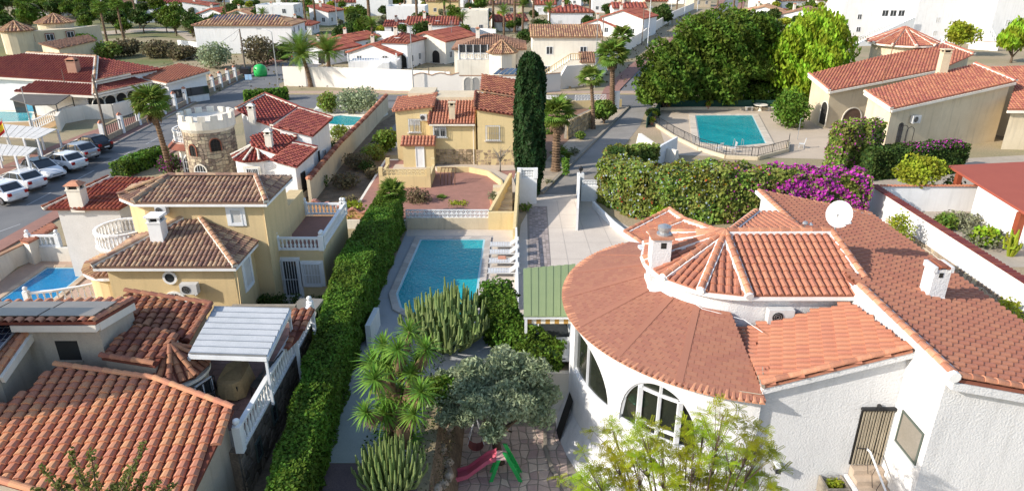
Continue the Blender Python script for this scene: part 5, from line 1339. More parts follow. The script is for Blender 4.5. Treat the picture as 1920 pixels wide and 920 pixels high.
# table under a tan cover, chairs stacked round it
tb = thing('covered_table', (-10.9,21.0,2.02), 'garden table under a tan tarpaulin on the terrace', 'table'); q = G(438,700,2.7)
TARP = mat('tan_tarpaulin', (.36,.25,.12), (.26,.18,.09), rough=.8, scale=3, bump=.03, bscale=8)
mb = MB(); N = 12; top = []; bot = []
for k in range(N):
    a = 2*PI*k/N; rr = 1.0/max(abs(math.cos(a)), abs(math.sin(a)))**.7; top.append(Vector((q.x+.45*rr*math.cos(a), q.y+.85*rr*math.sin(a), 2.76+.05*math.sin(a*3)))); bot.append(Vector((q.x+.58*rr*math.cos(a), q.y+.98*rr*math.sin(a), 2.15+.12*math.sin(a*4+1))))
mb.face(top)
for k in range(N): mb.face([bot[k], bot[(k+1)%N], top[(k+1)%N], top[k]])
mb.build('tarpaulin', TARP, tb)
mb = MB()
for sx in (-.35,.35):
    for sy in (-.7,.7): mb.bar((q.x+sx,q.y+sy,2.02),(q.x+sx,q.y+sy,2.6),.05,.05)
mb.build('leg', BLK, tb)
def chair(x, y, z, rot, label, m=None, group=None, seatz=.45):
    t = thing('garden_chair', (x,y,z), label, 'chair', group); m = m or BLK; c, s = math.cos(rot), math.sin(rot)
    P = lambda a, b, h: Vector((x+a*c-b*s, y+a*s+b*c, z+h))
    mb = MB(); mb.hexa([P(-.24,-.24,seatz-.03),P(.24,-.24,seatz-.03),P(.24,.24,seatz-.03),P(-.24,.24,seatz-.03),P(-.24,-.24,seatz),P(.24,-.24,seatz),P(.24,.24,seatz),P(-.24,.24,seatz)]); mb.build('seat', m, t)
    mb = MB()
    for k in range(5): mb.bar(P(-.2+k*.1,-.24,seatz), P(-.2+k*.1,-.33,seatz+.5), .035, .02)
    mb.bar(P(-.24,-.33,seatz+.5), P(.24,-.33,seatz+.5), .05, .03); mb.build('backrest', m, t)
    for a in (-.22,.22):
        for b in (-.22,.22): mb = MB(); mb.bar(P(a,b,0), P(a*.95,b*.95,seatz-.03), .035, .035); mb.build('leg', m, t)
    return t
chair(q.x-.95, q.y-.3, 2.02, -1.6, 'dark chair left of the covered table'); chair(q.x-.3, q.y-1.35, 2.02, .2, 'dark chair at the near end of the covered table')
for k in range(4): chair(q.x+1.0+.05*k, q.y-.3+k*.42, 2.02, 1.5, ['first','second','third','farthest'][k]+' dark chair in the row right of the covered table')
# small tiled lean-to right of the pergola, car below
lt = Plane(G(545,640,3.0), .0, .18); Pt = [lt.px(*c) for c in ((538,655),(548,580),(590,578),(560,632))]
lr = thing('tiled_canopy', (Pt[0].x,Pt[0].y,0), 'short tiled canopy right of the white pergola', 'canopy')
tile_roof(lr, Pt, lt, T_LD, w=.34, L=.34, under=BED, gapw=.86); mb = MB(); 
for p in (Pt[2], Pt[3]): mb = MB(); mb.bar((p.x-.1,p.y-.05,0),(p.x-.1,p.y-.05,p.z-.1),.12,.12); mb.build('post', WM, lr)
make_car((-10.0,29.0,0), 1.45+PI, mat('champagne_car_paint',(.42,.38,.32),rough=.2,metal=.4,spec=.6,fine=0), 'champagne car parked between the pergola and the long hedge')
sheet('yard', [(-13,27.3),(-8.9,27.3),(-8.9,33),(-13,33)], .013, DECK)
wallrun('boundary_wall', 'grey boundary wall behind the white pergola', [(-13.2,28.6),(-10.2,28.6)], 1.9, .2, MORT)
# ------------------------------------------------------------------ ochre villa
YL = thing('ochre_villa', (-16,32,0), 'two-storey ochre villa with brown tiled hip roofs on the left', 'house')
by = Budget(300)
ez6 = 6.0; ye = 31.45; yr = 33.6; zr = 6.65; xl, xr = -18.75, -11.95
f1 = Plane((0,ye,ez6), 0, (zr-ez6)/(yr-ye)); RL = Vector((-17.55,yr,zr)); RR = Vector((-13.1,yr,zr))
tile_roof(YL, [f1.at(xl+.3,ye), f1.at(xr,ye), RR, RL], f1, T_GR, w=.22, L=.36, budget=by, under=T_GR)
b1 = Plane((0,2*yr-ye,ez6), 0, -(zr-ez6)/(yr-ye)); tile_roof(YL, [b1.at(xl+.3,2*yr-ye), RL, RR, b1.at(xr,2*yr-ye)], b1, T_GR, w=.24, L=.4, under=T_GR)
r1 = Plane((xr,yr,ez6), -(zr-ez6)/(xr-RR.x), 0); tile_roof(YL, [r1.at(xr,ye), r1.at(xr,2*yr-ye), RR], r1, T_GR, w=.24, L=.4, under=T_GR)
pw = [Vector((xl+.3,ye,ez6)), Vector((xl-.9,ye+.9,ez6)), Vector((xl-1.1,yr+.6,ez6)), Vector((xl+.3,2*yr-ye,ez6))]
for p, q in zip(pw, pw[1:]):
    n_ = (q-p).cross(RL-p); pl = Plane(p, -n_.x/n_.z, -n_.y/n_.z); tile_roof(YL, [p,q,RL], pl, T_GR, w=.24, L=.4, under=T_GR)
ridge(YL, RL+up_, RR+up_, .11, .4, m=T_GR); ridge(YL, f1.at(xr,ye)+up_, RR+up_, .11, .4, m=T_TN, mortar=WC, mw=.26); ridge(YL, pw[0]+up_, RL+up_, .11, .4, m=T_GR, mortar=MORT, mw=.26); ridge(YL, pw[1]+up_, RL+up_, .11, .4, m=T_TN)
def ring_box(mb, pts, z0, z1, d):
    A = inset(pts, -d); B = inset(pts, .25); n = len(A)
    for k in range(n):
        a, b, a2, b2 = A[k], A[(k+1)%n], B[k], B[(k+1)%n]
        mb.hexa([(a.x,a.y,z0),(b.x,b.y,z0),(b2.x,b2.y,z0),(a2.x,a2.y,z0),(a.x,a.y,z1),(b.x,b.y,z1),(b2.x,b2.y,z1),(a2.x,a2.y,z1)])
body = [(xl+.55,ye+.4),(xr-.35,ye+.4),(xr-.35,35.4),(xl+.3,35.4),(xl-.7,yr+.5),(xl-.55,ye+1.1)]
mb = MB(); mb.prism(body, 0, 5.95); mb.build('wall', YE, YL)
mb = MB(); ring_box(mb, [(p.x,p.y) for p in pw][::-1][:0] or [(xl+.3,ye),(xr,ye),(xr,2*yr-ye),(xl+.3,2*yr-ye),(xl-1.1,yr+.6),(xl-.9,ye+.9)], 5.78, 5.90, -.01); mb.build('cornice', WS, YL)
# lower front block
e2 = 3.8; y2 = 28.75; A1 = Vector((-16.35,32.0,5.0)); A2 = Vector((-15.6,32.0,5.0)); x0, x1 = -19.45, -12.8
f2 = Plane((0,y2,e2), 0, (5-e2)/(32-y2)); tile_roof(YL, [f2.at(x0,y2), f2.at(x1,y2), A2, A1], f2, T_GR, w=.22, L=.36, budget=by, under=T_GR)
r2 = Plane((x1,y2,e2), -(5-e2)/(x1-A2.x), 0); tile_roof(YL, [r2.at(x1,y2), r2.at(x1,32.6), Vector((A2.x,32.6,5.0)), A2], r2, T_GR, w=.24, L=.36, under=T_GR)
q2 = Plane((x0,y2,e2), (5-e2)/(A1.x-x0), 0); tile_roof(YL, [q2.at(x0,y2), A1, Vector((A1.x,32.6,5)), q2.at(x0,32.6)], q2, T_GR, w=.24, L=.36, under=T_GR)
ridge(YL, f2.at(x1,y2)+up_, A2+up_, .11, .38, m=T_TN, mortar=WC, mw=.26); ridge(YL, f2.at(x0,y2)+up_, A1+up_, .11, .38, m=T_GR, mortar=WC, mw=.22); ridge(YL, A1+up_, A2+up_, .11, .38, m=T_GR)
mb = MB(); mb.prism([(x0+.4,y2+.4),(x1-.3,y2+.4),(x1-.3,33),(x0+.4,33)], 0, 3.75); mb.build('wall', YE, YL)
mb = MB(); ring_box(mb, [(x0,y2),(x1,y2),(x1,32.6),(x0,32.6)], 3.58, 3.70, -.01); mb.build('cornice', WS, YL)
# link block and terrace
mb = MB(); mb.prism([(-13.2,32.6),(-12.4,32.6),(-12.4,38.6),(-13.2,38.6)], 0, 4.3); mb.build('wall', YE, YL)
mb = MB(); mb.prism([(-12.4,33.15),(-10.0,33.15),(-10.0,38.7),(-12.4,38.7)], 0, 2.62); mb.build('terrace_block', YE, YL)
mb = MB(); mb.face([(-12.4,33.3,2.63),(-10.1,33.3,2.63),(-10.1,38.6,2.63),(-12.4,38.6,2.63)]); mb.build('terrace_floor', PINKP, YL)
bt = thing('balustrade', (-12.3,33.2,2.6), 'white balustrade round the roof terrace of the ochre villa', 'balustrade')
balustrade(bt, [(-12.4,33.2,2.75),(-10.05,33.2,2.75)], h=.72, step=.22); balustrade(bt, [(-10.05,33.4,2.75),(-10.05,38.6,2.75)], h=.72, step=.22); balustrade(bt, [(-10.2,38.6,2.75),(-12.4,38.6,2.75)], h=.72, step=.22)
for (a, b) in (((-12.4,33.16),(-10.0,33.36)),((-10.2,33.36),(-10.0,38.7)),): 
    mb = MB(); mb.box(a[0],a[1],2.62,b[0],b[1],2.75); mb.build('parapet', YE, YL)
p = YP(548,556,33.1); opening(YL, (p.x-.35,33.14,.05), (1,0,0), .85, 2.15, surround=WS, mull=0, bars=WM, name='door_frame')
p = YP(575,545,33.1); opening(YL, (p.x-.05,33.14,.75), (1,0,0), .95, 1.25, surround=WS, mull=0, pane=BLIND, bars=WM)
p = YP(433,420,31.8); opening(YL, (p.x,ye+.39,p.z), (1,0,0), .62, .8, surround=WS, mull=0, pane=BLIND)
opening(YL, (x1-.29,30.2,1.9), (0,1,0), .9, 1.5, surround=WS, mull=0, pane=BLIND)
opening(YL, (-12.39,34.0,2.7), (0,1,0), 1.0, 1.6, surround=WS, mull=0, pane=BLIND)
# porthole, ac, arched window
def porthole(root, c, r, nv=(0,-1,0)):
    c = Vector(c); mb = MB(); N = 18
    for k in range(N):
        a0, a1 = 2*PI*k/N, 2*PI*(k+1)/N; f = lambda a, q, d: c+Vector((math.cos(a)*q, -d, math.sin(a)*q))
        mb.face([f(a0,r*.68,.06), f(a1,r*.68,.06), f(a1,r,.06), f(a0,r,.06)][::-1]); mb.face([f(a0,r,.06), f(a1,r,.06), f(a1,r,0), f(a0,r,0)][::-1])
    w_ = mb.build('round_window', WS, root); mb = MB(); mb.face([c+Vector((math.cos(2*PI*k/N)*r*.7,-.02,math.sin(2*PI*k/N)*r*.7)) for k in range(N)][::1]); mb.build('pane', GLS, w_)
yw = y2+.4
porthole(YL, YP(319,520,yw-.01), .34)
p = YP(333,575,yw); arch_panel(YL, (p.x-.45,yw-.01,p.z-.2), (1,0,0), .9, .95, pane=GLS, frame=WS, bars=WM, rise=.4)
ac_unit('white air conditioner on the front of the ochre villa, black fan', YP(346,545,yw), (1,0,0), .8, .52)
ac_unit('small boxy air conditioner high under the eave of the ochre villa', YP(299,397,ye+.4), (1,0,0), .55, .42)
pz = YP(303,462,30.6); chimney(YL, (pz.x,30.6), .62, .6, 4.2, pz.z+1.62, m=WS, cap='flat')
mb = MB(); mb.tube([(xr-.32,ye+.37,5.7),(xr-.32,ye+.37,2.8)], .045, 6); mb.build('downpipe', YE, YL); mb = MB(); mb.tube([(x1-.1,y2+.36,3.5),(x1-.25,y2+.36,0)], .05, 6); mb.build('downpipe', YE, YL)
# rear lean-to
p5 = Plane(G(560,405,3.1), -.18, 0); P6 = [p5.px(*c) for c in ((541,408),(575,376),(552,374),(535,392))]
# curved balcony
bc = Vector((-20.3,33.2,3.2)); mb = MB(); mb.lathe((bc.x,bc.y,2.9), [(.9,0),(1.35,.2),(1.42,.34)], 24); mb.build('balcony_slab', WS, YL)
bb = thing('balustrade', (bc.x,bc.y,3.25), 'curved white balcony balustrade on the left end of the ochre villa', 'balustrade')
balustrade(bb, [(bc.x+1.3*math.cos(R(a)), bc.y+1.3*math.sin(R(a)), 3.24) for a in range(20,345,18)], h=.85, step=.2, posts=False)
mb = MB(); mb.prism([(-20.2,32.3),(-19.2,31.9),(-19.2,35.3),(-20.2,34.6)], 0, 3.2); mb.build('wall', YE, YL)
arch_panel(YL, (-19.42,34.3,3.25), (0.15,-1,0), 1.3, 2.1, pane=WC, frame=YE)
# small curved tile skirt under the balcony
sk_c = Vector((-20.0,32.1)); EPs = [Vector((sk_c.x+1.9*math.cos(R(a)), sk_c.y+1.9*math.sin(R(a)), 2.55)) for a in (150,185,220,255,290)]; apx = Vector((sk_c.x+.2,sk_c.y+.4,3.05))
for p, q in zip(EPs, EPs[1:]):
    n_ = (q-p).cross(apx-p); pl = Plane(p, -n_.x/n_.z, -n_.y/n_.z); tile_roof(YL, [p,q,apx], pl, T_TN, w=.22, L=.36, under=T_GR)
mb = MB(); mb.prism([(sk_c.x+1.6*math.cos(R(a)), sk_c.y+1.6*math.sin(R(a))) for a in range(140,300,16)], 0, 2.5); mb.build('wall', YE, YL)
mb = MB(); mb.prism([(sk_c.x+1.86*math.cos(R(a)), sk_c.y+1.86*math.sin(R(a))) for a in range(140,300,16)], 2.34, 2.46); mb.build('cornice', WS, YL)
# neighbour with dark red roof and plain side wall
NB = thing('white_house', (-27,38,0), 'white-walled house with a dark red mono-pitch roof behind the ochre villa', 'house')
nb = Plane(G(88,388,4.3), .05, .30); Pn = [nb.px(*c) for c in ((80,392),(222,392),(300,345),(330,333),(205,333))]
tile_roof(NB, Pn, nb, mat('brick_red_tile',(.30,.075,.045),(.24,.06,.035),rough=.7,tint=.25,hue=.01), w=.25, L=.4, under=BED)
mb = MB(); mb.prism(inset([(p.x,p.y) for p in Pn], .3), 0, lambda x, y: nb.z(x,y)-.13); mb.build('wall', mat('pale_grey_render',(.60,.58,.55),(.54,.52,.49),rough=.9), NB)
ridge(NB, Pn[0]+up_, Pn[4]+up_, .11, .4, m=T_BR, mortar=WC, ind=False)
pz = nb.px(150,385); chimney(NB, (pz.x,pz.y), .75, .6, pz.z-.3, pz.z+1.25, m=WC, cap='tile')
# pool of the ochre villa
sheet('pool_deck', xy((-120,600),(330,600),(200,492),(60,488)), .010, mat('pink_beige_deck', (.50,.36,.27), (.42,.30,.23), rough=.9, scale=.8))
pool('blue swimming pool in shade left of the ochre villa', [(p.x,p.y) for p in xy((-30,583),(92,570),(172,503),(88,503))], WAT2, coping=mat('sand_coping', (.55,.42,.30), (.46,.35,.25), tint=.15), cw=.32)
cb = thing('balustrade', (-24,33,0), 'white balustrade sweeping past the blue pool', 'balustrade')
pp_ = xy((60,585),(110,580),(160,572),(205,562),(240,548)); balustrade(cb, [(p.x,p.y,.25) for p in pp_], h=.9, step=.30)
wallrun('boundary_wall', 'cream garden wall with wavy tan coping left of the blue pool', [tuple(p)[:2] for p in xy((-60,560),(0,525),(30,500),(62,488))], [1.3,1.35,1.1,1.2], .22, WC, cap=T_TN)
wallrun('boundary_wall', 'plain cream wall at the back of the blue pool', [tuple(p)[:2] for p in xy((62,488),(190,490))], .9, .22, WC)
wb_ = thing('balustrade', (-29,39,.5), 'short white balustrade on the wall beside the small orange canopy', 'balustrade'); a_, b_ = G(64,488), G(118,488); balustrade(wb_, [(a_.x,a_.y+.05,.9),(b_.x,b_.y+.05,.9)], h=.75, step=.3)
# small canopy at the entrance
cn = thing('tiled_canopy', (-29,38,0), 'long orange tiled lean-to over a dark opening beside the street', 'canopy'); c0 = Plane(G(45,452,1.45), .10, .04)
Pc = [c0.px(*c) for c in ((38,452),(52,455),(108,425),(97,418))]; tile_roof(cn, Pc, c0, T_OR, w=.25, L=.4)
mb = MB(); mb.prism(inset([(p.x,p.y) for p in Pc], .08), 0, lambda x, y: c0.z(x,y)-.14); mb.build('wall', WC, cn)
# rubble gable stone beside the pool
rg = thing('stone_feature', G(145,488), 'pointed rubble stone feature against the pale wall behind the pool', 'wall'); a_, b_ = G(133,490), G(180,490); yv = a_.y
mb = MB(); mb.face([(a_.x,yv,0),(b_.x,yv,0),(b_.x-.3,yv,1.0),(a_.x+.8,yv,2.0),(a_.x+.5,yv,2.1),(a_.x+.2,yv,1.2)]); mb.build('backing', MORT, rg)
mb = MB(); cells(mb, lambda u, v, h: Vector((a_.x+u*(1-v*.33)+.0+v*.2, yv-.02-h, v)), .02, b_.x-a_.x-.1, .02, 1.7, .2, .17, gap=.1, ht=.04); mb.build('stones', STON, rg, kind='stuff')
# ------------------------------------------------------------------ house with the battlemented stone tower
CS = thing('tower_house', (-22,56,0), 'white house with dark red roofs and a battlemented round stone tower', 'house')
tc_ = G(399,334); tr2 = 1.92; TY = tc_.y; tx = tc_.x+.35
mb = MB(); mb.lathe((tx,TY,0), [(tr2,0),(tr2,4.5)], 28); mb.build('tower_wall', MORT, CS)
def onc(u, v, h): a = R(u); return Vector((tx+(tr2+.01+h)*math.sin(a), TY-(tr2+.01+h)*math.cos(a), v))
mb = MB(); cells(mb, onc, -95, 110, .1, 4.25, 7.5, .30, jit=.3, gap=.10, ht=.05); mb.build('stones', STON, CS, kind='stuff')
mb = MB(); mb.lathe((tx,TY,4.2), [(tr2+.03,0),(tr2+.22,.3),(tr2+.22,.95),(tr2+.02,.95)], 28); mb.build('parapet', WC, CS)
for k in range(14):
    a = 2*PI*k/14; mb = MB(); r0, r1 = tr2+.0, tr2+.23; d = .13
    mb.hexa([(tx+r0*math.cos(a-d),TY+r0*math.sin(a-d),5.13),(tx+r1*math.cos(a-d),TY+r1*math.sin(a-d),5.13),(tx+r1*math.cos(a+d),TY+r1*math.sin(a+d),5.13),(tx+r0*math.cos(a+d),TY+r0*math.sin(a+d),5.13),
             (tx+r0*math.cos(a-d),TY+r0*math.sin(a-d),5.58),(tx+r1*math.cos(a-d),TY+r1*math.sin(a-d),5.58),(tx+r1*math.cos(a+d),TY+r1*math.sin(a+d),5.58),(tx+r0*math.cos(a+d),TY+r0*math.sin(a+d),5.58)]); mb.build('merlon', WC, CS)
for (aa, z, wd, ht) in ((-20,2.4,.6,.9),(33,2.75,.75,1.0)):
    p = onc(aa, z, .05); rr = Vector((math.cos(R(aa)), math.sin(R(aa)), 0)); arch_panel(CS, p-rr*wd/2, rr, wd, ht, pane=DARK, frame=T_BR, bars=BLK, fw=.08)
arch_panel(CS, onc(-8,.1,.06)-Vector((.45,0,0)), (1,-.1,0), .9, 1.6, pane=GLS, bars=WM, frame=WC)
# round bay with balcony left of the tower
bx, by_ = tx-1.75, TY+1.9
mb = MB(); mb.lathe((bx,by_,0), [(1.75,0),(1.75,2.7),(2.05,2.75),(2.1,2.95)], 26); mb.build('bay', WC, CS)
mb = MB(); mb.lathe((bx,by_,2.45), [(2.5,0),(2.5,.06),(2.0,.55)], 26, t=.3); mb.build('tile_skirt', T_BR, CS)
bb = thing('balustrade', (bx,by_,2.95), 'white curved balustrade beside the stone tower', 'balustrade'); balustrade(bb, [(bx+1.9*math.cos(R(a)), by_+1.9*math.sin(R(a)), 2.95) for a in range(70,300,20)], h=.95, step=.25, posts=False)
arch_panel(CS, (bx-.9,by_-1.52,.2), (1,-.35,0), 1.3, 1.7, pane=GLS, bars=WM, frame=WS)
T_CS = mat('wine_red_tile', (.25,.05,.035), (.19,.04,.03), rough=.65, scale=.8, tint=.25, hue=.01, spec=.35)
def cw(corners, zr_, g, hgt=0, w=.27, **kw):
    pl = Plane(G(*zr_), *g); P = wing(CS, corners, pl, 0, W, T_CS, over=.3, w=w, L=.42, under=T_CS, **kw)
    return pl, P
pl1, Pq1 = cw(((480,226),(443,205),(497,177),(560,202),(509,236)), (509,236,4.3), (-.12,.20))
pl2, Pq2 = cw(((514,237),(560,203),(624,222),(587,255)), (587,255,3.9), (-.20,.10))
pl3, Pq3 = cw(((470,255),(513,241),(558,257),(519,288),(470,272)), (519,288,3.2), (-.12,.18))
pl4, Pq4 = cw(((506,299),(549,268),(596,278),(557,313)), (557,313,2.9), (-.18,.12))
for P in (Pq1,): ridge(CS, P[2]+up_, P[3]+up_, .11, .42, m=T_CS, mortar=WC, ind=False); ridge(CS, P[3]+up_, P[4]+up_, .11, .42, m=T_CS, mortar=WC, ind=False)
ridge(CS, Pq1[1]+up_, Pq1[2]+up_, .11, .42, m=T_OR, mortar=WC, ind=False)
ridge(CS, Pq2[1]+up_, Pq2[2]+up_, .11, .42, m=T_CS, mortar=WC, ind=False); ridge(CS, Pq3[1]+up_, Pq3[2]+up_, .11, .42, m=T_CS, mortar=WC, ind=False)
ridge(CS, Pq4[1]+up_, Pq4[2]+up_, .11, .42, m=T_CS, mortar=WC, ind=False)
fp = G(462,300,2.6); fa_ = Vector((fp.x+.4, fp.y+1.6, 3.5)); FPT = [Vector((fp.x+.3+1.9*math.cos(R(a)), fp.y+1.4+1.9*math.sin(R(a)), 2.6)) for a in (-170,-135,-100,-65,-30)]
for p, q in zip(FPT, FPT[1:]):
    n_ = (q-p).cross(fa_-p); pl = Plane(p, -n_.x/n_.z, -n_.y/n_.z); tile_roof(CS, [p,q,fa_], pl, T_CS, w=.26, L=.42)
for p in FPT: ridge(CS, p+up_, fa_+up_, .09, .4, m=WC, ind=False)
mb = MB(); mb.prism([(fp.x+.3+1.6*math.cos(R(a)), fp.y+1.4+1.6*math.sin(R(a))) for a in range(-180,181,20)][:-1], 0, 2.5); mb.prism([(fp.x-.5,fp.y+.2),(fp.x+3,fp.y+.1),(fp.x+3,fp.y+5),(fp.x-.5,fp.y+5)], 0, 2.4); mb.build('wall', W, CS)
opening(CS, (fp.x-.1,fp.y-.21,.9), (1,0,0), 1.0, 1.1, pane=GLS, bars=WM, surround=WC)
for c, plq in (((474,226),pl1),((506,275),pl3)):
    p = plq.px(*c); chimney(CS, (p.x,p.y), .5, .45, p.z-.3, p.z+1.25, m=WC, cap='tile', capm=WC)
for P, z in ((Pq2,.9),(Pq4,.6)):
    a, b = P[3], P[2]; d = (b-a).normalized(); n = Vector((d.y,-d.x,0)); d.z = 0; q = a+d*1.0-n*.27; 
    opening(CS, (q.x,q.y,z), d, .7, 1.5, pane=DARK, mull=0, frame=BLK if P is Pq4 else WM); q = a+d*2.3-n*.27; opening(CS, (q.x,q.y,z+.4), d, .7, .8, pane=GLS, mull=1)
dishp = None
pool('small bright pool behind the dark red roofs', [(p.x,p.y) for p in xy((612,233),(650,237),(690,234),(688,221),(640,217),(610,222))], WAT3, coping=WC, cw=.5)
sheet('pool_deck', xy((560,245),(640,262),(728,215),(720,190),(600,190)), .010, WC)
wallrun('garden_wall', 'low white wall round the small bright pool', [tuple(p)[:2] for p in xy((590,214),(640,210),(700,214))], .6, .2, W)
# long garden wall between tower house and centre villa, clay-tile coping
a1_, a2_ = Vector((-18.1,44.0)), Vector((-16.4,84.5))
wt1 = thing('garden_wall', (-14,50,0), 'long cream wall with a bulky clay-tile coping climbing between two gardens', 'wall')
wl0, wl1 = G(583,385,0), G(728,205,0)
wpts = [G(583,383,.0), G(640,308,0), G(690,252,0), G(727,208,0)]
hh_ = 1.9
mb = MB()
for a, b in zip(wpts, wpts[1:]):
    d = (b-a).normalized(); r = Vector((d.y,-d.x,0))*.12; mb.hexa([a-r,a+r,b+r,b-r,a-r+Vector((0,0,hh_)),a+r+Vector((0,0,hh_)),b+r+Vector((0,0,hh_)),b-r+Vector((0,0,hh_))])
mb.build('wall_body', CR, wt1)
for a, b in zip(wpts, wpts[1:]):
    d = (b-a).normalized(); e = Vector((d.y,-d.x,0)); k = max(1, round((b-a).length/.62))
    for i in range(k):
        p = a.lerp(b,(i+.5)/k)+Vector((0,0,hh_)); mb = MB(); t = random.random()
        mb.lathe(p-Vector((0,0,.05)), [(.25,0),(.27,.12),(.16,.24),(.05,.27)], 8, t=t, sx=1, sy=1.15); mb.build('coping_tile', T_BR if i % 3 else T_OR, wt1)
# wavy orange wall
wv_ = thing('garden_wall', G(583,385), 'short orange wall with a wavy pink tile coping behind the palm', 'wall'); a_, b_ = G(583,430,0), G(700,430,0); a_ = Vector((-12.6,43.6)); b_ = Vector((-8.6,43.6))
q0 = YP(585,378,43.6); q1 = YP(695,400,43.6); N = 28
mb = MB(); cp2 = MB(); prev = None
for k in range(N+1):
    t = k/N; x = q0.x+(q1.x-q0.x)*t; z = q0.z+(q1.z-q0.z)*t+.10*math.sin(t*PI*9)
    if prev: mb.hexa([(prev[0],43.5,0),(x,43.5,0),(x,43.7,0),(prev[0],43.7,0),(prev[0],43.5,prev[1]),(x,43.5,z),(x,43.7,z),(prev[0],43.7,prev[1])]); cp2.bar((prev[0],43.6,prev[1]+.05),(x,43.6,z+.05),.36,.10)
    prev = (x, z)
mb.build('wall_body', mat('salmon_render',(.62,.36,.18),(.55,.31,.16),rough=.9), wv_); cp2.build('coping', mat('pink_coping',(.52,.24,.18),tint=.2), wv_)
# ------------------------------------------------------------------ centre villa
CV = thing('yellow_villa', (-5,59,0), 'pale yellow villa with stone plinth and barred windows in the middle distance', 'house')
zg = .62; YM = G(850,308,zg).y; YL_ = YM+1.3; YR = YM-.2
xa = YP(742,250,YL_).x; xb_ = YP(806,250,YM).x; xc = YP(890,250,YM).x; xd = YP(968,250,YR).x
zL = YP(745,207,YL_).z; zM = YP(850,231,YM).z; zR = YP(930,215,YR).z
plM = Plane((xb_,YM-.3,zM), 0, .36); zrM = 0
tile_roof(CV, [plM.at(xb_-.1,YM-.3), plM.at(xc+.05,YM-.3), plM.at(xc+.05,YM+3.3), plM.at(xb_-.1,YM+3.3)], plM, T_PK, w=.26, L=.42, under=BED, budget=Budget(220))
mb = MB(); mb.prism([(xb_,YM),(xc+.1,YM),(xc+.1,YM+3.2),(xb_,YM+3.2)], 0, lambda x, y: plM.z(x,y)-.13); mb.build('wall', YP_, CV)
mb = MB(); mb.box(xb_,YM+3.2,0,xc+.2,YM+6.5,zM+1.55); mb.box(xa+.8,YL_+3,0,xb_,YL_+6,zL+.9); mb.build('back_block', CR, CV)
ridge(CV, plM.at(xb_-.05,YM-.3)+up_, plM.at(xb_-.05,YM+3.3)+up_, .11, .42, m=T_BR, ind=False)
plL = Plane((xa,YL_-.25,zL), .12, .13)
wing(CV, [plL.at(xa-.15,YL_-.25), plL.at(xb_+.3,YL_-.25), plL.at(xb_+.3,YL_+3.5), plL.at(xa-.15,YL_+3.5)], plL, 0, YP_, T_OR, over=.22, w=.28)
plR = Plane((xd,YR-.3,zR), -.16, .20)
wing(CV, [plR.at(xc,YR-.3), plR.at(xd+.3,YR-.3), plR.at(xd+.3,YR+3.2), plR.at(xc,YR+3.2)], plR, 0, YP_, T_RD if False else T_BR, over=.25, w=.28, under=BED)
plR2 = Plane((xd,YR+3.4,zR+1.0), -.16, .20)
wing(CV, [plR2.at(xc+.4,YR+3.2), plR2.at(xd+.6,YR+3.2), plR2.at(xd+.6,YR+7), plR2.at(xc+.4,YR+7)], plR2, 0, CR, T_BR, over=.25, w=.28, under=BED)
ridge(CV, plR.at(xc,YR+3.2)+up_, plR.at(xd+.3,YR+3.2)+up_, .11, .42, m=T_TN, ind=False); ridge(CV, plR.at(xc,YR-.3)+up_, plR.at(xc,YR+3.2)+up_, .12, .42, m=T_BR, ind=False)
pz = plM.px(848,222); chimney(CV, (pz.x,pz.y), .5, .45, pz.z-.3, pz.z+1.35, m=CR, cap='flat')
for (px, py, Y, wd, ht) in ((767,248,YL_,1.0,1.15),(813,257,YM,1.1,1.15),(911,263,YR,1.2,1.25)):
    p = YP(px,py,Y); opening(CV, (p.x,Y-.005,p.z), (1,0,0), wd, ht, bars=GRYM, blind=.45, surround=None, sill=WC)
p = YP(793,220,YL_); ac_unit('white air conditioner on the left gable of the pale yellow villa', (p.x-.2,YL_,p.z-.2), (1,0,0), .6, .5)
p = YP(782,309,YM); px0 = p.x; mb = MB(); mb.box(px0-1.0,YM-.9,0,px0+1.6,YM-.002,YP(785,272,YM-.9).z); mb.build('porch', YP_, CV)
pz_ = YP(785,272,YM-1.0).z; plP = Plane((px0,YM-1.15,pz_), 0, .5); tile_roof(CV, [plP.at(px0-1.15,YM-1.15), plP.at(px0+1.75,YM-1.15), plP.at(px0+1.75,YM-.02), plP.at(px0-1.15,YM-.02)], plP, T_OR, w=.3, L=.4)
opening(CV, (px0+.05,YM-.905,zg), (1,0,0), .75, 1.95, pane=WS, frame=WS, mull=0, name='door_frame')
mb = MB(); cells(mb, lambda u, v, h: Vector((u, YM-.01-h, v)), px0+1.65, xc, zg, zg+1.35, .34, .26, gap=.1, ht=.05); cells(mb, lambda u, v, h: Vector((u, YR-.01-h, v)), xc+.1, xd-.1, zg, zg+1.35, .34, .26, gap=.1, ht=.05); mb.build('stones', mat('pale_plinth_stone',(.42,.31,.20),(.32,.23,.14),tint=.4), CV, kind='stuff')
mb = MB(); mb.tube([(xc-.1,YM-.08,zM-.1),(xc-.1,YM-.08,zg)], .04, 6); mb.build('downpipe', WC, CV)
mb = MB(); mb.box(xb_,YM-.36,zM-.16,xc+.05,YM-.27,zM-.03); mb.build('gutter', WC, CV)
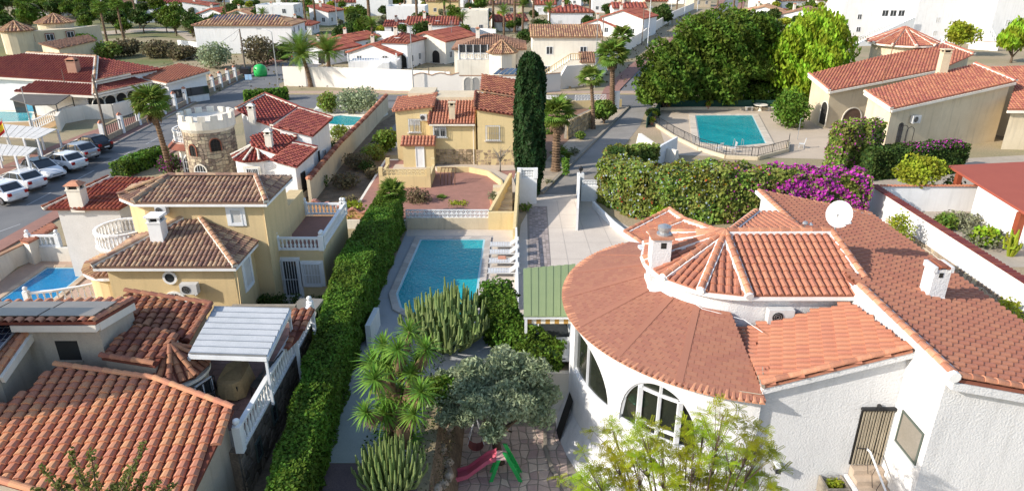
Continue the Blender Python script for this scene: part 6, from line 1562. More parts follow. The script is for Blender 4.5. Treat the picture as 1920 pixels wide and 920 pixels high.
# terrace box with lattice
def lattice(root, a, b, h, m=WS, z=0, cell=.32):
    """pierced screen-block panel"""
    a = Vector(a); b = Vector(b); d = (b-a); L = d.length; d.normalize(); n = max(1, round(L/cell)); c = L/n; rows = max(1, round(h/cell)); ch = h/rows
    mb = MB()
    for j in range(rows+1): mb.bar(a+Vector((0,0,j*ch)), b+Vector((0,0,j*ch)), .09, .05)
    for i in range(n+1): mb.bar(a+d*(i*c), a+d*(i*c)+Vector((0,0,h)), .08, .035, up=(d.y,-d.x,0))
    for i in range(n):
        for j in range(rows):
            p = a+d*(i*c)+Vector((0,0,j*ch)); mb.bar(p, p+d*c+Vector((0,0,ch)), .05, .035); mb.bar(p+d*c, p+Vector((0,0,ch)), .05, .035)
    return mb.build('screen_blocks', m, root, kind='stuff')
tb_ = thing('terrace', G(712,352,zg), 'raised yellow terrace box with a pierced white front in the villa garden', 'terrace')
a_, b_ = G(712,352,zg), G(808,352,zg); ht_ = YP(760,330,a_.y).z; dpt = 3.4
mb = MB()
for (u0,v0,u1,v1) in ((a_.x,a_.y,b_.x,a_.y+.2),(a_.x,a_.y+.2,a_.x+.2,a_.y+dpt),(b_.x-.2,a_.y+.2,b_.x,a_.y+dpt)): mb.box(u0,v0,zg,u1,v1,ht_)
mb.box(a_.x+.2,a_.y+.2,zg,b_.x-.2,a_.y+dpt,zg+.5)
mb.build('walls', YP_, tb_); lattice(tb_, (a_.x+.3,a_.y+.1,ht_), (b_.x-.3,a_.y+.1,ht_), .5, YP_)
mb = MB()
for x in (a_.x,b_.x-.3): mb.box(x,a_.y-.02,ht_,x+.3,a_.y+.28,ht_+.65); mb.box(x,a_.y+dpt-.3,ht_,x+.3,a_.y+dpt,ht_+.5)
mb.build('corner_post', YP_, tb_)
# sinuous raised walk and planter wall
WK = mat('pale_sandy_walk', (.55,.46,.36), (.47,.39,.30), rough=.9)
mb = MB(); outer = xy((815,318),(880,316),(925,322),(962,340),(972,372),(955,392),z=zg); inner = xy((820,323),(880,323),(915,330),(940,348),(944,372),(932,392),z=zg)
for k in range(5): mb.prism([(outer[k].x,outer[k].y),(outer[k+1].x,outer[k+1].y),(inner[k+1].x,inner[k+1].y),(inner[k].x,inner[k].y)], .3, zg+.28)
struct(mb.build('garden_walk', WK))
wallrun('planter_wall', 'low curved cream wall edging the gravel garden', [(p.x,p.y) for p in inner], .45, .16, YP_, z=zg)
sheet('front_walk', [(xa,YM-1.9),(xd,YM-1.9),(xd,YM-.05),(xa,YM-.05)], zg+.016, WK)
ar = thing('garden_arch', G(842,347,zg), 'small curved timber arbour casting a barred shadow on the gravel', 'arbour'); p = G(826,347,zg)
mb = MB()
for k in range(5):
    x = p.x+k*.28; mb.tube([(x,p.y,zg),(x+.02,p.y+.15,zg+.9),(x+.05,p.y+.9,zg+1.15)], .03, 4)
mb.bar((p.x,p.y+.9,zg+1.15),(p.x+1.2,p.y+.9,zg+1.15),.05,.05); mb.build('ribs', WOOD, ar, kind='stuff')
# front wall over the pool court
fw_ = thing('garden_wall', (-5,43.2,0), 'cream wall with a pierced white screen-block top behind the pool court', 'wall')
fx0, fx1 = YP(762,408,43.2).x, YP(916,408,43.2).x; z8 = YP(840,408,43.2).z; z3 = YP(840,393,43.2).z
mb = MB(); mb.box(fx0,43.1,0,fx1,43.34,z8); mb.build('wall_body', CR, fw_); lattice(fw_, (fx0,43.2,z8+.03), (fx1,43.2,z8+.03), z3-z8-.05, WS, cell=.30)
# yellow stepped wall and ornate gate pier right of it
sw = thing('stair_wall', (0,44,0), 'tall yellow sweeping wall beside the driveway gate', 'wall')
z_a = YP(975,352,47.5).z
mb = MB(); mb.prism([(fx1,43.0),(.25,43.0),(.25,43.3),(fx1,43.3)], 0, lambda x, y: 1.25+.0*x); 
mb.hexa([(.05,41.0,0),(.25,41.0,0),(.55,48.3,0),(.35,48.3,0),(.05,41.0,.9),(.25,41.0,.9),(.55,48.3,2.5),(.35,48.3,2.5)])
mb.hexa([(fx1-.02,43.3,0),(fx1+.18,43.3,0),(-.0,48.3,0),(-.2,48.3,0),(fx1-.02,43.3,1.3),(fx1+.18,43.3,1.3),(-.0,48.3,2.4),(-.2,48.3,2.4)])
mb.build('wall_body', YP_, sw)
for k in range(6):
    mb = MB(); mb.box(fx1+.2,43.4+k*.75,0,.02,43.4+(k+1)*.75-.01,.25+k*.28); mb.build('step', CR, sw)
gp = thing('gate_pier', (.9,48.6,0), 'white gate pier with a pierced panel at the foot of the cypress', 'gate pier')
p0 = YP(972,380,48.4); p1 = YP(1006,380,48.4); 
mb = MB(); mb.box(p0.x,48.3,0,p1.x,48.5,2.0); mb.box(p0.x-.1,48.25,2.0,p0.x+.2,48.55,2.75); mb.box(p1.x-.25,48.25,2.0,p1.x+.05,48.55,2.75); mb.box(p0.x+.2,48.3,2.62,p1.x-.25,48.5,2.75); mb.build('pier', WS, gp)
lattice(gp, (p0.x+.2,48.4,2.02), (p1.x-.25,48.4,2.02), .6, WS, cell=.2)
# low white fence wall along the pool court
gw = thing('fence', (.3,33,0), 'low white wall with railings between the pool court and the driveway', 'fence')
mb = MB(); mb.box(.18,31.6,0,.36,41.0,.35); mb.build('base', WS, gw); mb = MB(); mb.bar((.27,31.6,.95),(.27,41,.95),.12,.08); mb.build('top_rail', WS, gw)
for k in range(38):
    mb = MB(); y = 31.7+k*.247; mb.bar((.27,y,.35),(.27,y,.92),.05,.05); mb.build('bar', WS, gw)
# right side of the driveway: white wing wall
ww = thing('garden_wall', (4.4,43,0), 'white gate wall with a lamp on its pier at the right of the driveway', 'wall')
zt_ = YP(1080,372,43).z
mb = MB(); mb.hexa([(4.3,42.9,0),(4.45,42.9,0),(5.2,50.0,0),(5.05,50.0,0),(4.3,42.9,1.6),(4.45,42.9,1.6),(5.2,50.0,1.6),(5.05,50.0,1.6)]); mb.box(5.2,48.9,0,6.9,49.1,1.2); mb.build('wall_body', WS, ww)
mb = MB(); mb.box(5.0,50.0,0,5.5,50.5,1.8); mb.build('pier', WS, ww)
lattice(ww, (5.3,49.0,1.22), (6.8,49.0,1.22), .4, WS, cell=.22)
lp_ = thing('pier_lantern', (5.25,50.25,1.8), 'small dark lantern on the white gate pier', 'lamp'); mb = MB(); mb.lathe((5.25,50.25,1.8), [(.05,0),(.05,.15),(.14,.2),(.17,.42),(.08,.5),(.02,.58)], 6); mb.build('lantern', BLK, lp_)
wallrun('garden_wall', 'low curved white kerb wall sweeping round the driveway below the flowering hedge', [tuple(p)[:2] for p in xy((1112,388),(1125,402),(1148,425),(1175,447),(1200,460))], .45, .2, WS)
# sunbeds by the pool
def sunbed(x, y, label):
    t = thing('sun_lounger', (x,y,0), label, 'sun lounger', 'white sun loungers beside the pool'); 
    mb = MB()
    for k in range(8): mb.box(x+.05+k*.155,y-.3,.30,x+.05+k*.155+.13,y+.3,.33)
    mb.box(x,y-.33,.26,x+1.9,y-.29,.33); mb.box(x,y+.29,.26,x+1.9,y+.33,.33); mb.build('frame', WP, t)
    mb = MB(); mb.hexa([(x+1.25,y-.3,.31),(x+1.29,y-.3,.31),(x+1.29,y+.3,.31),(x+1.25,y+.3,.31),(x+1.82,y-.3,.72),(x+1.86,y-.3,.70),(x+1.86,y+.3,.70),(x+1.82,y+.3,.72)]); mb.build('backrest', WP, t)
    for a in (.15,1.55):
        for b in (-.27,.27): mb = MB(); mb.bar((x+a,y+b,0),(x+a,y+b,.28),.05,.05); mb.build('leg', WP, t)
for (px,py,l) in ((918,466,'farthest white sun lounger in the row beside the pool'),(917,480,'white sun lounger with a folded towel, second from the back'),(916,497,'white sun lounger, third from the back'),(914,516,'nearest white sun lounger in the row beside the pool')):
    p = G(px,py); sunbed(p.x, p.y, l)
tw = thing('towel', G(945,485,.35), 'folded salmon towel on a white sun lounger', 'towel'); p = G(940,483,.36); mb = MB(); mb.box(p.x-.2,p.y-.15,.335,p.x+.3,p.y+.2,.39); mb.box(p.x-.15,p.y-.12,.39,p.x+.25,p.y+.15,.43); mb.build('cloth', mat('salmon_cloth',(.6,.3,.2)), tw)
sheet('sun_deck', [(-1.6,32.8),(-1.2,43.05),(.18,43.05),(.18,32.8)], .016, DECK)
sheet('back_deck', [(-7.0,41.9),(-7.1,43.05),(-1.2,43.05),(-1.2,41.9)], .018, DECK)
cp3 = [(-6.0,41.25),(-1.75,41.25),(-1.9,32.0),(-2.6,30.6),(-4.6,30.5),(-5.9,31.8),(-6.35,33.4)]
pool('teal swimming pool with pale stone coping in the centre court', cp3, WAT1, coping=mat('pale_pool_coping',(.52,.46,.40),(.45,.40,.35),tint=.15), cw=.38)
bx_ = G(683,640); rb = thing('outdoor_shower', (bx_.x,bx_.y,0), 'dark post and white moulded pedestal at the near end of the pool court', 'shower'); 
mb = MB(); mb.tube([(bx_.x-.15,bx_.y,0),(bx_.x-.2,bx_.y,1.9)],.06,6); mb.build('post', BLK, rb); mb = MB(); mb.hexa([(bx_.x+.2,bx_.y-.4,0),(bx_.x+.45,bx_.y-.4,0),(bx_.x+.5,bx_.y+1.6,0),(bx_.x+.25,bx_.y+1.6,0),(bx_.x+.2,bx_.y-.4,1.1),(bx_.x+.45,bx_.y-.4,1.1),(bx_.x+.5,bx_.y+1.6,1.0),(bx_.x+.25,bx_.y+1.6,1.0)]); mb.build('pedestal', WS, rb)
# folded parasol / bag on the concrete, slide on the patio
pk = thing('rolled_cover', G(668,690), 'rolled dark grey cover lying on the pale concrete', 'cover'); p = G(668,688); mb = MB(); mb.tube([p+Vector((-.5,0,.12)), p+Vector((.5,.15,.12))], [.12,.14], 8); mb.build('roll', BLK, pk)
SL = thing('play_slide', G(925,880,LOW), 'toddler slide with a pink chute and green ladder on the patio', 'slide')
b0 = G(938,900,LOW); PNK = mat('pink_plastic', (.75,.16,.22), (.68,.13,.19), rough=.35, fine=0, spec=.5); GP = mat('green_plastic', (.03,.48,.10), (.03,.42,.09), rough=.35, fine=0, spec=.5)
x0, y0, zz = b0.x, b0.y, LOW
path_ = [Vector((x0-.15,y0+.15,zz+1.12)), Vector((x0-.5,y0+.22,zz+.92)), Vector((x0-.95,y0+.18,zz+.55)), Vector((x0-1.3,y0+.12,zz+.28)), Vector((x0-1.75,y0+.02,zz+.20))]
mb = MB(); w2 = Vector((0,.26,0)); rp = None
for a, b in zip(path_, path_[1:]):
    mb.hexa([a-w2-Vector((0,0,.04)), b-w2-Vector((0,0,.04)), b+w2-Vector((0,0,.04)), a+w2-Vector((0,0,.04)), a-w2, b-w2, b+w2, a+w2])
    for s_ in (-1,1): mb.hexa([a+w2*s_-Vector((0,.03,.06)), b+w2*s_-Vector((0,.03,.06)), b+w2*s_+Vector((0,.03,-.06)), a+w2*s_+Vector((0,.03,-.06)), a+w2*s_+Vector((0,-.03,.14)), b+w2*s_+Vector((0,-.03,.14)), b+w2*s_+Vector((0,.03,.14)), a+w2*s_+Vector((0,.03,.14))])
mb.build('chute', PNK, SL)
mb = MB(); mb.bar((x0-.15,y0+.15,zz+1.13),(x0+.25,y0+.15,zz+1.13),.5,.06,up=(0,0,1)); mb.build('platform', mat('pale_pink_plastic',(.8,.5,.5),rough=.35), SL)
for s_ in (-.12,.42):
    mb = MB(); mb.hexa([(x0+.75,y0+s_,zz),(x0+.9,y0+s_,zz),(x0+.9,y0+s_+.06,zz),(x0+.75,y0+s_+.06,zz),(x0+.10,y0+s_,zz+1.45),(x0+.26,y0+s_,zz+1.45),(x0+.26,y0+s_+.06,zz+1.45),(x0+.10,y0+s_+.06,zz+1.45)]); mb.build('ladder_side', GP, SL)
    mb = MB(); mb.hexa([(x0-.45,y0+s_,zz),(x0-.3,y0+s_,zz),(x0-.3,y0+s_+.06,zz),(x0-.45,y0+s_+.06,zz),(x0-.12,y0+s_,zz+1.1),(x0+.02,y0+s_,zz+1.1),(x0+.02,y0+s_+.06,zz+1.1),(x0-.12,y0+s_+.06,zz+1.1)]); mb.build('support', GP, SL)
for k in range(4):
    z = .22+k*.25; x = x0+.80-.45*z/1.0*1.0; mb = MB(); mb.box(x-.06,y0-.10,zz+z,x+.08,y0+.45,zz+z+.05); mb.build('rung', GP, SL)
# hanging seat under the olive tree
hs = thing('hanging_seat', G(893,835,LOW+.6), 'faded red fabric swing seat hanging under the olive tree', 'swing seat'); p = G(893,828,LOW+.9)
RF = mat('faded_red_fabric', (.30,.09,.08), (.22,.06,.055), rough=.8)
mb = MB()
for k in range(6):
    a0, a1 = R(-80+k*27), R(-80+(k+1)*27); f = lambda a, y: Vector((p.x+.34*math.sin(a), p.y+y, p.z+.1-.36*math.cos(a)))
    mb.face([f(a0,-.25), f(a1,-.25), f(a1,.25), f(a0,.25)])
mb.build('seat_cloth', RF, hs); mb = MB(); t_ = Vector((p.x,p.y,p.z+1.3))
for s_ in (-.34,.34):
    for y in (-.25,.25): mb.tube([Vector((p.x+s_,p.y+y,p.z+.05)), t_], .012, 4)
mb.build('ropes', WM, hs, kind='stuff')
# ------------------------------------------------------------------ right: pool terrace and big cream house
PT = thing('swimming_pool', (24,70,0), 'x', 'swimming pool'); bpy.data.objects.remove(PT)
rp_ = [G(1303,217), G(1411,217), G(1437,270), G(1375,276), G(1311,268)]
pool('turquoise pool on the terrace below the big round trees', [(p.x,p.y) for p in rp_], WAT3, coping=mat('cream_coping',(.60,.52,.42),(.52,.45,.36),tint=.15), cw=.7)
rw_ = thing('garden_wall', G(1200,270), 'white retaining wall wrapping the pool terrace beside the lane', 'wall')
pts = [G(1198,262), G(1206,298), G(1262,300)]; mb = MB()
w1_ = [G(1200,250,1.2), G(1232,272,1.2), G(1270,282,1.2)]
for a, b in zip(w1_, w1_[1:]): 
    d = (b-a).normalized(); r = Vector((d.y,-d.x,0))*.15; a0 = Vector((a.x,a.y,-.0)); b0_ = Vector((b.x,b.y,0)); mb.hexa([a0-r*2.5,a0+r*2.5,b0_+r*2.5,b0_-r*2.5,a-r,a+r,b+r,b-r])
mb.build('wall_body', WC, rw_)
wallrun('garden_wall', 'low white wall stub at the corner of the hedge by the lane', [tuple(p)[:2] for p in xy((1222,318),(1240,305),(1266,290))], 1.7, .22, W)
# curved terrace edge wall and railing
ed = [G(x,y,.0) for x,y in ((1222,232),(1262,258),(1310,282),(1360,297),(1420,300),(1476,285),(1478,272))]
te = thing('terrace_edge', ed[0], 'curved cream wall at the edge of the pool terrace', 'wall'); mb = MB()
for a, b in zip(ed, ed[1:]): mb.bar(a+Vector((0,0,.15)), b+Vector((0,0,.15)), .3, .36)
mb.build('wall_body', CR, te)
rl = thing('railing', ed[0], 'thin dark railing curving round the turquoise pool terrace', 'railing'); mb = MB()
for a, b in zip(ed, ed[1:]):
    mb.bar(a+Vector((0,0,1.15)), b+Vector((0,0,1.15)), .04, .04); mb.bar(a+Vector((0,0,.42)), b+Vector((0,0,.42)), .03, .03)
mb.build('rails', BLK, rl)
for a, b in zip(ed, ed[1:]):
    k = round((b-a).length/.28)
    for i in range(k):
        q = a.lerp(b,i/k); mb = MB(); mb.bar(q+Vector((0,0,.36)), q+Vector((0,0,1.14)), .02 if i % 8 else .05, .02 if i % 8 else .05); mb.build('baluster', BLK, rl)
wallrun('terrace_kerb', 'low cream wall at the back of the pool terrace', [tuple(p)[:2] for p in xy((1237,207),(1290,206),(1400,206),(1455,208))], .35, .3, CR)
mb = MB(); a, b = G(1240,206), G(1460,206)
gs = thing('screen_fence', a, 'dark green windbreak screen behind the pool terrace', 'fence'); mb.box(a.x,a.y+.3,0,b.x,a.y+.36,1.1); c = G(1212,240); mb.hexa([(c.x,c.y,0),(a.x,a.y+.3,0),(a.x,a.y+.36,0),(c.x-.05,c.y+.05,0),(c.x,c.y,1.1),(a.x,a.y+.3,1.1),(a.x,a.y+.36,1.1),(c.x-.05,c.y+.05,1.1)]); mb.build('cloth', mat('dark_green_cloth',(.02,.07,.05),rough=.8), gs)
# stone table and benches
tt = G(1425,208); st2 = thing('stone_table', tt, 'round stone garden table on the pool terrace', 'table'); mb = MB(); mb.lathe(tt, [(.28,0),(.2,.1),(.14,.4),(.22,.68)], 10); mb.build('pedestal', WC, st2); mb = MB(); mb.lathe(tt+Vector((0,0,.68)), [(.8,0),(.84,.04),(.8,.09)], 18); mb.build('table_top', WC, st2)
for (dx, dy, l) in ((-1.3,.1,'curved stone bench left of the round table'),(1.3,.0,'curved stone bench right of the round table'),(.2,1.2,'curved stone bench behind the round table')):
    q = tt+Vector((dx,dy,0)); sb_ = thing('stone_bench', q, l, 'bench'); mb = MB(); mb.box(q.x-.45,q.y-.18,.38,q.x+.45,q.y+.18,.46); mb.build('seat', WC, sb_)
    for s_ in (-.3,.3): mb = MB(); mb.box(q.x+s_-.08,q.y-.14,0,q.x+s_+.08,q.y+.14,.38); mb.build('leg', WC, sb_)
def pot(px, py, label, h=.5, r=.22, lm=L_LEM, fl=None, z=0.0, leaf=.14):
    p = G(px,py,z); t = thing('potted_plant', p, label, 'potted plant'); mb = MB(); mb.lathe(p, [(r*.65,0),(r,h*.9),(r*1.1,h*.92),(r*1.1,h)], 10); mb.build('pot', T_CAP, t)
    leaves('foliage', blobpts(160,(p.x,p.y,h+z+.25),(r*1.6,r*1.6,.38),.8), leaf, lm, t)
    if fl: leaves('flowers', blobpts(40,(p.x,p.y,h+z+.3),(r*1.7,r*1.7,.38),.3), .1, fl, t)
pot(1327,206,'clay pot with orange flowers at the back of the pool terrace', fl=F_RED); pot(1253,205,'clay pot with a small shrub at the terrace corner', fl=F_YEL); pot(1226,228,'clay pot with a leafy plant by the lane end of the terrace', h=.6); pot(924,386,'clay pot on the corner of the lattice wall', z=.62, lm=L_GRY); pot(1222,235,'second clay pot by the terrace railing', h=.4)
ld = thing('pool_ladder', G(1383,272,.1), 'steel pool ladder rails at the edge of the turquoise pool', 'ladder')
for px in (1376,1391):
    p = G(px,275,.1); mb = MB(); mb.tube([p+Vector((0,-.4,0)), p+Vector((0,-.3,.7)), p+Vector((0,.15,.75)), p+Vector((0,.35,-.1))], .025, 5); mb.build('rail', GRYM, ld)
pc_ = G(1378,292,.0)
for k in range(2): chair(pc_.x-1.2+k*1.3, pc_.y+1.2, .02, .6+k, ['white plastic chair','second white plastic chair'][k]+' beside the turquoise pool', m=WP)
chair(G(1502,278).x, G(1502,278).y, .02, 1.2, 'white plastic chair against the cream house by the terrace', m=WP)
mb = MB(); a = G(1470,208); b = G(1495,262)
shd = thing('garden_shower', b, 'thin outdoor shower pole on the pool terrace', 'shower'); mb.tube([b, b+Vector((0,0,2.1)), b+Vector((.2,0,2.2))], .03, 5); mb.build('pole', GRYM, shd)
# big cream house
RH = thing('cream_house', (38,62,0), 'large cream house with pinkish tiled roofs and a round roof turret at the upper right', 'house')
T_RH = mat('pinkish_tile', (.43,.17,.11), (.36,.135,.085), rough=.8, scale=.7, tint=.18, hue=.012)
rx = G(1515,262).x   # west wall line
h1 = Plane(G(1555,170,5.2), .0, .0)
# upper roof: slopes to the west-south; corners from the photograph
U = Plane(G(1517,139,5.0), .10, .16)
Pu = [U.px(*c) for c in ((1555,170),(1768,128),(1826,102),(1772,82),(1640,108),(1517,139))]
tile_roof(RH, Pu, U, T_RH, w=.30, L=.42, under=T_RH)
mb = MB(); mb.prism(inset([(p.x,p.y) for p in Pu], .35), 0, lambda x, y: U.z(x,y)-.13); mb.build('wall', CR, RH)
Lw = Plane(G(1675,203,4.3), .06, .20)
Pw = [Lw.px(*c) for c in ((1622,171),(1672,204),(1905,152),(1828,120))]
tile_roof(RH, Pw, Lw, T_RH, w=.30, L=.42, under=T_RH)
mb = MB(); mb.prism(inset([(p.x,p.y) for p in Pw], .3), 0, lambda x, y: Lw.z(x,y)-.13); mb.build('wall', CR, RH)
def band(root, P, idx, m=WC, h=.22, dz=-.24):
    for a, b in idx: mb = MB(); mb.bar(P[a]+Vector((0,0,dz)), P[b]+Vector((0,0,dz)), .22, h); mb.build('cornice', m, root)
band(RH, Pu, ((0,1),(5,0))); band(RH, Pw, ((0,1),(1,2)))
ridge(RH, Pw[1]+up_, Pw[0]+up_, .12, .42, m=T_RH, mortar=WC, ind=False); ridge(RH, Pw[3]+up_, Pw[2]+up_, .14, .42, m=T_RH, mortar=WC, mw=.5, ind=False); ridge(RH, Pu[5]+up_, Pu[0]+up_, .12, .42, m=T_RH, mortar=WC, ind=False); ridge(RH, Pu[3]+up_, Pu[2]+up_, .14, .42, m=T_RH, mortar=WC, mw=.5, ind=False)
# darker east wing
Ew = Plane(G(1895,205,3.9), .05, .30); Pe = [Ew.px(*c) for c in ((1890,205),(1906,152),(1850,126),(2050,120),(2060,205))]
tile_roof(RH, Pe, Ew, T_RH, w=.28, L=.42, under=T_RH); mb = MB(); mb.prism(inset([(p.x,p.y) for p in Pe], .3), 0, lambda x, y: Ew.z(x,y)-.13); mb.build('wall', CR, RH); band(RH, Pe, ((4,0),))
# roof turret
tq = U.px(1690,112); tq2 = Vector((tq.x,tq.y+1.0,0)); tzr = 7.1; ra = 3.9
tcx, tcy = G(1690,88,7.0).x, G(1690,88,7.0).y
mb = MB(); mb.lathe((tcx,tcy,3), [(3.3,0),(3.3,4.3)], 26); mb.build('turret_wall', CR, RH); mb = MB(); mb.lathe((tcx,tcy,7.2), [(3.35,0),(ra-.05,.12),(ra-.05,.30)], 28); mb.build('cornice', WC, RH)
ap_ = Vector((tcx,tcy,9.2)); NE = 10; EPr = [Vector((tcx+ra*math.cos(2*PI*k/NE+.2), tcy+ra*math.sin(2*PI*k/NE+.2), 7.55)) for k in range(NE)]
for k in range(NE):
    p, q = EPr[k], EPr[(k+1)%NE]; n_ = (q-p).cross(ap_-p); pl = Plane(p, -n_.x/n_.z, -n_.y/n_.z); tile_roof(RH, [p,q,ap_], pl, T_RH, w=.27, L=.42)
for p in EPr:
    ridge(RH, p+up_, ap_+up_, .15, .42, m=T_RH, mortar=WC, mw=.34, ind=False); mb = MB(); d = (p-ap_).normalized(); mb.tube([p+up_, p+up_+d*.16], [.18,.18], 8); mb.build('ridge_end', WC, RH)
pz = U.px(1775,135); pz2 = Lw.px(1768,138); chimney(RH, (pz2.x,pz2.y+.3), .8, .7, pz2.z-.4, pz2.z+2.3, m=CR, cap='flat')
# arches on the west-south corner, doorway, windows
wy = inset([(p.x,p.y) for p in Pu], .35)
iu = inset([(p.x,p.y) for p in Pu], .35)
c0_ = min(iu, key=lambda v: v.y + 0*v.x); 
import itertools
def nearest(P, q): return min(P, key=lambda v: (v.x-q.x)**2+(v.y-q.y)**2)
k0 = nearest(iu, Pu[0]); k5 = nearest(iu, Pu[5]); k1 = nearest(iu, Pu[1])
d_w = Vector((k0.x-k5.x, k0.y-k5.y, 0)); Lwst = d_w.length; d_w.normalize(); d_s = Vector((k1.x-k0.x, k1.y-k0.y, 0)).normalized()
def wallpt(px, py, base, d):     # sight line meets the upright wall through base along d
    a, b, c = ray(px, py); den = a*d.y - b*d.x; t = (base.x*d.y - base.y*d.x)/den; return Vector((a*t, b*t, CAM_H+c*t))
b0w = Vector((k5.x,k5.y,0)); b0s = Vector((k0.x,k0.y,0))
nw_ = Vector((d_w.y,-d_w.x,0))
if nw_.x > 0: nw_ = -nw_
p = wallpt(1542,222,b0w,d_w); arch_panel(RH, p+Vector((0,0,-.6))-d_w*.6, d_w, 1.5, 2.4, pane=DARK, frame=WC, depth=.02)
p = wallpt(1577,235,b0s,d_s); ARC = arch_panel(RH, Vector((p.x,p.y,p.z-.4)), d_s, 2.3, 2.2, pane=mat('porch_interior',(.16,.10,.07)), frame=WC, depth=.02)
k1w = nearest(inset([(p.x,p.y) for p in Pw], .3), Pw[1]); k0w = nearest(inset([(p.x,p.y) for p in Pw], .3), Pw[0]); k2w = nearest(inset([(p.x,p.y) for p in Pw], .3), Pw[2])
dww = Vector((k1w.x-k0w.x,k1w.y-k0w.y,0)).normalized(); dws = Vector((k2w.x-k1w.x,k2w.y-k1w.y,0)).normalized(); bw = Vector((k1w.x,k1w.y,0))
p = wallpt(1642,240,bw,dww); opening(RH, (p.x,p.y,p.z-.2), dww, 1.0, 1.3, pane=BLIND, sill=T_OR, bars=GRYM)
p = wallpt(1704,230,bw,dws); ac_unit('white air conditioner casting a long shadow on the cream house wall', (p.x,p.y,p.z), dws, .95, .7)
p = wallpt(1885,262,bw,dws); opening(RH, (p.x,p.y,p.z), dws, 1.2, 1.4, pane=DARK, bars=BLK, mull=1, sill=T_BR)
p = wallpt(1680,258,bw,dws); arch_panel(RH, (p.x,p.y,p.z-.6), dws, .6, 2.0, pane=GLS, frame=None, bars=BLK)
# iron garden arch against the wall and terrace furniture under the arch
ia = thing('iron_arch', (p.x,p.y,0), 'black iron garden arch against the cream wall', 'garden arch'); mb = MB(); nS = Vector((dws.y,-dws.x,0)); 
if nS.y > 0: nS = -nS
for o in (.3,1.0):
    for s_ in (0,.9):
        b = p+nS*o+dws*s_; mb.tube([Vector((b.x,b.y,.0)), Vector((b.x,b.y,2.2))], .03, 5)
    b = p+nS*o; mb.tube([Vector((b.x,b.y,2.2))+dws*(.45-.45*math.cos(PI*k/6))+Vector((0,0,.4*math.sin(PI*k/6))) for k in range(7)], .03, 5)
mb.build('frame', BLK, ia)
q = wallpt(1600,240,b0s,d_s)+Vector((d_s.y,-d_s.x,0))*.9; q.z = 0
dk = thing('terrace_deck', q, 'green-floored veranda deck under the arch of the cream house', 'veranda'); mb = MB(); z_ = wallpt(1600,243,b0s,d_s).z; e_ = Vector((d_s.y,-d_s.x,0)); e_ = e_ if e_.y < 0 else -e_
o = wallpt(1577,243,b0s,d_s); o.z = 0; mb.prism([(v.x,v.y) for v in (o, o+d_s*2.9, o+d_s*2.9+e_*1.3, o+e_*1.3)], 0, z_); mb.build('deck', WC, dk)
mb = MB(); mb.prism([(v.x,v.y) for v in (o+d_s*.1+e_*.1, o+d_s*2.7+e_*.1, o+d_s*2.7+e_*1.15, o+d_s*.1+e_*1.15)], z_-.2, z_+.02); mb.build('green_mat', mat('green_carpet',(.05,.25,.06)), dk)
wt_ = thing('garden_table', o, 'white plastic table on the green veranda floor', 'table'); c = o+d_s*1.1+e_*.6; mb = MB(); mb.box(c.x-.45,c.y-.35,z_+.7,c.x+.45,c.y+.35,z_+.74); mb.build('table_top', WP, wt_)
for sx in (-.38,.38):
    for sy in (-.28,.28): mb = MB(); mb.box(c.x+sx-.03,c.y+sy-.03,z_+.02,c.x+sx+.03,c.y+sy+.03,z_+.7); mb.build('leg', WP, wt_)
for k in range(3):
    cc = c+d_s*(-.85+k*.85)+e_*(-.1 if k == 1 else .1); chair(cc.x, cc.y, z_+.02, [1.5,.2,-1.5][k], ['left','middle','right'][k]+' white plastic chair at the veranda table', m=WP)
mb = MB(); m_ = Lw.px(1655,155); an = thing('roof_antenna', m_, 'tall thin television mast in front of the roof turret', 'antenna'); mb.tube([m_, m_+Vector((.35,.0,4.2))], .035, 5); mb.bar(m_+Vector((-.5,0,3.5)), m_+Vector((.6,.3,3.4)), .04, .04); mb.build('mast', mat('rusty_metal',(.2,.09,.05)), an)
# ------------------------------------------------------------------ right edge: long white wall, shed, garden
RX = 25.9
zw = XP(1800,447,RX).z
wr = thing('boundary_wall', (RX,30,0), 'long white wall with a red tile coping running down the right side', 'wall')
mb = MB(); ya, yb_ = 24.0, XP(1637,352,RX).y; mb.box(RX-.12,ya,0,RX+.12,yb_,1.95); mb.build('wall_body', W, wr)
k = 0; y = ya
while y < yb_: 
    inst('coping_tile', tile_shared(.26, .62, .07, 'barrel', .01, T_RD), T_RD, wr, basis(Vector((RX-.30,y+.14,1.95)), Vector((0,-1,0)), Vector((1,0,0)), Vector((0,0,1)))); y += .29
mb = MB(); cells(mb, lambda u, v, h: Vector((RX-.13-h, 24+u, v)), 0, 20, 0, .55, .42, .27, gap=.1, ht=.05); mb.build('stones', STON, wr, kind='stuff')
fq = G(1640,352,1.95)
wallrun('boundary_wall', 'short white cross wall with bright orange coping behind the small citrus tree', [(RX,yb_),(XP(1640,330,RX).x+9.5, yb_)], 1.9, .22, W, tiles=T_OR)
SH = thing('garden_building', (40,40,0), 'low building with a smooth red roof and white walls at the right edge', 'outbuilding')
REDR = mat('smooth_red_roof', (.36,.09,.055), (.33,.08,.05), rough=.7, scale=.8, fine=.04)
sp_ = Plane(G(1780,312,2.9), -.0, .06); Ps = [sp_.px(*c) for c in ((1778,310),(1925,400),(2050,440),(2050,303),(1925,303))]
mb = MB(); top = Ps; i = len(top); mb.v += [tuple(p) for p in top]+[tuple(p-Vector((0,0,.16))) for p in top]; mb.f += [tuple(range(i))[::-1], tuple(range(i,2*i))]; mb.t += [.5,.5]
for j in range(i): mb.f.append((j,(j+1)%i,i+(j+1)%i,i+j)); mb.t.append(.5)
mb.build('roof', REDR, SH)
mb = MB(); wsh = [sp_.px(*c) for c in ((1800,322),(1835,345),(1905,388),(1995,420),(2040,306),(1800,306))]
